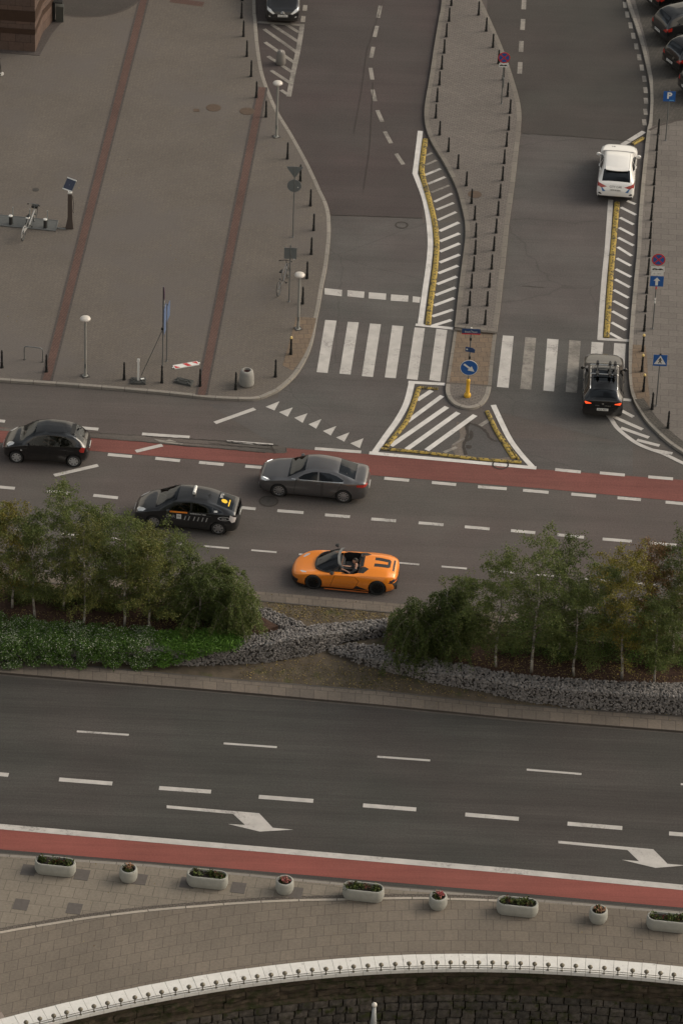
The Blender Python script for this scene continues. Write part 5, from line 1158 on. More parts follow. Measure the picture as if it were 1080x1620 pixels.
# ---- people in the cars ----
M_skin = plain('skin', (0.42, 0.23, 0.16), .6)
def person(parent_loc, ang, label, shirt, hair=(0.02, 0.015, 0.012), reach=.46, lean=0.0, hands=((.0, .14), (.0, -.14)), arm_z=.36):
    root = empty('person', parent_loc, ang, label, 'person')
    J = [(0, 0, 0), (-.02, 0, .12), (-.06, 0, .30), (-.09, 0, .44), (-.08, 0, .52), (-.06, 0, .60)]
    R = [(.15, .12), (.14, .11), (.15, .115), (.12, .09), (.05, .05), (.055, .055)]
    E = [(i, i + 1) for i in range(5)]
    def add(p, r, par):
        J.append(p); R.append((r, r) if not isinstance(r, tuple) else r); E.append((par, len(J) - 1)); return len(J) - 1
    for k, s in enumerate((1, -1)):
        sh = add((-.09, s * .18, .43), .055, 3); el = add((.10, s * .25, .22), .040, sh); hz = arm_z; hy = hands[k][1]
        wr = add((reach - .08, hy, hz - .02), .027, el); pm = add((reach - .01, hy * .96, hz), (.036, .018), wr)
        for fk, (dy, dz, ln) in enumerate(((-.030, .012, .060), (-.010, .018, .070), (.011, .016, .066), (.030, .010, .052))):
            a_ = add((reach + ln * .5, hy + dy, hz + dz), .009, pm); add((reach + ln * .75, hy + dy * .9, hz + dz - .03), .008, a_)
        t_ = add((reach + .0, hy - s * .04, hz + .02), .010, pm); add((reach + .03, hy - s * .055, hz + .015), .009, t_)
        hp = add((.04, s * .10, -.02), .085, 0); kn = add((.42, s * .13, .05), .06, hp); an = add((.72, s * .12, -.22), .04, kn); add((.84, s * .12, -.22), .035, an)
    me = bpy.data.meshes.new('body'); me.from_pydata(J, E, []); o = bpy.data.objects.new('body', me); COL.objects.link(o)
    sk = o.modifiers.new('s', 'SKIN'); sk.use_smooth_shade = True; sk.branch_smoothing = .3
    for i, v in enumerate(me.skin_vertices[0].data): v.radius = R[i]; v.use_root = (i == 0)
    o.modifiers.new('d', 'SUBSURF').levels = 1; o.modifiers['d'].render_levels = 1
    dg = bpy.context.evaluated_depsgraph_get(); m2 = bpy.data.meshes.new_from_object(o.evaluated_get(dg)); bpy.data.objects.remove(o)
    # head joined into the body surface region
    hv = []; hf = []; nu, nv = 16, 12
    for j in range(nv + 1):
        ph = pi * j / nv
        for i in range(nu):
            th = 2 * pi * i / nu; x = .098 * sin(ph) * cos(th); y = .077 * sin(ph) * sin(th); z = .125 * cos(ph)
            if z < 0: x *= 1 + .1 * z / .12; y *= 1 + 1.6 * z; 
            if abs(th) < .01 and -.04 < z < .02: x += .02      # nose
            if i in (1, nu - 1) and 0 <= z < .045: x -= .008     # eye sockets
            if i in (nu // 4, 3 * nu // 4) and abs(z) < .035: y *= 1.13   # ears
            hv.append((x, y, z))
    for j in range(nv):
        for i in range(nu): hf.append((j * nu + i, (j + 1) * nu + i, (j + 1) * nu + (i + 1) % nu, j * nu + (i + 1) % nu))
    bm = bmesh.new(); bm.from_mesh(m2); c0 = Vector((-.035, 0, .69)); nn = [bm.verts.new(Vector(p) + c0) for p in hv]
    for q in hf:
        try: bm.faces.new([nn[i] for i in q])
        except ValueError: pass
    bmesh.ops.remove_doubles(bm, verts=bm.verts, dist=.0008); bmesh.ops.recalc_face_normals(bm, faces=bm.faces)
    m3 = bpy.data.meshes.new('body'); bm.to_mesh(m3); bm.free(); m3.materials.append(M_skin)
    b = bpy.data.objects.new('body', m3); COL.objects.link(b); b.parent = root; m3.polygons.foreach_set('use_smooth', [True] * len(m3.polygons))
    # shirt and trousers: offset copies of the torso and leg surface
    for nm, test, mt in (('shirt', lambda p: .02 < p.z < .46 and p.x < .12, shirt), ('trousers', lambda p: p.z < .06 and p.x < .8 or (p.z < .12 and abs(p.y) < .2 and p.x < .6), plain('trousers_dark', (.03, .03, .04), .8) if 'trousers_dark' not in MATS else MATS['trousers_dark'])):
        bm = bmesh.new(); bm.from_mesh(m3); bm.normal_update()
        bmesh.ops.delete(bm, geom=[f for f in bm.faces if not test(f.calc_center_median())], context='FACES')
        for v in bm.verts: v.co += v.normal * .012
        mm = bpy.data.meshes.new(nm); bm.to_mesh(mm); bm.free(); mm.materials.append(mt); mm.polygons.foreach_set('use_smooth', [True] * len(mm.polygons))
        q = bpy.data.objects.new(nm, mm); COL.objects.link(q); q.parent = root
    V = [Vector(p) * 1.10 + c0 + Vector((-.012, 0, .012)) for p in hv]; F = [q for q in hf if all(hv[i][2] > .035 or hv[i][0] < -.015 for i in q) and all(hv[i][2] > -.06 for i in q)]
    mesh_obj('hair', V, F, plain('hair_%d' % int(hair[0] * 1000), hair, .7) if 'hair_%d' % int(hair[0] * 1000) not in MATS else MATS['hair_%d' % int(hair[0] * 1000)], root, smooth=True)
    mb = MB()
    for s in (1, -1): mb.lathe(c0 + Vector((.082, s * .03, .018)), [(.008, 0), (.008, .006)], 8, M=Matrix.Rotation(pi / 2, 3, 'Y'))
    mb.build('eye', M_text_dark, root)
    mb = MB(); mb.box(c0 + Vector((.088, 0, -.058)), (.01, .05, .009)); mb.build('mouth', plain('lips', (.3, .1, .08), .6) if 'lips' not in MATS else MATS['lips'], root)
    return root
def in_car(c, s, y, z):
    r = c.root; a = r.rotation_euler.z; x = c.X(s); return Vector((r.location.x + x * cos(a) - y * sin(a), r.location.y + x * sin(a) + y * cos(a), z)), a
bpy.context.view_layer.update()
mic, tax, cou, spy = cars[:4]
p, a = in_car(spy, 2.53, .38, .52); person(p, a, 'driver in a dark top with both hands on the wheel of the orange car', plain('shirt_dark', (.05, .05, .055), .8), arm_z=.32, reach=.46)
p, a = in_car(tax, 2.42, .36, .60); person(p, a, 'taxi driver in a white shirt behind the front side window', plain('shirt_white', (.6, .6, .58), .8), reach=.5)
p, a = in_car(mic, 2.28, .34, .60); person(p, a, 'driver in grey at the wheel of the small black hatchback', plain('shirt_grey', (.22, .22, .22), .8), reach=.5)
p, a = in_car(cou, 2.78, .36, .56); person(p, a, 'driver in a pale shirt at the wheel of the grey coupe', plain('shirt_pale', (.38, .36, .34), .8), reach=.5)
# ================= STREET FURNITURE =================
M_bol = plain('bollard_black', (0.012, 0.013, 0.013), 0.5, 0.3)
M_yel = plain('yellow_paint', (0.62, 0.36, 0.03), 0.45, var=0.06)
M_ytop = plain('yellow_cap', (0.60, 0.45, 0.16), 0.5)
M_conc = stone('pale_concrete', (0.24, 0.235, 0.22), 4, 0.10, 0.85)
M_concp = stone('planter_concrete', (0.275, 0.275, 0.25), 4, 0.10, 0.85)
M_lamp = plain('lamp_diffuser', (0.52, 0.49, 0.45), 0.35)
M_pole = plain('lamp_pole_grey', (0.25, 0.25, 0.235), 0.5, 0.2)
M_galv = plain('galvanised_steel', (0.17, 0.18, 0.18), 0.45, 0.6)
M_signback = plain('sign_back_grey', (0.14, 0.155, 0.16), 0.5, 0.3)
M_blue = plain('sign_blue', (0.012, 0.085, 0.30), 0.4)
M_navy = plain('street_plate_navy', (0.015, 0.045, 0.13), 0.4)
M_redp = plain('sign_red', (0.45, 0.03, 0.03), 0.4)
M_swhite = plain('sign_white', (0.62, 0.62, 0.60), 0.4)
M_rubber = plain('recycled_rubber', (0.045, 0.047, 0.045), 0.85, var=0.3, vs_=12)
M_ysep = stone('separator_yellow', (0.32, 0.23, 0.055), 6, 0.3, 0.7, moss=(0.06, 0.05, 0.034), mscale=4.2, m0=.50, m1=.60)
M_flower_red = leafmat('flower_red', [(.14, .025, .02), (.06, .03, .015), (.10, .02, .02), (.05, .06, .02)], .6, .1)
M_flower_pink = leafmat('flower_pink', [(.45, .12, .12), (.50, .22, .20), (.35, .05, .07)], .6, .1)
M_flower_tan = leafmat('flower_tan', [(.30, .17, .10), (.38, .22, .14), (.22, .10, .06)], .6, .1)
M_pgreen = leafmat('planter_green', [(.030, .045, .012), (.045, .070, .018), (.11, .13, .035), (.022, .032, .010), (.045, .025, .018)], .6, .1)
M_dsoil = plain('planter_soil', (.018, .013, .01), .95)

# bollards
def bollard(cap):
    mb = MB()
    mb.lathe((0, 0, 0), [(.075, 0), (.075, .05), (.060, .09), (.055, .22), (.066, .24), (.066, .27), (.050, .29), (.044, .55), (.052, .56), (.052, .585), (.043, .60), (.040, .74), (.050, .755), (.050, .78), (.038, .80), (.040, .84), (.030, .875), (.008, .89)], 14)
    return mb
_b = empty('bollard', (0, 0, -50)); o = bollard(0).build('post', M_bol, _b); smooth_angle(o, 45)
_by = empty('bollard', (0, 0, -50)); smooth_angle(bollard(1).build('post', M_bol, _by), 45)
mb = MB(); mb.lathe((0, 0, .80), [(.045, 0), (.056, .01), (.058, .07), (.036, .10), (.008, .112)], 14); smooth_angle(mb.build('cap', M_ytop, _by), 45)
ORD = ['first', 'second', 'third', 'fourth', 'fifth', 'sixth', 'seventh', 'eighth', 'ninth', 'tenth', 'eleventh', 'twelfth', 'thirteenth', 'fourteenth', 'fifteenth', 'sixteenth', 'seventeenth', 'eighteenth', 'nineteenth', 'twentieth']
def place_bollards(pts, z, fmt, group, yellow=(), h=1.0):
    for i, (x, y) in enumerate(pts):
        src = _by if i in yellow else _b
        c = copy_tree(src, loc=P(x, y - 1.2, z), label=fmt % ORD[i], scale=(1, 1, h)); tag(c, cat='bollard', group=group)
zf = Zm(360, 0, 3.375)
pz = zf([(75, 100), (85, 198), (103, 305), (126, 412), (154, 525), (205, 628)]) + [(454.7, 252.5), (475, 287.7), (491, 326.9), (496, 365.8), (492.3, 403.3), (485.6, 441.6), (478.7, 481.8), (460, 561.7), (435.7, 597.3)]
place_bollards([(383, 2)] + pz, KZ, 'black bollard along the curved plaza kerb, %s counted from the top of the photo', 'bollards along the curved plaza kerb', (14,), 1.02)
place_bollards([(373, 617.3), (316.7, 612), (256.3, 606.7), (196.7, 601.7), (74, 589.3), (3.7, 582.7)], KZ, 'black bollard at the plaza edge facing the avenue, %s counting left from the concrete bin', 'bollards at the plaza edge facing the avenue', (), 1.02)
za = Zm(640, 0, 4.909)
il = za([(360, 48), (343, 170), (322, 292), (305, 417), (286, 542), (268, 665), (250, 795), (240, 922), (270, 1054)]) + Zm(640, 200, 4.909)([(338, 200), (412, 332), (477, 466), (517, 603), (541, 732), (549, 865), (545, 997)]) + Zm(640, 360, 4.909)([(533, 342), (516, 475), (502, 610), (483, 747)])
place_bollards(il, KZ, 'black bollard on the left side of the bollard island, %s counted from the top', 'bollards on the left side of the island', (), .88)
ir = za([(572, 122), (631, 247), (683, 374), (726, 500), (763, 627), (796, 754), (816, 885), (805, 1015)]) + Zm(640, 200, 4.909)([(788, 160), (770, 293), (757, 425), (738, 560), (722, 695), (707, 832), (690, 970)]) + Zm(640, 360, 4.909)([(673, 327), (656, 468), (638, 613), (622, 758)])
place_bollards(ir, KZ, 'black bollard on the right side of the bollard island, %s counted from the top', 'bollards on the right side of the island', (), .88)
rr_ = Zm(880, 190, 5.4)([(865, 130), (852, 265), (843, 412), (830, 558), (820, 710), (805, 860), (797, 1015)]) + Zm(880, 370, 5.4)([(789, 198), (778, 354), (767, 512), (755, 670), (745, 836), (733, 1010)]) + Zm(960, 560, 9)([(490, 260), (512, 542), (635, 800), (860, 1065)])
place_bollards(rr_, KZ, 'bollard along the right-hand pavement kerb, %s counted from the top', 'bollards along the right-hand kerb', (12, 13, 14))
for r in (_b, _by):
    for ch in list(r.children): bpy.data.objects.remove(ch)
    bpy.data.objects.remove(r)

# globe lamps
def lamp(px, py, h, label, hs=1.0):
    r = empty('street_lamp', P(px, py, KZ), 0, label, 'lamp', 'mushroom lamps on the plaza')
    mb = MB(); mb.lathe((0, 0, 0), [(.13, 0), (.13, .02), (.07, .03), (.062, .3), (.055, h - .1), (.05, h)], 14); smooth_angle(mb.build('pole', M_pole, r), 40)
    mb = MB(); mb.lathe((0, 0, h), [(.06, -.03), (.16, .0), (.225, .045), (.235, .08), (.21, .125), (.14, .165), (.05, .185), (.01, .19)], 24); mb.build('lamp_head', M_lamp, r, smooth=True)
    mb = MB()
    for k in range(4): mb.box((.15 * cos(k * pi / 2 + .8), .15 * sin(k * pi / 2 + .8), .012), (.05, .05, .024))
    mb.box((0, 0, .006), (.34, .34, .012), .4); mb.build('foot_plate', M_irond, r)
    mb = MB(); mb.box((.0, -.07, .55), (.07, .02, .22)); mb.build('service_door', M_galv, r); return r
lamp(135.3, 594.5, 2.85, 'mushroom lamp on a pale pole near the hoop rack, lower left of the plaza')
lamp(437, 216, 2.82, 'mushroom lamp beside the curved kerb, just below the hatched bay')
lamp(471.3, 520, 2.72, 'mushroom lamp beside the leaning bicycle, near the zebra crossing')

# litter bin
c = P(390, 608, KZ); r = empty('litter_bin', c, 0, 'round concrete litter bin with a red liner at the plaza corner', 'litter bin')
mb = MB(); mb.lathe((0, 0, 0), [(.27, .0), (.27, .03), (.325, .05), (.335, .12), (.325, .35), (.30, .58), (.265, .70), (.22, .74), (.175, .745), (.165, .70), (.165, .4)], 28); mb.f.pop(); mb.m.pop(); smooth_angle(mb.build('bin_body', M_conc, r), 45)
mb = MB(); mb.lathe((0, 0, 0), [(.01, .45), (.155, .46), (.17, .70), (.185, .73)], 20); mb.f.pop(); mb.m.pop(); mb.build('liner', plain('liner_dark_red', (.10, .018, .018), .6), r)

# round sign helpers. Signs stand upright, facing `ang` (direction of their front)
def upright(ang, tiltx=0):
    f = Vector((cos(ang), sin(ang), 0)); return Matrix(((-f.y, 0, f.x), (f.x, 0, f.y), (0, 1, 0)))  # local x right, y up, z out
FACE = -pi / 2
def disc(name, R, r, mat, parent, c, t=.012, n=28, off=0, smooth=False):
    V = [R @ Vector((r * cos(2 * pi * k / n), r * sin(2 * pi * k / n), off + t)) + c for k in range(n)] + [R @ Vector((r * cos(2 * pi * k / n), r * sin(2 * pi * k / n), off)) + c for k in range(n)]
    return mesh_obj(name, V, [tuple(range(n)), tuple(range(2 * n - 1, n - 1, -1))] + [(k, k + n, (k + 1) % n + n, (k + 1) % n) for k in range(n)], mat, parent)
def shape(name, R, pts, mat, parent, c, off=0.0, t=.004):
    n = len(pts); V = [R @ Vector((a, b, off + t)) + c for a, b in pts] + [R @ Vector((a, b, off)) + c for a, b in pts]
    if sum(pts[i][0] * pts[(i + 1) % n][1] - pts[(i + 1) % n][0] * pts[i][1] for i in range(n)) < 0: V = [R @ Vector((a, b, off + t)) + c for a, b in pts[::-1]] + [R @ Vector((a, b, off)) + c for a, b in pts[::-1]]; pts = pts[::-1]
    return mesh_obj(name, V, tess(pts) + [tuple(i + n for i in q[::-1]) for q in tess(pts)] + [(k, k + n, (k + 1) % n + n, (k + 1) % n) for k in range(n)], mat, parent)
def rect(w, h, x=0, y=0): return [(x - w / 2, y - h / 2), (x + w / 2, y - h / 2), (x + w / 2, y + h / 2), (x - w / 2, y + h / 2)]
def text_on(R, s, size, mat, parent, c, off, xs=1.0, bold=0.0):
    t = text_mesh('lettering', s, size, mat, parent, 0, xs=xs, bold=bold)
    for v in t.data.vertices: v.co = R @ Vector((v.co.x, v.co.y, off)) + c
    return t
def ring_shape(name, R, r1, r2, mat, parent, c, off, n=28):
    V = []; F = []
    for k in range(n):
        a = 2 * pi * k / n
        V += [R @ Vector((r1 * cos(a), r1 * sin(a), off)) + c, R @ Vector((r2 * cos(a), r2 * sin(a), off)) + c]
    for k in range(n): F.append((2 * k, 2 * k + 1, (2 * k + 3) % (2 * n), (2 * k + 2) % (2 * n)))
    return mesh_obj(name, V, F, mat, parent)
def sign_post(base, h, label, cat='sign', z=KZ, r=.028, name='road_sign', lean=(0, 0)):
    root = empty(name, P(*base, z), 0, label, cat); mb = MB(); mb.bar((0, 0, 0), (lean[0], lean[1], h), r, 10); mb.lathe((0, 0, 0), [(.06, 0), (.06, .012), (.035, .02), (.03, .05)], 12); mb.build('pole', M_galv, root); return root
def no_stopping(root, z, R, rad=.29):
    c = Vector((0, 0, z)); o = disc('sign_disc', R, rad, M_redp, root, c, off=.035); disc('blue_field', R, rad * .82, M_blue, o, c, .002, off=.048)
    for a in (pi / 4, -pi / 4):
        q = [(-rad * .84, -.03), (rad * .84, -.03), (rad * .84, .03), (-rad * .84, .03)]; q = [(x * cos(a) - y * sin(a), x * sin(a) + y * cos(a)) for x, y in q]
        shape('red_bar', R, q, M_redp, o, c, .051, .001 if a > 0 else .002)
def tow_plate(root, z, R, w=.46, h=.27):
    c = Vector((0, 0, z)); o = shape('tow_plate', R, rect(w, h), M_swhite, root, c, .035, .008); mb = MB()
    s_ = w / .46
    t = shape('tow_pictogram', R, [(a * s_, b) for a, b in [(-.20, -.03), (-.17, .02), (-.12, .05), (-.05, .03), (.0, .0), (.05, .03), (.10, .045), (.15, .02), (.20, -.05), (.13, -.03), (.08, -.05), (.02, -.03), (-.06, -.05), (-.10, -.02), (-.15, -.05)]], M_text_dark, o, c, .0435, .001)
R0 = upright(FACE)
# a) island no-stopping sign
root = sign_post((792.5, 164), 2.85, 'round no-stopping sign with a tow plate on the bollard island'); no_stopping(root, 2.55, R0, .29); tow_plate(root, 2.13, R0, .45, .20)
mb = MB(); mb.lathe((.03, 0, .9), [(.03, 0), (.055, .02), (.05, .5), (.03, .55)], 10); mb.build('sleeve', M_galv, root)
# b) right pavement: no stopping + tow + white plate + one-way
root = sign_post((1031.5, 520), 3.85, 'post with a no-stopping disc above a blue one-way arrow, on the right pavement')
no_stopping(root, 3.62, R0, .30); tow_plate(root, 3.13, R0, .60, .26)
o = shape('small_plate', R0, rect(.54, .18), M_swhite, root, Vector((0, 0, 2.89)), .035, .008); text_on(R0, '8 - 18 h', .11, M_pole, o, Vector((0, 0, 2.89)), .045)
o = shape('one_way_plate', R0, rect(.60, .52), M_blue, root, Vector((0, 0, 2.50)), .035, .008)
shape('white_arrow', R0, [(-.06, -.21), (.06, -.21), (.06, .03), (.15, .03), (0, .20), (-.15, .03), (-.06, .03)], M_swhite, o, Vector((0, 0, 2.50)), .045, .001)
for z, m_ in ((2.08, M_redp), (1.50, M_swhite), (1.34, M_swhite)):
    mb = MB(); mb.lathe((0, 0, z), [(.030, 0), (.034, .01), (.034, .12), (.030, .13)], 10); mb.build('sticker', m_, root)
# c) pedestrian crossing sign
root = sign_post((1037, 642), 2.62, 'blue pedestrian crossing sign beside the right-hand kerb')
c_ = Vector((0, 0, 2.36)); o = shape('crossing_plate', R0, rect(.60, .56), M_blue, root, c_, .035, .008)
t = shape('white_triangle', R0, [(-.26, -.19), (.26, -.19), (0, .25)], M_swhite, o, c_, .045, .001)
for k, q in enumerate(([(-.03, .13), (.03, .13), (.03, .08), (-.03, .08)], [(-.03, .075), (.04, .07), (.09, .0), (.06, -.01), (.03, .03), (.02, -.03), (.08, -.14), (.04, -.15), (.0, -.07), (-.05, -.15), (-.09, -.14), (-.03, -.03), (-.04, .02), (-.09, -.01), (-.10, .01)])): shape('walking_figure', R0, q, M_text_dark, o, c_, .047 + k * .001, .001)
mb = MB(); mb.lathe((0, 0, 2.62), [(.05, 0), (.05, .05), (.01, .07)], 8); mb.build('post_cap', M_bol, root)
# d) parking sign
root = sign_post((1052, 222), 2.75, 'blue parking sign at the parked cars, top right')
c_ = Vector((0, 0, 2.42)); o = shape('parking_plate', R0, rect(.58, .54), M_blue, root, c_, .035, .008); text_on(R0, 'P', .46, M_swhite, o, c_ + Vector((0, 0, .03)), .046, bold=.018)
shape('small_bar', R0, rect(.22, .05, .12, -.21), plain('sign_lightblue', (.10, .30, .55), .4), o, c_, .045, .001)
# e) refuge island mast: yellow base, keep-right disc, small board, street name
root = sign_post((738.8, 627), 3.50, 'refuge island post with keep-right arrow, street name and yellow base', z=.11)
mb = MB(); mb.lathe((0, 0, 0), [(.145, 0), (.15, .03), (.15, .12), (.12, .16), (.09, .20), (.075, .75), (.085, .77), (.085, .86), (.06, .89), (.03, .90)], 20); smooth_angle(mb.build('yellow_base', M_yel, root), 40)
c_ = Vector((0, 0, 1.50)); o = disc('arrow_disc', R0, .385, M_swhite, root, c_, off=.035); disc('blue_field', R0, .365, M_blue, o, c_, .002, off=.048)
a = -pi / 4 + .12; q = [(-.29, -.045), (.03, -.045), (.03, -.14), (.30, 0), (.03, .14), (.03, .045), (-.29, .045)]; shape('white_arrow', R0, [(x * cos(a) - y * sin(a), x * sin(a) + y * cos(a)) for x, y in q], M_swhite, o, c_, .051, .001)
Rb = upright(FACE - .12)
o = shape('route_board', Rb, [(-.21, -.10), (.20, -.14), (.23, .02), (.12, .10), (-.20, .13)], M_navy, root, Vector((.0, 0, 2.42)), .035, .01); shape('white_symbol', Rb, rect(.07, .07, -.13, .01), M_swhite, o, Vector((0, 0, 2.42)), .047, .001); text_on(Rb, '106', .09, M_galv, o, Vector((.05, 0, 2.42)), .048)
for z0 in (1.93, 2.87): mb = MB(); mb.lathe((0, 0, z0), [(.03, 0), (.05, .01), (.05, .13), (.03, .14)], 10); mb.build('clamp', M_bol, root)
c_ = Vector((0, 0, 3.34)); o = shape('street_name_plate', R0, rect(.80, .28), M_navy, root, c_, .035, .012); shape('red_strip', R0, rect(.80, .055, 0, -.112), M_redp, o, c_, .048, .001)
text_on(R0, 'Emilii Plater', .125, M_swhite, o, c_ + Vector((0, 0, -.01)), .050, xs=.92); text_on(R0, 'ul.', .06, M_swhite, o, c_ + Vector((0, 0, .085)), .050)
mb = MB(); mb.lathe((0, 0, 3.49), [(.035, 0), (.035, .03), (.01, .045)], 10); mb.build('post_cap', M_swhite, root)
# f) backs of the signs on the curved kerb
Rn = upright(pi / 2)
root = sign_post((463, 375), 3.72, 'back of a give-way triangle over a round sign at the curved kerb')
shape('triangle_sign', Rn, [(-.39, .30), (.39, .30), (0, -.30)], M_signback, root, Vector((0, 0, 3.42)), -.01, .012); disc('round_sign', Rn, .325, M_signback, root, Vector((0, 0, 2.72)), off=-.01)
mb = MB(); mb.box((.17, -.03, 2.66), (.05, .02, .03)); mb.build('sticker', M_swhite, root)
root = sign_post((457, 477), 2.95, 'post with the grey back of a square sign, above the leaning bicycle'); shape('square_sign', Rn, rect(.56, .56), M_signback, root, Vector((0, 0, 2.52)), -.01, .012)
mb = MB(); mb.box((0, -.02, 2.81), (.60, .03, .02)); mb.build('sign_rim', M_galv, root); mb = MB(); mb.box((.17, -.03, 2.24), (.05, .02, .03)); mb.build('sticker', M_swhite, root)
# g) edge-on signs by the plaza edge
root = sign_post((257, 604), 4.85, 'tall post with edge-on purple and blue signs and a slanting brace'); Re = upright(radians(6))
disc('round_sign', Re, .30, plain('sign_purple', (.12, .03, .10), .5), root, Vector((.0, 0, 4.50)), off=.03); disc('round_sign', Re, .30, M_blue, root, Vector((0, 0, 3.75)), off=.03) if False else None
shape('white_plate', Re, rect(.40, .22), M_swhite, root, Vector((0, 0, 4.08)), .03, .01); Re2 = upright(radians(-6)); shape('blue_plate', Re2, rect(.62, .85), plain('sign_slate_blue', (.075, .115, .21), .5), root, Vector((.05, 0, 3.45)), .03, .01); shape('blue_plate', Re2, rect(.50, .45), MATS['sign_slate_blue'], root, Vector((.05, 0, 2.75)), .03, .01)
mb = MB(); A = P(224, 595, KZ) - P(257, 604, KZ); mb.bar((0, 0, 2.72), (A.x, A.y, .05), .018, 8); mb.build('brace', M_galv, root); mb = MB(); mb.box((-.03, 0, 2.72), (.10, .08, .08)); mb.build('clamp', M_bol, root)
root = sign_post((263.8, 571), 2.95, 'slim post with a slightly turned blue sign seen almost edge-on'); Re3 = upright(radians(-9)); shape('blue_plate', Re3, rect(.60, .75), MATS['sign_slate_blue'], root, Vector((.02, 0, 2.58)), .03, .01)
# h) leaning white delineator on its rubber foot, loose barrier board, spare foot
c = P(219, 604, KZ); r = empty('delineator_post', c, .03, 'white delineator post in a grey rubber foot', 'marker post')
def rubber_foot(r, w=.68, d=.48):
    mb = MB(); mb.box((0, 0, .045), (w, d, .09), top=.93); mb.box((0, 0, .105), (w * .82, d * .16, .03)); mb.box((-w * .30, 0, .105), (w * .10, d * .8, .03)); mb.box((w * .30, 0, .105), (w * .10, d * .8, .03)); mb.box((w * .1, d * .28, .10), (w * .5, d * .08, .02)); mb.box((-w * .1, -d * .28, .10), (w * .5, d * .08, .02)); return mb.build('rubber_foot', M_rubber, r)
rubber_foot(r); mb = MB(); mb.box((0, -.02, .58), (.10, .045, 1.0), top=.95); mb.build('post', M_swhite, r); mb = MB(); mb.box((0, -.02, 1.12), (.13, .06, .14), top=.8); mb.build('reflector', M_plate, r); mb = MB(); mb.box((.18, .05, .12), (.16, .10, .04), .4); mb.build('wedge', M_plate, r)
c = P(291, 605, KZ); r = empty('rubber_base', c, -.32, 'empty dark rubber barrier foot lying beside the striped board', 'rubber base'); rubber_foot(r, .82, .42)
a = P(273, 582, KZ); b = P(316, 574.5, KZ); d = b - a; an = atan2(d.y, d.x); c = (a + b) / 2
r = empty('barrier_board', (c.x, c.y, KZ), an, 'red and white striped barrier board lying on the setts', 'barrier board'); Ln = d.length
mb = MB(); mb.box((0, 0, .02), (Ln * .90, .30, .035)); mb.build('board', M_swhite, r); mb = MB(); mb.box((Ln * .48, 0, .02), (Ln * .06, .07, .03)); mb.box((-Ln * .48, 0, .02), (Ln * .06, .07, .03)); mb.build('mounting_tab', M_plate, r)
for q in ([(-.42, -.13), (-.24, -.13), (-.42, .10)], [(-.10, .13), (.06, .13), (.18, -.13), (.02, -.13)], [(.42, .13), (.24, .13), (.42, -.10)]): 
    mb = MB(); mb.prism([(x * Ln, y) for x, y in q], .0385, .041); mb.build('red_stripe', M_redp, r)
# i) hoop rack
a = P(39, 569, KZ); b = P(68, 572.5, KZ); d = b - a; r = empty('bicycle_hoop', a, atan2(d.y, d.x), 'low steel bicycle hoop at the plaza edge, far left', 'bicycle rack'); w = d.length
mb = MB(); mb.tube([(0, 0, 0), (0, 0, .60), (.03, 0, .66), (.10, 0, .70), (w - .10, 0, .70), (w - .03, 0, .66), (w, 0, .60), (w, 0, 0)], .024, 8); mb.build('hoop', M_galv, r); mb = MB(); mb.lathe((0, 0, 0), [(.06, 0), (.06, .012)], 12); mb.lathe((w, 0, 0), [(.06, 0), (.06, .012)], 12); mb.build('flange', M_irond, r)
# j) grey pedestal in the hatched bay
c = P(444, 101, 0); r = empty('traffic_pedestal', c, 0, 'stubby translucent-grey pedestal standing on the hatched bay', 'pedestal'); mb = MB(); mb.lathe((0, 0, 0), [(.22, 0), (.25, .06), (.24, .30), (.20, .62), (.17, .70), (.10, .75), (.02, .76)], 20); mb.build('pedestal_body', plain('pedestal_grey', (.155, .145, .135), .7), r, smooth=True); mb = MB(); mb.lathe((.02, -.10, .70), [(.05, 0), (.04, .07)], 8); mb.build('pedestal_cap', M_lamp, r)
# k) solar post of the bike dock
c = P(111, 361, KZ); r = empty('solar_terminal', c, 0, 'brown solar-powered terminal post with a tilted panel beside the bike dock', 'terminal')
mb = MB(); mb.prism([(-.16, -.10), (.16, -.10), (.16, .10), (-.16, .10)], 0, .06); 
v = [(-.20, -.11, .06), (.16, -.11, .06), (.16, .11, .06), (-.20, .11, .06), (-.10, -.09, .55), (.12, -.09, .55), (.12, .09, .55), (-.10, .09, .55), (-.09, -.08, 1.85), (.10, -.08, 1.85), (.10, .08, 1.85), (-.09, .08, 1.85)]
mb.add(v, [(0, 1, 5, 4), (1, 2, 6, 5), (2, 3, 7, 6), (3, 0, 4, 7), (4, 5, 9, 8), (5, 6, 10, 9), (6, 7, 11, 10), (7, 4, 8, 11), (8, 9, 10, 11)]); mb.build('terminal_body', plain('terminal_brown', (.060, .046, .040), .6), r)
mb = MB(); mb.box((.01, 0, 1.89), (.19, .17, .07)); mb.build('bracket', M_swhite, r); mb = MB(); mb.tube([(.13, .02, 1.7), (.17, .03, 1.3), (.14, .02, .9), (.18, .0, .8)], .012, 5); mb.build('cable', M_bol, r)
MS = Matrix.Rotation(radians(-32), 3, 'Z') @ Matrix.Rotation(radians(48), 3, 'X'); ct = Vector((.0, -.02, 2.32))
mb = MB(); mb.box(ct, (.50, .56, .02), M=MS); o = mb.build('solar_panel', plain('solar_cells', (.028, .034, .060), .25), r)
for sg in (1, -1): mb = MB(); mb.box(ct + MS @ Vector((0, sg * .27, .012)), (.52, .05, .03), M=MS); mb.build('panel_rim', M_swhite, o)
for sg in (1, -1): mb = MB(); mb.box(ct + MS @ Vector((sg * .255, 0, .012)), (.02, .5, .022), M=MS); mb.build('panel_rim', M_galv, o)
mb = MB(); mb.bar((.01, 0, 1.92), ct, .03, 8); mb.build('neck', M_galv, r)
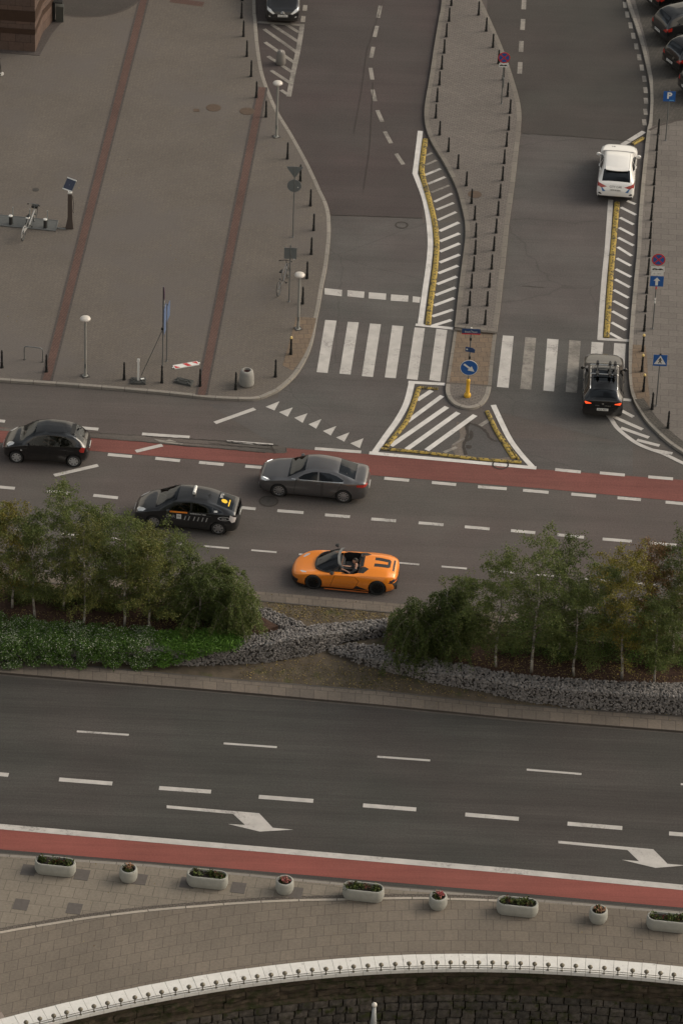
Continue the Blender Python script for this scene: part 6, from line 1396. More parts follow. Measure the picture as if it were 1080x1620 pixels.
# l) dock platform with its docks and the hire bike
q = [(-260, 312), (92.5, 350), (88.5, 366), (-260, 328)]; w = W2(q, KZ + .03); mb = MB(); cc = P(60, 355, KZ); r = empty('dock_platform', (cc.x, cc.y, KZ), 0, 'low grey steel platform carrying the bike docks', 'bike dock platform')
mb.prism([(p.x - cc.x, p.y - cc.y) for p in W2([(-260, 316), (92.5, 350), (88.5, 366), (-260, 332)], KZ)], 0, .03); mb.build('deck', plain('platform_grey', (.125, .130, .128), .5, .4, var=.15), r)
mb = MB()
w = [p - Vector((cc.x, cc.y, KZ)) for p in W2([(-260, 316), (92.5, 350), (88.5, 366), (-260, 332), (-260, 316)], KZ)]
for a, b in zip(w, w[1:]): mb.bar(a + Vector((0, 0, .035)), b + Vector((0, 0, .035)), .018, 6)
mb.build('deck_rim', M_galv, r); w = [p - Vector((cc.x, cc.y, KZ)) for p in W2([(89, 361), (104, 363)], KZ)]; mb = MB(); mb.bar(w[0] + Vector((0, 0, .02)), w[1] + Vector((0, 0, .02)), .03, 6); mb.build('cable_duct', M_galv, r)
for k, ((x, y), lb) in enumerate([((17.5, 354.5), 'bike dock with a white round cap at the far left of the platform'), ((44.5, 357.5), 'bike dock behind the parked hire bicycle, middle one on the platform'), ((72, 360), 'bike dock with a white round cap nearest to the brown terminal')]):
    c = P(x, y, KZ + .03); r = empty('bike_dock', c, .05, lb, 'bike dock', 'bike docks on the platform')
    mb = MB(); mb.lathe((0, 0, 0), [(.075, 0), (.085, .02), (.08, .40), (.09, .42)], 16); mb.build('dock_body', M_blackpl if k != 1 else M_galv, r); mb = MB(); mb.lathe((0, 0, .42), [(.095, 0), (.10, .02), (.08, .05), (.02, .06)], 18); mb.build('dock_cap', M_swhite, r)
    mb = MB(); mb.box((.10, .10, .42), (.05, .10, .84), top=.7); mb.build('blade', plain('blade_grey', (.26, .29, .29), .4, .3) if 'blade_grey' not in MATS else MATS['blade_grey'], r)
def bicycle(pr, pf, z, label, frame, lean, hire=False, wr=.33):
    """pr, pf: pixels where the rear and the front wheel touch the ground"""
    A = P(*pr, z); B = P(*pf, z); d = B - A; an = atan2(d.y, d.x); wb = d.length; mid = (A + B) / 2
    r = empty('bicycle', mid, an, label, 'bicycle'); ML = Matrix.Rotation(lean, 3, 'X'); T = lambda x, y, z_: ML @ Vector((x, y, z_))
    for sx in (-1, 1):
        mb = MB(); c0 = (sx * wb / 2, wr); mb.tube([T(c0[0] + wr * cos(k * pi / 14), 0, wr + wr * sin(k * pi / 14)) for k in range(29)], .017, 7); o = mb.build('wheel', M_tyre, r)
        mb = MB(); mb.tube([T(c0[0] + wr * .9 * cos(k * pi / 12), 0, wr + wr * .9 * sin(k * pi / 12)) for k in range(25)], .009, 5); mb.bar(T(c0[0], -.04, wr), T(c0[0], .04, wr), .03 if hire else .02, 8); mb.build('rim', M_galv, o)
        mb = MB()
        for k in range(12): mb.bar(T(c0[0], 0, wr), T(c0[0] + wr * .9 * cos(k * pi / 6), 0, wr + wr * .9 * sin(k * pi / 6)), .0022, 4)
        mb.build('spokes', M_galv, o)
        if hire: mb = MB(); mb.tube([T(c0[0] + (wr + .03) * cos(a), 0, wr + (wr + .03) * sin(a)) for a in [radians(t) for t in (range(20, 190, 15) if sx < 0 else range(30, 170, 15))]], .022, 6); mb.build('mudguard', MATS['hire_white'], r)
    bb = T(-.06, 0, .30); sd_ = T(-.20, 0, .78); hd = T(wb / 2 - .17, 0, .82); h2 = T(wb / 2 - .12, 0, .66); rx = T(-wb / 2, 0, wr); fx = T(wb / 2, 0, wr)
    mb = MB(); th = .034 if hire else .021
    if not hire: mb.bar(sd_ * .92 + bb * .08, hd * .95 + h2 * .05, th * .85)
    mb.bar(bb, h2, th * 1.3 if hire else th * 1.1); mb.bar(bb, sd_, .017); mb.bar(hd, h2, .024); mb.bar(rx, bb, .012); mb.bar(rx, sd_ * .9 + bb * .1, .011); mb.build('frame', frame, r)
    mb = MB(); mb.bar(h2 + Vector((0, .03, 0)), fx + Vector((0, .05, 0)), .012); mb.bar(h2 - Vector((0, .03, 0)), fx - Vector((0, .05, 0)), .012); mb.build('fork', frame if hire else M_bol, r)
    mb = MB(); st_ = T(wb / 2 - .20, 0, 1.0); mb.bar(hd, st_, .018); pts = [T(wb / 2 - .27 - .05 * abs(t), t * .31, 1.0 + .03 * (1 - abs(t))) for t in (-1, -.7, -.35, 0, .35, .7, 1)]; mb.tube(pts, .014, 7); mb.build('handlebar', M_galv if hire else M_bol, r)
    mb = MB()
    for a_, b_2 in ((pts[0], pts[1]), (pts[-1], pts[-2])): mb.bar(a_, b_2, .022, 7)
    mb.build('grip', M_bol, r)
    mb = MB(); s1 = T(-.22, 0, .90); mb.bar(sd_, s1, .014); mb.build('seat_post', M_galv, r); mb = MB(); mb.add([s1 + ML @ Vector(p) for p in [(-.14, -.08, .02), (-.14, .08, .02), (.02, .05, .02), (.14, .015, .02), (.14, -.015, .02), (.02, -.05, .02), (-.12, -.06, -.03), (-.12, .06, -.03), (.12, 0, -.02)]], [(0, 5, 2, 1), (5, 4, 3, 2), (0, 1, 7, 6), (1, 2, 3, 8, 7), (0, 6, 8, 4, 5), (3, 4, 8)]); mb.build('saddle', M_bol, r)
    mb = MB(); mb.bar(bb + Vector((0, -.06, 0)), bb + T(.10, 0, -.13) + Vector((0, -.07, 0)), .010); mb.bar(bb + Vector((0, .06, 0)), bb + T(-.10, 0, .13) + Vector((0, .07, 0)), .010); mb.box(bb + T(.10, 0, -.13) + Vector((0, -.11, 0)), (.09, .08, .02)); mb.box(bb + T(-.10, 0, .13) + Vector((0, .11, 0)), (.09, .08, .02)); mb.build('pedals', M_bol, r)
    if hire:
        mb = MB(); mb.box(T(wb / 2 - .05, 0, .78), (.22, .26, .10), top=1.15); mb.build('front_carrier', M_bol, r); mb = MB(); mb.prism([(-wb / 2 - .05, -.05), (-wb / 2 + .35, -.05), (-wb / 2 + .35, .05), (-wb / 2 - .05, .05)], wr + .06, wr + .20); mb.build('skirt_guard', MATS['hire_white'], r)
    return r
bicycle((37.5, 379.5), (56, 348.5), KZ, 'white and grey hire bicycle parked in the dock', plain('hire_white', (.27, .27, .265), .5), 0.03, True)
bicycle((441.5, 467), (457, 438), KZ, 'dark bicycle with a pale down tube leaning on a sign post', plain('bike_frame_grey', (.10, .105, .11), .4, .2), -0.10)
# m) kick scooter cut by the left edge
c = P(-7, 122, KZ); r = empty('kick_scooter', c, .5, 'kick scooter with white parts cut by the left edge', 'scooter'); mb = MB(); mb.box((0, 0, .12), (.55, .14, .04)); mb.build('deck', M_bol, r); mb = MB(); mb.bar((.32, 0, .12), (.22, 0, 1.05), .02); mb.bar((.22, -.2, 1.05), (.22, .2, 1.05), .015); mb.build('stem', M_bol, r)
for x in (.36, -.34): mb = MB(); mb.lathe((x, -.02, .10), [(.03, 0), (.10, .005), (.10, .035), (.03, .04)], 14, M=Matrix.Rotation(-pi / 2, 3, 'X')); mb.build('wheel', M_swhite if x > 0 else M_tyre, r)
# n) yellow rubber lane separators
def separator(pts, w, label, z=0.0, smooth=5):
    q = spline(pts, smooth) if len(pts) > 2 else pts
    wv = W2(q, .04); L = [0]
    for a, b in zip(wv, wv[1:]): L.append(L[-1] + (b - a).length)
    n = max(2, int(L[-1] / 1.0)); rs = resample(wv, n * 4 + 1); c0 = rs[0].copy()
    r = empty('lane_separator', (c0.x, c0.y, 0), 0, label, 'lane separator', 'yellow rubber lane separators')
    for k in range(n):
        seg = rs[k * 4:k * 4 + 5]; A = offset_line(seg, w / 2); B = offset_line(seg, -w / 2); A2 = offset_line(seg, w * .22); B2 = offset_line(seg, -w * .22); V = []; F = []
        for j, (a, b, a2, b2) in enumerate(zip(A, B, A2, B2)):
            sh = .0
            for p, z_ in ((a, .016), (a, .045), (a2, .075), (b2, .075), (b, .045), (b, .016)): V.append((p.x - c0.x, p.y - c0.y, z_ + z))
        for j in range(4):
            for m_ in range(5): F.append((j * 6 + m_ + 1, j * 6 + m_, j * 6 + m_ + 6, j * 6 + m_ + 7))
        F += [(0, 1, 2, 3, 4, 5), (29, 28, 27, 26, 25, 24)]
        mb = MB(); mb.add(V, F, 0)
        for j in range(4):
            p = seg[j].lerp(seg[j + 1], .5); mb.lathe((p.x - c0.x + random.uniform(-.03, .03), p.y - c0.y, .070 + z), [(.034, 0), (.034, .008)], 8, mi=1)
        mb.build('segment', [M_ysep, M_bol], r)
    return r
separator([(672.6, 220), (669.8, 241), (667, 267), (670.6, 287.6), (677.7, 312), (684, 336.5), (688.9, 363), (690.6, 386), (688.5, 421), (683.8, 458), (679, 492), (676.8, 514)], .25, 'long curved yellow separator beside the hatched strip of the bollard island')
separator(z6([(333, 84), (300, 180), (268, 262), (232, 315), (146, 418)]), .22, 'left yellow separator of the hatched triangle'); separator(z6([(328, 80), (440, 89)]), .17, 'short yellow separator at the top of the hatched triangle')
separator(z6([(118, 430), (300, 446), (480, 466), (640, 486), (915, 508)]), .19, 'yellow separator along the bottom of the hatched triangle'); separator(z6([(720, 217), (770, 322), (830, 422), (872, 486)]), .20, 'slanting yellow separator beside the pothole patch')
separator(z6([(792, 345), (850, 425), (900, 492)]), .10, 'narrow broken yellow separator right of the pothole patch')
separator([(975.4, 320)] + zc([(490, 20), (462, 350), (438, 700), (424, 882)]), .25, 'long straight yellow separator on the right, between the two driving cars'); separator(zd([(742, 150), (645, 205)]), .22, 'short yellow separator at the pavement corner beyond the white car')

# ================= PLANTERS =================
def leaf_quads(mb, cen, n, ext, size, rnd_, mi=0, up=.3):
    for _ in range(n):
        p = Vector(cen) + Vector((rnd_.gauss(0, ext[0]), rnd_.gauss(0, ext[1]), abs(rnd_.gauss(0, ext[2])))); a = Vector((rnd_.uniform(-1, 1), rnd_.uniform(-1, 1), rnd_.uniform(-.2, 1))).normalized() * size * rnd_.uniform(.6, 1.3)
        b = a.cross(Vector((rnd_.uniform(-1, 1), rnd_.uniform(-1, 1), rnd_.uniform(-1, 1)))).normalized() * size * .45
        mb.add([p - b * .3, p + a * .5 - b, p + a, p + a * .5 + b], [(0, 1, 2, 3)], mi)
rn = random.Random(11)
def planter(px, py, long_, label, flower, k=0):
    c = P(px, py, .10); r = empty('planter', (c.x, c.y, .10), ROAD_A + .035, label, 'planter', 'concrete planters on the promenade')
    hx = .46 if long_ else 0.0; rad = .32 if long_ else .345; h = .52; n = 24
    def ringp(rr, z, rx=None):
        out = []
        for k_ in range(n):
            a = 2 * pi * k_ / n; out.append(((hx if cos(a) >= 0 else -hx) + rr * cos(a), rr * sin(a), z))
        return out
    prof = [(rad * .84, .02), (rad * .86, .05), (rad * .98, .14), (rad * 1.0, .25), (rad * .97, .44), (rad * .93, .50), (rad * .88, .52), (rad * .76, .52), (rad * .72, .50), (rad * .70, .38)]
    V = []; F = []
    for rr, z in prof: V += ringp(rr, z)
    for i in range(len(prof) - 1):
        for k_ in range(n): F.append((i * n + k_, i * n + (k_ + 1) % n, (i + 1) * n + (k_ + 1) % n, (i + 1) * n + k_))
    o = mesh_obj('tub', V, F, M_concp, r); smooth_angle(o, 50)
    mesh_obj('tub_foot', ringp(rad * .80, 0) + ringp(rad * .80, .03), [(k_, (k_ + 1) % n, n + (k_ + 1) % n, n + k_) for k_ in range(n)], M_dsoil, r)
    mesh_obj('soil', ringp(rad * .72, .43), [tuple(range(n))], M_dsoil, r)
    mb = MB(); 
    for q in range(14 if long_ else 4): leaf_quads(mb, (rn.uniform(-hx - .14, hx + .14) if long_ else rn.uniform(-.1, .1), rn.uniform(-.13, .13), .44), 26, (.06, .06, .07), .09, rn)
    mb.build('foliage', M_pgreen, r)
    mb = MB()
    for q in range(5 if long_ else 4): leaf_quads(mb, (rn.uniform(-hx - .1, hx + .1) if long_ else rn.uniform(-.08, .12), rn.uniform(-.1, .12), .52), 10 if long_ else 22, (.05, .05, .05), .06 if long_ else .075, rn)
    mb.build('flowers', flower, r)
planter(88, 1379.5, True, 'oblong planter at the far left of the promenade, dark leaves', M_flower_red); planter(203.5, 1390.5, False, 'small round planter with tan flowers, first from the left', M_flower_tan)
planter(328, 1399.5, True, 'oblong planter between the tan and the pink-flowered round planters', M_flower_red); planter(450, 1409.5, False, 'small round planter with pink and dark red flowers, second from the left', M_flower_pink)
planter(574, 1420, True, 'oblong planter in the middle of the row, yellowish and dark leaves', M_flower_red); planter(692, 1434, False, 'small round planter with red and pink blooms, third from the left', M_flower_pink)
planter(817, 1443.5, True, 'oblong planter between the two right-hand round planters', M_flower_red); planter(945, 1456, False, 'small round planter with pale tan flowers, last on the right', M_flower_tan)
planter(1054, 1468, True, 'oblong planter cut by the right edge of the photo', M_flower_red)

# ================= PARAPET, RAILING, RETAINING WALL, COURT LAMP =================
M_cop = stone('white_coping', (0.66, 0.65, 0.62), 5, 0.07, 0.8, col2=(0.58, 0.57, 0.55), moss=(0.36, 0.35, 0.33), mscale=4.5, m0=.60, m1=.70)
M_rail = plain('railing_bronze', (0.13, 0.115, 0.085), 0.5, 0.5, var=.25, vs_=10)
M_wall = stone('wall_blocks', (0.085, 0.074, 0.064), 6, 0.5, 0.95, col2=(0.042, 0.038, 0.033), moss=(0.030, 0.034, 0.010), mscale=2.0, m0=.53, m1=.64)
M_walld = stone('wall_damp_ledge', (0.050, 0.038, 0.026), 3, 0.5, 0.95, moss=(0.022, 0.024, 0.008), mscale=2.4, m0=.48, m1=.6)
ar = resample([Vector((x * .1, arc_y(x * .1), 0)) for x in range(-230, 231)], 5000)
def along(step):
    out = []; acc = 0; last = ar[0]; out.append((ar[0], (ar[1] - ar[0]).normalized()))
    for i in range(1, len(ar) - 1):
        acc += (ar[i] - ar[i - 1]).length
        if acc >= step: acc -= step; out.append((ar[i], (ar[i + 1] - ar[i - 1]).normalized()))
    return out
pts = along(.515); root = empty('parapet', (pts[0][0].x, pts[0][0].y, 0), 0, 'curved white stone parapet above the sunken court', 'parapet'); o0 = Vector((pts[0][0].x, pts[0][0].y, 0)); rp_ = random.Random(5)
vis = [i for i in range(len(pts) - 1) if -22.5 < pts[i][0].x < 22.5]
for i in vis:
    (a, ta), (b, tb) = pts[i], pts[i + 1]; na = Vector((ta.y, -ta.x, 0)); nb = Vector((tb.y, -tb.x, 0)); g_ = .006; dz = rp_.uniform(-.006, .006); e = (b - a).normalized() * g_
    q = [a + e, b - e, b - e + nb * .86, a + e + na * .86]; mb = MB(); mb.prism([(p.x - o0.x, p.y - o0.y) for p in q], CZ - .14, CZ + dz); ob = mb.build('coping_slab', M_cop, root)
mb = MB(); A = [Vector(p) for p in ARC]; inn = offset_line(A, -.05); out_ = offset_line(A, -.74); V = []; F = []
for p, q in zip(inn, out_): V += [(p.x - o0.x, p.y - o0.y, .0), (p.x - o0.x, p.y - o0.y, CZ - .14), (q.x - o0.x, q.y - o0.y, CZ - .14), (q.x - o0.x, q.y - o0.y, -.3)]
for i in range(len(inn) - 1):
    for k in range(3): F.append((4 * i + k, 4 * i + k + 1, 4 * i + 4 + k + 1, 4 * i + 4 + k))
mesh_obj('plinth', V, F, M_walld, root)
# railing with balls
pp = along(.515); r2 = empty('railing', (o0.x, o0.y, CZ), 0, 'low bronze railing with round finials along the parapet edge', 'railing'); proto = None
seq = [i for i in range(len(pp)) if -22 < pp[i][0].x < 22]; rl = []
for j, i in enumerate(seq):
    a, t = pp[i]; n_ = Vector((t.y, -t.x, 0)); p = a + t * .16 + n_ * .80; p = Vector((p.x - o0.x, p.y - o0.y, 0)); rl.append((p, n_))
    if proto is None:
        mb = MB(); mb.bar((0, 0, -.01), (0, 0, .17), .017, 8); mb.box((0, 0, .01), (.07, .07, .02)); proto = mb.build('post', M_rail, r2); mb = MB(); mb.lathe((0, 0, .17), [(.022, 0), (.03, .01), (.06, .03), (.086, .065), (.09, .09), (.082, .12), (.05, .155), (.012, .17)], 14); bl = mb.build('finial', M_rail, proto, smooth=True); pobj = proto
    else:
        pobj = proto.copy(); COL.objects.link(pobj); q = bl.copy(); COL.objects.link(q); q.parent = pobj; pobj.parent = r2
    pobj.location = p; pobj.rotation_euler = (rp_.uniform(-.05, .05), rp_.uniform(-.06, .06), atan2(n_.y, n_.x))
for z, off in ((.05, .03), (.12, .0)):
    mb = MB()
    for (p, n_), (q, n2) in zip(rl, rl[1:]): mb.bar(p + n_ * off + Vector((0, 0, z)), q + n2 * off + Vector((0, 0, z)), .011, 5)
    mb.build('rail', M_rail, r2)
# retaining wall of rough blocks
rw_ = empty('retaining_wall', (0, 0, -6.5), 0, 'dark mossy retaining wall of rough stone blocks below the parapet', 'wall')
wall = offset_line(A, -.72); wr_ = resample([p for p in wall if -26 < p.x < 26], 900); WL = [0]
for a, b in zip(wr_, wr_[1:]): WL.append(WL[-1] + (b - a).length)
def wp(s, out=0.0, z=0.0):
    j = min(len(wr_) - 2, max(0, int(s / WL[-1] * (len(wr_) - 1)))); a = wr_[j]; b = wr_[j + 1]; t = (b - a).normalized(); return Vector((a.x + t.x * (s - WL[j]) + t.y * out, a.y + t.y * (s - WL[j]) - t.x * out, z))
V = []; F = []
nn_ = 200
for k in range(nn_ + 1):
    for z in (.2, -6.5): V.append(wp(WL[-1] * k / nn_, -.02, z + 6.5))
for k in range(nn_): F.append((2 * k, 2 * k + 1, 2 * k + 3, 2 * k + 2))
mesh_obj('backing', V, F, M_walld, rw_)
def blocks(name, z_top, heights, wmin, wmax, out, mat, jit=.02, gap=.022):
    mb = MB(); z = z_top
    for h in heights:
        s = rp_.uniform(0, .4)
        while s < WL[-1] - wmax:
            w = rp_.uniform(wmin, wmax); nx, nz = 4, 3; g2 = gap; base = len(mb.v); vv = []
            d0 = out + rp_.uniform(-.03, .04)
            for a in range(nx + 1):
                for b in range(nz + 1):
                    u = a / nx; v_ = b / nz; ed = (a in (0, nx)) or (b in (0, nz)); co_ = (a in (0, nx)) and (b in (0, nz))
                    vv.append(wp(s + g2 + (w - 2 * g2) * u + rp_.uniform(-.012, .012), d0 - (.04 if co_ else .022 if ed else 0) + rp_.uniform(-jit, jit), z - h + g2 + (h - 2 * g2) * v_ + rp_.uniform(-.012, .012) + 6.5))
            ff = [(a * (nz + 1) + b, (a + 1) * (nz + 1) + b, (a + 1) * (nz + 1) + b + 1, a * (nz + 1) + b + 1) for a in range(nx) for b in range(nz)]
            rim = [a * (nz + 1) for a in range(nx + 1)] + [nx * (nz + 1) + b for b in range(1, nz + 1)] + [a * (nz + 1) + nz for a in range(nx - 1, -1, -1)] + [b for b in range(nz - 1, 0, -1)]
            bk = len(vv)
            for i_ in rim: p = vv[i_]; u_ = wp(s + w / 2, 0, 0) - wp(s + w / 2, 1, 0); vv.append(p + u_ * .12)
            for i_ in range(len(rim)): ff.append((rim[i_], bk + i_, bk + (i_ + 1) % len(rim), rim[(i_ + 1) % len(rim)]))
            mb.add(vv, ff); s += w
        z -= h
    return mb.build(name, mat, rw_)
blocks('ledge_course', -.12, [.34, .30], .7, 1.3, .10, M_walld, .05, .01)
blocks('block_courses', -.80, [.40, .37, .42, .40, .36, .44, .40], .38, .62, .22, M_wall, .018)
mb = MB(); V = []; F = []
for k in range(nn_ + 1):
    for o__, z in ((-.02, -.70), (.24, -.78), (.24, -.82)): V.append(wp(WL[-1] * k / nn_, o__, z + 6.5))
for k in range(nn_): F += [(3 * k, 3 * k + 1, 3 * k + 4, 3 * k + 3), (3 * k + 1, 3 * k + 2, 3 * k + 5, 3 * k + 4)]
mesh_obj('ledge_step', V, F, M_walld, rw_)
# moss growing on the ledge
mb = MB(); rm = random.Random(8)
for _ in range(2600):
    s = rm.uniform(0, WL[-1]); cl = sin(s * 2.1) + sin(s * 5.3 + 1) * .6
    if cl < rm.uniform(-.6, 1.4): continue
    c = wp(s, rm.uniform(.16, .27), -.80 + rm.uniform(-.05, .03) + 6.5); leaf_quads(mb, c, 1, (.02, .02, .02), .05, rm)
mb.build('moss', leafmat('moss_leaves', [(.035, .042, .010), (.06, .065, .015), (.022, .026, .008)], .8, .1), rw_)
# lamp standing in the court below
yw = arc_y(P(592, 1600, 0).x) - 2.3; d = (_fw * FPX + _rt * (592 - W0 / 2) + _up * (H0 / 2 - 1588)); t = (yw - CAMPOS.y) / d.y; hp = CAMPOS + d * t
r = empty('court_lamp', (hp.x, hp.y, -6.5), 0, 'pale lamp post with a domed head rising from the sunken court', 'lamp'); hh = hp.z + 6.5
mb = MB(); mb.lathe((0, 0, 0), [(.20, 0), (.20, .05), (.13, .1), (.12, hh - 1.2), (.115, hh - .9), (.06, hh - .12)], 16); mb.build('pole', plain('court_lamp_grey', (.30, .31, .31), .4, .2), r, smooth=True); mb = MB(); mb.lathe((0, 0, hh - .12), [(.075, 0), (.10, .04), (.10, .09), (.07, .14), (.015, .165)], 16); mb.build('lamp_head', M_lamp, r, smooth=True)

# ================= BUILDING CORNER TOP LEFT =================
M_bs1 = pavers('building_stone', (0.105, 0.070, 0.056), (0.088, 0.062, 0.052), (0.035, 0.024, 0.02), .75, .5, 0, .01, .15, uv=True); M_bs2 = stone('building_band_brown', (.040, .022, .014), 3, .12, .7); M_bs3 = stone('building_band_red', (.075, .024, .017), 3, .12, .7)
c0 = P(56, 82.5, KZ); cL = P(-260, 60, KZ); cR = P(68, 52, KZ); cRR = P(85, 32, KZ); r = empty('stone_building', (c0.x, c0.y, KZ), 0, 'corner of a brown banded stone building at the top left', 'building')
def loc(p): return Vector((p.x - c0.x, p.y - c0.y, 0))
foot = [loc(cL), loc(c0), loc(cR), loc(cRR), loc(cRR) + Vector((-.2, 8, 0)), loc(cL) + Vector((0, 8, 0))]
bands = [(0, .95, M_bs1, 0), (.95, 1.25, M_bs2, 1), (1.25, 1.65, M_bs1, 0), (1.65, 2.25, M_bs2, 1), (2.25, 3.6, M_bs1, 0), (3.6, 4.2, M_bs2, 1), (4.2, 7.5, M_bs1, 0)]
for z0, z1, mt, pr in bands:
    V = []; F = []; uv = []; s = 0; ft = foot
    for k in range(len(ft)):
        a, b = ft[k], ft[(k + 1) % len(ft)]; e = (b - a).normalized(); n_ = Vector((e.y, -e.x, 0)) * (.003 + .012 * pr); L2 = (b - a).length; i0 = len(V)
        V += [(a.x + n_.x, a.y + n_.y, z0), (b.x + n_.x, b.y + n_.y, z0), (b.x + n_.x, b.y + n_.y, z1), (a.x + n_.x, a.y + n_.y, z1)]; F.append((i0, i0 + 1, i0 + 2, i0 + 3)); uv += [(s, z0), (s + L2, z0), (s + L2, z1), (s, z1)]; s += L2
    mt2 = mt if not (pr and False) else mt
    o = mesh_obj('stone_band' if pr else 'wall', V, F, mt2, r); l = o.data.uv_layers.new(name='UVMap'); l.data.foreach_set('uv', [c for p in uv for c in p])
mb = MB(); w = loc(P(27, 73, KZ)); mb.box((w.x, w.y - .04, .35), (.34, .06, .22)); mb.build('wall_lamp', M_conc, r)
mb = MB(); mb.prism([(p.x * 1.0, p.y) for p in [foot[0] + Vector((0, -.35, 0)), foot[1] + Vector((.25, -.35, 0)), foot[2] + Vector((.45, -.1, 0)), foot[3] + Vector((.5, 0, 0)), foot[3], foot[2], foot[1], foot[0]]], 0, .02); mb.build('base_course', M_brickedge, r)
c = P(93, 33, KZ); r = empty('waste_bin', c, 0, 'dark hooded waste bin with a grey container beside the stone building', 'waste bin'); mb = MB(); mb.box((-.22, 0, .55), (.10, .30, 1.1)); mb.box((0, 0, 1.08), (.42, .34, .06)); mb.build('frame', M_bol, r); mb = MB(); mb.box((.07, 0, .45), (.38, .34, .85), top=1.04); mb.build('container', plain('bin_grey_green', (.055, .058, .052), .6), r)
mb = MB(); mb.tube([(-.16 + .15 * cos(a), 0, 1.15 + .17 * sin(a)) for a in [k * pi / 8 for k in range(9)]], .03, 6); mb.build('hood', M_bol, r)
# ================= GABIONS, BEDS, SHRUBS, TREES =================
M_rock = stone('gabion_stone', (0.235, 0.22, 0.21), 5, 0.25, 0.9, col2=(0.14, 0.13, 0.125))
M_rockd = plain('gabion_core', (0.035, 0.031, 0.029), .95)
M_bark = stone('birch_bark', (0.27, 0.25, 0.22), 14, 0.2, 0.8, moss=(0.05, 0.045, 0.04), mscale=9, m0=.56, m1=.60)
M_twig = plain('twig_brown', (0.085, 0.062, 0.048), .8)
M_limb = stone('pale_limb_bark', (0.22, 0.19, 0.165), 10, 0.3, 0.8)
LG = [(.072, .096, .028), (.100, .132, .038), (.135, .168, .052), (.078, .108, .032), (.175, .19, .062)]
M_leaf = leafmat('leaves_green', LG, .5, .4)
M_leafo = leafmat('leaves_olive', [(.082, .096, .026), (.115, .128, .034), (.15, .152, .040), (.082, .104, .028), (.18, .165, .048)], .5, .3)
M_leafy = leafmat('leaves_yellowing', [(.16, .15, .026), (.24, .195, .034), (.10, .11, .026), (.20, .165, .038), (.13, .13, .03)], .5, .3)
M_leafr = leafmat('leaves_reddish', [(.15, .080, .032), (.21, .11, .048), (.10, .08, .026), (.13, .07, .03), (.08, .085, .024)], .5, .3)
M_leafd = leafmat('leaves_dark', [(.046, .064, .018), (.066, .090, .024), (.084, .110, .030), (.050, .074, .020)], .5, .35)
M_shrub = leafmat('shrub_green', [(.062, .115, .028), (.085, .155, .036), (.11, .19, .044), (.055, .095, .026)], .5, .25)
M_shrubb = leafmat('shrub_bright', [(.085, .18, .028), (.12, .24, .036), (.07, .15, .028)], .5, .25)
M_blossom = leafmat('blossom_white', [(.42, .46, .36), (.52, .54, .44), (.30, .36, .24)], .6, .2)
M_fallen = leafmat('fallen_leaf', [(.26, .20, .06), (.17, .12, .05), (.33, .26, .10), (.12, .075, .04)], .7, 0)
rg = random.Random(21)
def rock(mb, c, s, r_):
    """one broken stone: jittered low polyhedron"""
    base = [(0, 0, 1), (.9, 0, .45), (.28, .85, .45), (-.72, .53, .45), (-.72, -.53, .45), (.28, -.85, .45), (.72, .53, -.45), (-.28, .85, -.45), (-.9, 0, -.45), (-.28, -.85, -.45), (.72, -.53, -.45), (0, 0, -1)]
    F = [(0, 1, 2), (0, 2, 3), (0, 3, 4), (0, 4, 5), (0, 5, 1), (1, 6, 2), (2, 7, 3), (3, 8, 4), (4, 9, 5), (5, 10, 1), (6, 7, 2), (7, 8, 3), (8, 9, 4), (9, 10, 5), (10, 6, 1), (11, 7, 6), (11, 8, 7), (11, 9, 8), (11, 10, 9), (11, 6, 10)]
    q = Matrix.Rotation(r_.uniform(0, 6.28), 3, (r_.uniform(-1, 1), r_.uniform(-1, 1), 1)); sx, sy, sz = s * r_.uniform(.7, 1.3), s * r_.uniform(.6, 1.0), s * r_.uniform(.45, .8)
    V = []
    for p in base: V.append(c + q @ Vector((p[0] * sx * r_.uniform(.78, 1.15), p[1] * sy * r_.uniform(.78, 1.15), p[2] * sz * r_.uniform(.8, 1.1))))
    mb.add(V, F)
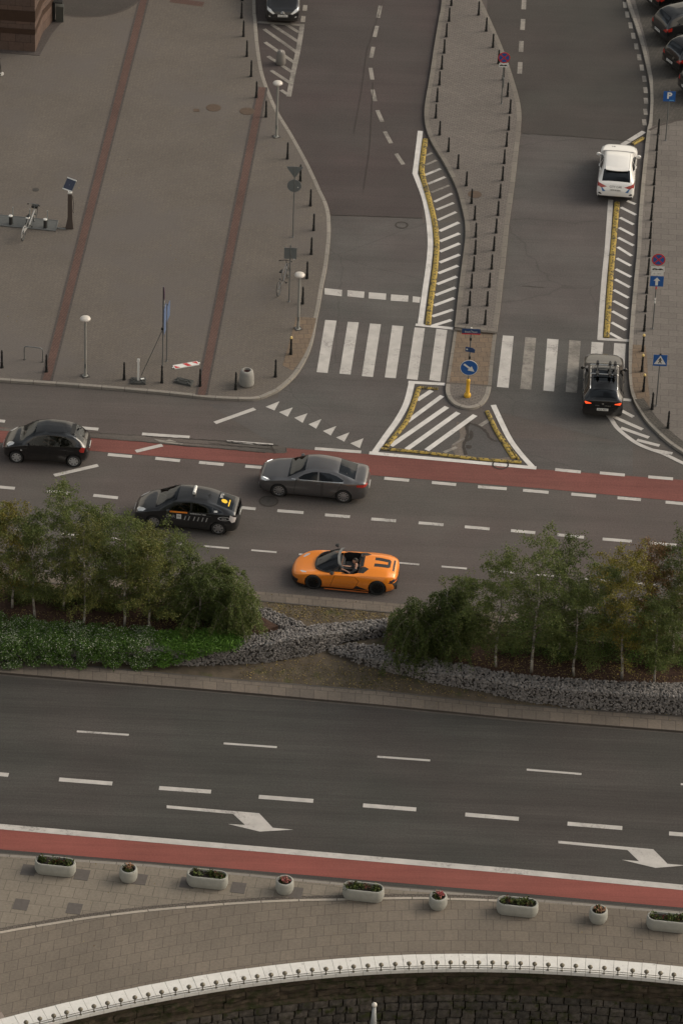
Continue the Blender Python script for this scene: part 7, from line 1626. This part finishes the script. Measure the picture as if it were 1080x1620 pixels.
def gabion(bot_px, top_px, heights, label, dens=420, size=.050):
    """bot_px: foot of the face at ground level; top_px: far edge of the top surface (same count); heights of the face"""
    B = [P(a, b, .085) for a, b in bot_px]; T = [P(a, b, .085 + h) for (a, b), h in zip(top_px, heights)]
    r = empty('gabion_wall', (B[0].x, B[0].y, 0), 0, label, 'gabion wall', 'stone-filled gabion walls'); o = Vector((B[0].x, B[0].y, 0)); core = MB(); rk = MB()
    for i in range(len(B) - 1):
        b0, b1, t0, t1 = B[i] - o, B[i + 1] - o, T[i] - o, T[i + 1] - o; f0 = Vector((b0.x, b0.y, t0.z)); f1 = Vector((b1.x, b1.y, t1.z)); dn = Vector((0, 0, -.04)); bk = Vector((0, .035, 0))
        core.add([b0 + bk, b1 + bk, f1 + bk + dn, f0 + bk + dn, t1 + dn, t0 + dn, Vector((t1.x, t1.y, 0)), Vector((t0.x, t0.y, 0))], [(0, 1, 2, 3), (3, 2, 4, 5), (5, 4, 6, 7)])
        for (p0, p1, p2, p3), nrm in (((b0, b1, f1, f0), Vector((0, -1, 0))), ((f0, f1, t1, t0), Vector((0, 0, 1)))):
            area = ((p1 - p0).cross(p3 - p0)).length; n = int(area * dens / 1.0 * (.062 / size) ** 2 * .5)
            for _ in range(n):
                u, v = rg.random(), rg.random(); p = p0.lerp(p1, u).lerp(p3.lerp(p2, u), v) + nrm * rg.uniform(-.05, .025); rock(rk, p, size * rg.uniform(.7, 1.45), rg)
    core.build('core', M_rockd, r); rk.build('stones', M_rock, r); 
    mb = MB()
    for i in range(len(B) - 1):       # wire mesh edges of the baskets
        b0, t0 = B[i] - o, T[i] - o; f0 = Vector((b0.x, b0.y, t0.z)); f1 = Vector(((B[i + 1] - o).x, (B[i + 1] - o).y, (T[i + 1] - o).z)); mb.bar(f0, f1, .006, 4); mb.bar(b0, f0, .006, 4)
    mb.build('wire_edge', M_galv, r); return r
gabion([(-80, 1032), (60, 1042), (200, 1050), (300, 1054), (380, 1051), (433, 1047), (470, 1040), (503, 1033), (540, 1018), (575, 1012), (612, 1006)], [(-80, 1000), (60, 1003), (200, 1006), (300, 1010), (377, 1008), (440, 996), (475, 993), (505, 988), (540, 984), (575, 981), (612, 979)], [.75, .75, .75, .75, .80, .95, .95, .90, .55, .50, .45], 'long gabion wall emerging from the white-flowering shrubs towards the middle')
gabion([(392, 985), (415, 992), (440, 999), (470, 1003)], [(392, 957), (425, 962), (455, 975), (485, 988)], [.35, .38, .35, .25], 'short gabion wall behind, next to the drooping birch')
gabion([(520, 1033), (560, 1047), (593, 1057), (643, 1070), (689, 1082), (755, 1093), (822, 1109), (911, 1120), (1000, 1127), (1180, 1136)], [(522, 1022), (560, 1016), (607, 1022), (640, 1033), (689, 1042), (778, 1060), (867, 1071), (982, 1078), (1080, 1080), (1180, 1086)], [.12, .30, .42, .50, .58, .62, .75, .85, .90, .95], 'right-hand gabion wall below the birches')
# raised beds
def bed(name, px, z): w = W2(px, z); mb = MB(); mb.prism([(p.x, p.y) for p in w], 0, z, bottom=False); o = mb.build(name, M_mulch); o['kind'] = 'structure'
bed('planting_bed', [(-260, 915), (-80, 921), (60, 936), (200, 948), (330, 958), (394, 964), (440, 990), (380, 1012), (300, 1014), (200, 1010), (60, 1006), (-80, 1003), (-260, 990)], .62)
bed('planting_bed', [(612, 985), (700, 992), (850, 1006), (1080, 1030), (1300, 1048), (1300, 1096), (1080, 1082), (982, 1080), (867, 1074), (778, 1063), (689, 1046), (640, 1037), (612, 1026)], .60)

def foliage_leaf(V, F, p, d, L, w, r_):
    s = d.cross(Vector((r_.uniform(-1, 1), r_.uniform(-1, 1), r_.uniform(-1, 1)))).normalized() * w * .5; n = len(V)
    V += [tuple(p), tuple(p + d * L * .5 + s), tuple(p + d * L), tuple(p + d * L * .5 - s)]; F.append((n, n + 1, n + 2, n + 3))
def birch(px, py, h, rad, mat, label, seed, weep=0.0, z=.60, leaves=5200, lean=(0, 0), group='birches on the planted median', cb=.20, airy=0.0, cscale=1.0):
    r_ = random.Random(seed); base = P(px, py, z); root = empty('birch_tree', (base.x, base.y, z - .03), 0, label, 'tree', group)
    # trunk
    pts = []; x = y = 0.0; n = 9
    for i in range(n + 1):
        t = i / n; pts.append(Vector((lean[0] * t + x, lean[1] * t + y, h * t * (.97 if weep < .5 else .9)))); x += r_.uniform(-.10, .10) * h / 9; y += r_.uniform(-.10, .10) * h / 9
    mb = MB(); r0 = .018 + h * .0052
    for i in range(n): mb.bar(pts[i], pts[i + 1], r0 * (1 - i / n) ** .8 + .008, 9, r0 * (1 - (i + 1) / n) ** .8 + .007)
    mb.build('trunk', M_bark, root, smooth=True)
    lb = MB(); V = []; F = []; segs = []
    nb = int(20 + h * 3)
    for b in range(nb):
        t = cb + (1 - cb) * ((b + r_.random()) / nb) ** 1.12; i = min(n - 1, int(t * n)); p = pts[i].lerp(pts[i + 1], t * n - i); az = b * 2.4 + r_.uniform(-.5, .5)
        prof = sin(pi * min(1, max(0.05, (t - cb) / (1 - cb) * .76 + .22))) ** .7; ln = rad * (.35 + .8 * prof) * r_.uniform(.6, 1.18)
        el = radians(r_.uniform(25, 60)) * (1 - .5 * weep); d = Vector((cos(az) * cos(el), sin(az) * cos(el), sin(el))); q = p.copy(); st = 6; path = [q.copy()]
        for k in range(st):
            d = (d + Vector((r_.uniform(-.16, .16), r_.uniform(-.16, .16), -.10 - .34 * weep * (k / st) * 1.6))).normalized(); q = q + d * ln / st; path.append(q.copy())
        for k in range(st): lb.bar(path[k], path[k + 1], max(.004, r0 * .38 * (1 - k / st) * (1 - t * .6)), 5, max(.003, r0 * .38 * (1 - (k + 1) / st) * (1 - t * .6)))
        segs.append(path)
    # twigs drooping from the limbs, leaves hung along them
    tw = MB(); per = int(leaves * 2.6 / (nb * 9))
    for path in segs:
        dens = r_.uniform(.55, 1.35) * (1 - airy * r_.random())
        for k in range(9):
            j = r_.randint(1, len(path) - 2) if r_.random() < .75 else len(path) - 2; p = path[j].lerp(path[j + 1], r_.random())
            d = Vector((r_.uniform(-1, 1), r_.uniform(-1, 1), r_.uniform(-.5, .55) - weep * .3)).normalized(); tl = r_.uniform(.25, .60) * cscale * (1 + weep * 1.3); q = p.copy(); mm = max(3, int(per * dens * r_.uniform(.6, 1.4)))
            e0 = q.copy()
            for m_ in range(mm):
                if m_ % max(1, mm // 5) == 0: d = (d + Vector((r_.uniform(-.25, .25), r_.uniform(-.25, .25), -.16 - .42 * weep))).normalized()
                q = q + d * tl / mm; sp = .07 * cscale * (1 - .5 * weep)
                o = Vector((r_.gauss(0, sp), r_.gauss(0, sp), r_.gauss(0, sp * .8)))
                ld = Vector((r_.uniform(-1, 1), r_.uniform(-1, 1), r_.uniform(-1, .35))).normalized()
                foliage_leaf(V, F, q + o, ld, r_.uniform(.05, .095), r_.uniform(.034, .058), r_)
            if r_.random() < (.25 if weep > .3 else .12): tw.bar(e0, q, .004, 3)
    mesh_obj('crown', V, F, mat, root)
    for q in range(1): lb.add(tw.v, tw.f)
    lb.build('limbs', M_limb if weep > .4 else M_twig, root)
    return root
G, O_, Y, RD, D = M_leaf, M_leafo, M_leafy, M_leafr, M_leafd
LT = [(-14, 978, 5.3, 1.4, O_, 'olive birch cut by the left edge of the photo', 0, .1), (20, 962, 4.8, 1.3, Y, 'yellowing birch near the left edge, behind the shrubs', 0, .3), (56, 980, 5.1, 1.25, G, 'green birch, second trunk from the left edge', 0, .3), (100, 964, 6.1, 1.2, G, 'tallest birch of the left group, reaching up over the avenue', 0, .5),
      (132, 992, 5.0, 1.3, O_, 'olive birch with a leaning white trunk beside the tallest left birch', 0, .3), (160, 955, 4.7, 1.2, G, 'green birch behind, just right of the tallest left one', 0, .4), (197, 992, 5.3, 1.25, G, 'birch with the straightest white trunk in the left group', 0, .4), (222, 955, 3.6, 1.4, O_, 'low olive birch at the back, below the taxi bonnet', 0, .3),
      (237, 996, 4.3, 1.4, O_, 'birch with a speckled trunk right of the straight white one', 0, .3), (272, 970, 3.6, 1.5, G, 'broad birch below the rear of the taxi', 0, .3), (314, 992, 3.4, 1.4, D, 'dark drooping birch with twisted pale twigs', .5, 0), (345, 972, 2.9, 1.2, G, 'low drooping birch behind the weeping one', .6, 0), (372, 1003, 3.05, 1.05, G, 'small weeping birch at the right end of the left group', .95, 0)]
for i, (a, b, h, r_, m_, lb, w, ai) in enumerate(LT): birch(a, b, h, r_, m_, lb, 100 + i, w, leaves=5200 if w < .4 else 6600, airy=ai, group='birches of the left bed')
RT = [(656, 1036, 3.05, 1.25, D, 'low weeping birch at the left end of the right bed', .95, 0), (703, 1036, 3.5, 1.2, D, 'weeping birch with a pale bare twig on top', .7, 0), (731, 1033, 3.5, 1.25, G, 'short birch between the weeping ones and the tall trunks', .35, 0), (784, 1055, 5.3, 1.45, G, 'full green birch, first tall one of the right group', .1, 0),
      (840, 1064, 6.9, 1.45, G, 'tallest airy birch spreading over the lane dashes', 0, .5), (883, 1035, 5.6, 1.2, D, 'darker airy birch behind the tallest right one', 0, .6), (907, 1069, 4.6, 1.3, G, 'green birch left of the yellow one', 0, .2), (952, 1027, 4.2, 1.2, G, 'birch with a short white trunk behind the yellow one', 0, .3),
      (983, 1074, 6.0, 1.5, Y, 'tall yellowing birch with a long white trunk', 0, .55), (1014, 1030, 5.6, 1.15, RD, 'birch with reddish brown leaves', 0, .5), (1034, 1080, 4.0, 1.3, G, 'low green birch in front at the right', 0, .2), (1062, 1040, 5.8, 1.2, D, 'dark green birch at the right edge, behind', 0, .5), (1096, 1066, 6.2, 1.4, O_, 'birch cut by the right edge of the photo', 0, .3)]
for i, (a, b, h, r_, m_, lb, w, ai) in enumerate(RT): birch(a, b, h, r_, m_, lb, 200 + i, w, leaves=5400 if w < .4 else 7200, airy=ai, group='birches of the right bed')

def shrub_mass(name, label, region, n, hgt, mats, seed, size=.075, zf_=None, cl=None):
    """stuff: a mound of leafy stems; region: list of (px, py, radius m, top z)"""
    r_ = random.Random(seed); V = []; F = []; MI = []; stm = MB()
    for (px, py, rr, zb, zt) in region:
        c = P(px, py, zb); k = int(n * rr * rr / .2)
        for _ in range(k):
            a = r_.uniform(0, 2 * pi); q = sqrt(r_.random()); u = r_.random() ** .6; hz = zb + (zt - zb) * u * sqrt(max(0, 1 - q * q * .75)); p = Vector((c.x + cos(a) * q * rr, c.y + sin(a) * q * rr, hz + r_.gauss(0, .03)))
            d = Vector((r_.uniform(-1, 1), r_.uniform(-1, .6), r_.uniform(-.4, 1))).normalized(); mi = cl(px, r_, u) if cl else 0
            foliage_leaf(V, F, p, d, size * r_.uniform(.6, 1.3) * (.75 if mi == 1 else 1), size * .6 * (1.1 if mi == 1 else 1), r_); MI.append(mi)
    o = mesh_obj(name, V, F, mats, None, mi=MI); tag(o, label, 'shrubs', kind='stuff'); return o
rs_ = random.Random(77); reg = []
for k in range(330):
    x = rs_.uniform(-25, 378); f = max(0, x) / 378; yt = 968 + 30 * f ** .6; ye = 1024 + 4 * f; y1 = 1056 - 6 * max(0, sin(x * .023)) - 26 * max(0, f - .62) / .38; v = rs_.random(); y = yt + 12 + (y1 - yt - 12) * v
    if y < ye: zb = .62 + .22 * max(0, (y - yt) / (ye - yt)); rr = rs_.uniform(.26, .42); up = rs_.uniform(.22, .42)
    else: zb = max(.10, .82 - .72 * (y - ye) / (1056 - ye)); rr = rs_.uniform(.20, .30); up = rs_.uniform(.10, .2)
    reg.append((x, y, rr, zb, zb + up))
def clr(px, r_, u):
    if px > 250 and r_.random() < .75: return 2
    dens = .5 + .5 * sin(px * .09) * sin(px * .031 + 1)
    return 1 if (u > .55 and px < 265 and r_.random() < .30 * dens + .06) else (2 if r_.random() < .15 else 0)
shrub_mass('flowering_shrubs', 'spreading green shrubs sprinkled with small white blossoms over the gabion, lower left', reg, 620, .5, [M_shrub, M_blossom, M_shrubb], 5, cl=clr)
reg = []
for k in range(80):
    x = rs_.uniform(800, 1110); y = 1008 + (x - 800) * .055 + rs_.uniform(-22, 34); reg.append((x, y, rs_.uniform(.28, .5), .60, .60 + rs_.uniform(.35, .95)))
for k in range(26):
    x = rs_.uniform(622, 810); y = 1000 + (x - 640) * .13 + rs_.uniform(-12, 14); reg.append((x, y, rs_.uniform(.25, .4), .60, .60 + rs_.uniform(.3, .7)))
shrub_mass('undergrowth', 'dense green undergrowth behind the right-hand birches', reg, 560, .6, [M_leafd, M_shrub, M_shrubb], 6, cl=lambda px, r_, u: 2 if (px > 990 and r_.random() < .35) else (1 if r_.random() < .4 else 0))
reg = []
for k in range(60):
    x = rs_.uniform(-20, 390); y = 938 + x * .09 + rs_.uniform(-12, 16); reg.append((x, y, rs_.uniform(.28, .5), .60, .60 + rs_.uniform(.3, .9)))
shrub_mass('undergrowth', 'dark leafy undergrowth along the back of the left bed', reg, 560, .6, [M_leafd, M_leaf, M_leafo], 9, cl=lambda px, r_, u: r_.choice((0, 0, 1, 2)))
# fallen leaves
V = []; F = []
def scatter(poly_px, n, z, seed, cl=0.5, ny=1):
    r_ = random.Random(seed); xs = [p[0] for p in poly_px]; ys = [p[1] for p in poly_px]; k = 0
    def inside(x, y):
        c = False; j = len(poly_px) - 1
        for i in range(len(poly_px)):
            if ((poly_px[i][1] > y) != (poly_px[j][1] > y)) and x < (poly_px[j][0] - poly_px[i][0]) * (y - poly_px[i][1]) / (poly_px[j][1] - poly_px[i][1]) + poly_px[i][0]: c = not c
            j = i
        return c
    while k < n:
        x = r_.uniform(min(xs), max(xs)); y = r_.uniform(min(ys), max(ys)); k += 1
        if not inside(x, y): continue
        p = P(x, y, z) + Vector((0, 0, r_.uniform(.006, .02))); a = r_.uniform(0, 6.28); foliage_leaf(V, F, p, Vector((cos(a), sin(a), r_.uniform(-.1, .25))), r_.uniform(.045, .075), r_.uniform(.03, .05), r_)
scatter([(378, 1054), (505, 1036), (560, 1050), (700, 1084), (800, 1106), (600, 1092), (380, 1074)], 2300, .09, 1); scatter([(420, 953), (612, 970), (612, 978), (500, 986), (440, 972)], 1400, .09, 2); scatter([(-20, 960), (300, 985), (380, 1000), (300, 1008), (-20, 1000)], 2600, .63, 3)
scatter([(640, 1030), (1090, 1050), (1090, 1080), (860, 1070), (690, 1042)], 2600, .61, 4); scatter([(800, 1108), (1080, 1128), (1080, 1134), (800, 1114)], 350, .09, 5); scatter([(0, 1046), (400, 1080), (1080, 1136), (1080, 1150), (400, 1092), (0, 1060)], 240, .10, 6)
scatter([(0, 905), (620, 955), (620, 966), (0, 915)], 70, .10, 7); scatter([(0, 1352), (1080, 1445), (1080, 1520), (0, 1590)], 40, .11, 8); scatter([(0, 40), (500, 60), (480, 600), (0, 590)], 26, .13, 12)
tag(mesh_obj('fallen_leaves', V, F, M_fallen), 'small yellow and brown leaves lying on the soil of the median', 'fallen leaves', kind='stuff')
# low grass tufts on the bare soil
V = []; F = []; r_ = random.Random(4)
for (cx, cy, n, sx, sy) in ((585, 1080, 700, 30, 9), (460, 1064, 350, 50, 7), (500, 968, 400, 60, 5), (690, 1092, 250, 45, 6), (560, 1066, 300, 40, 8)):
    for _ in range(n):
        p = P(cx + r_.gauss(0, sx), cy + r_.gauss(0, sy) * .8, .085); foliage_leaf(V, F, p, Vector((r_.uniform(-.6, .6), r_.uniform(-.6, .6), 1)).normalized(), r_.uniform(.03, .07), .02, r_)
tag(mesh_obj('grass', V, F, leafmat('grass_blades', [(.05, .058, .012), (.09, .095, .018), (.04, .045, .014)], .7, .2)), 'sparse low grass on the bare soil of the median', 'grass', kind='stuff')
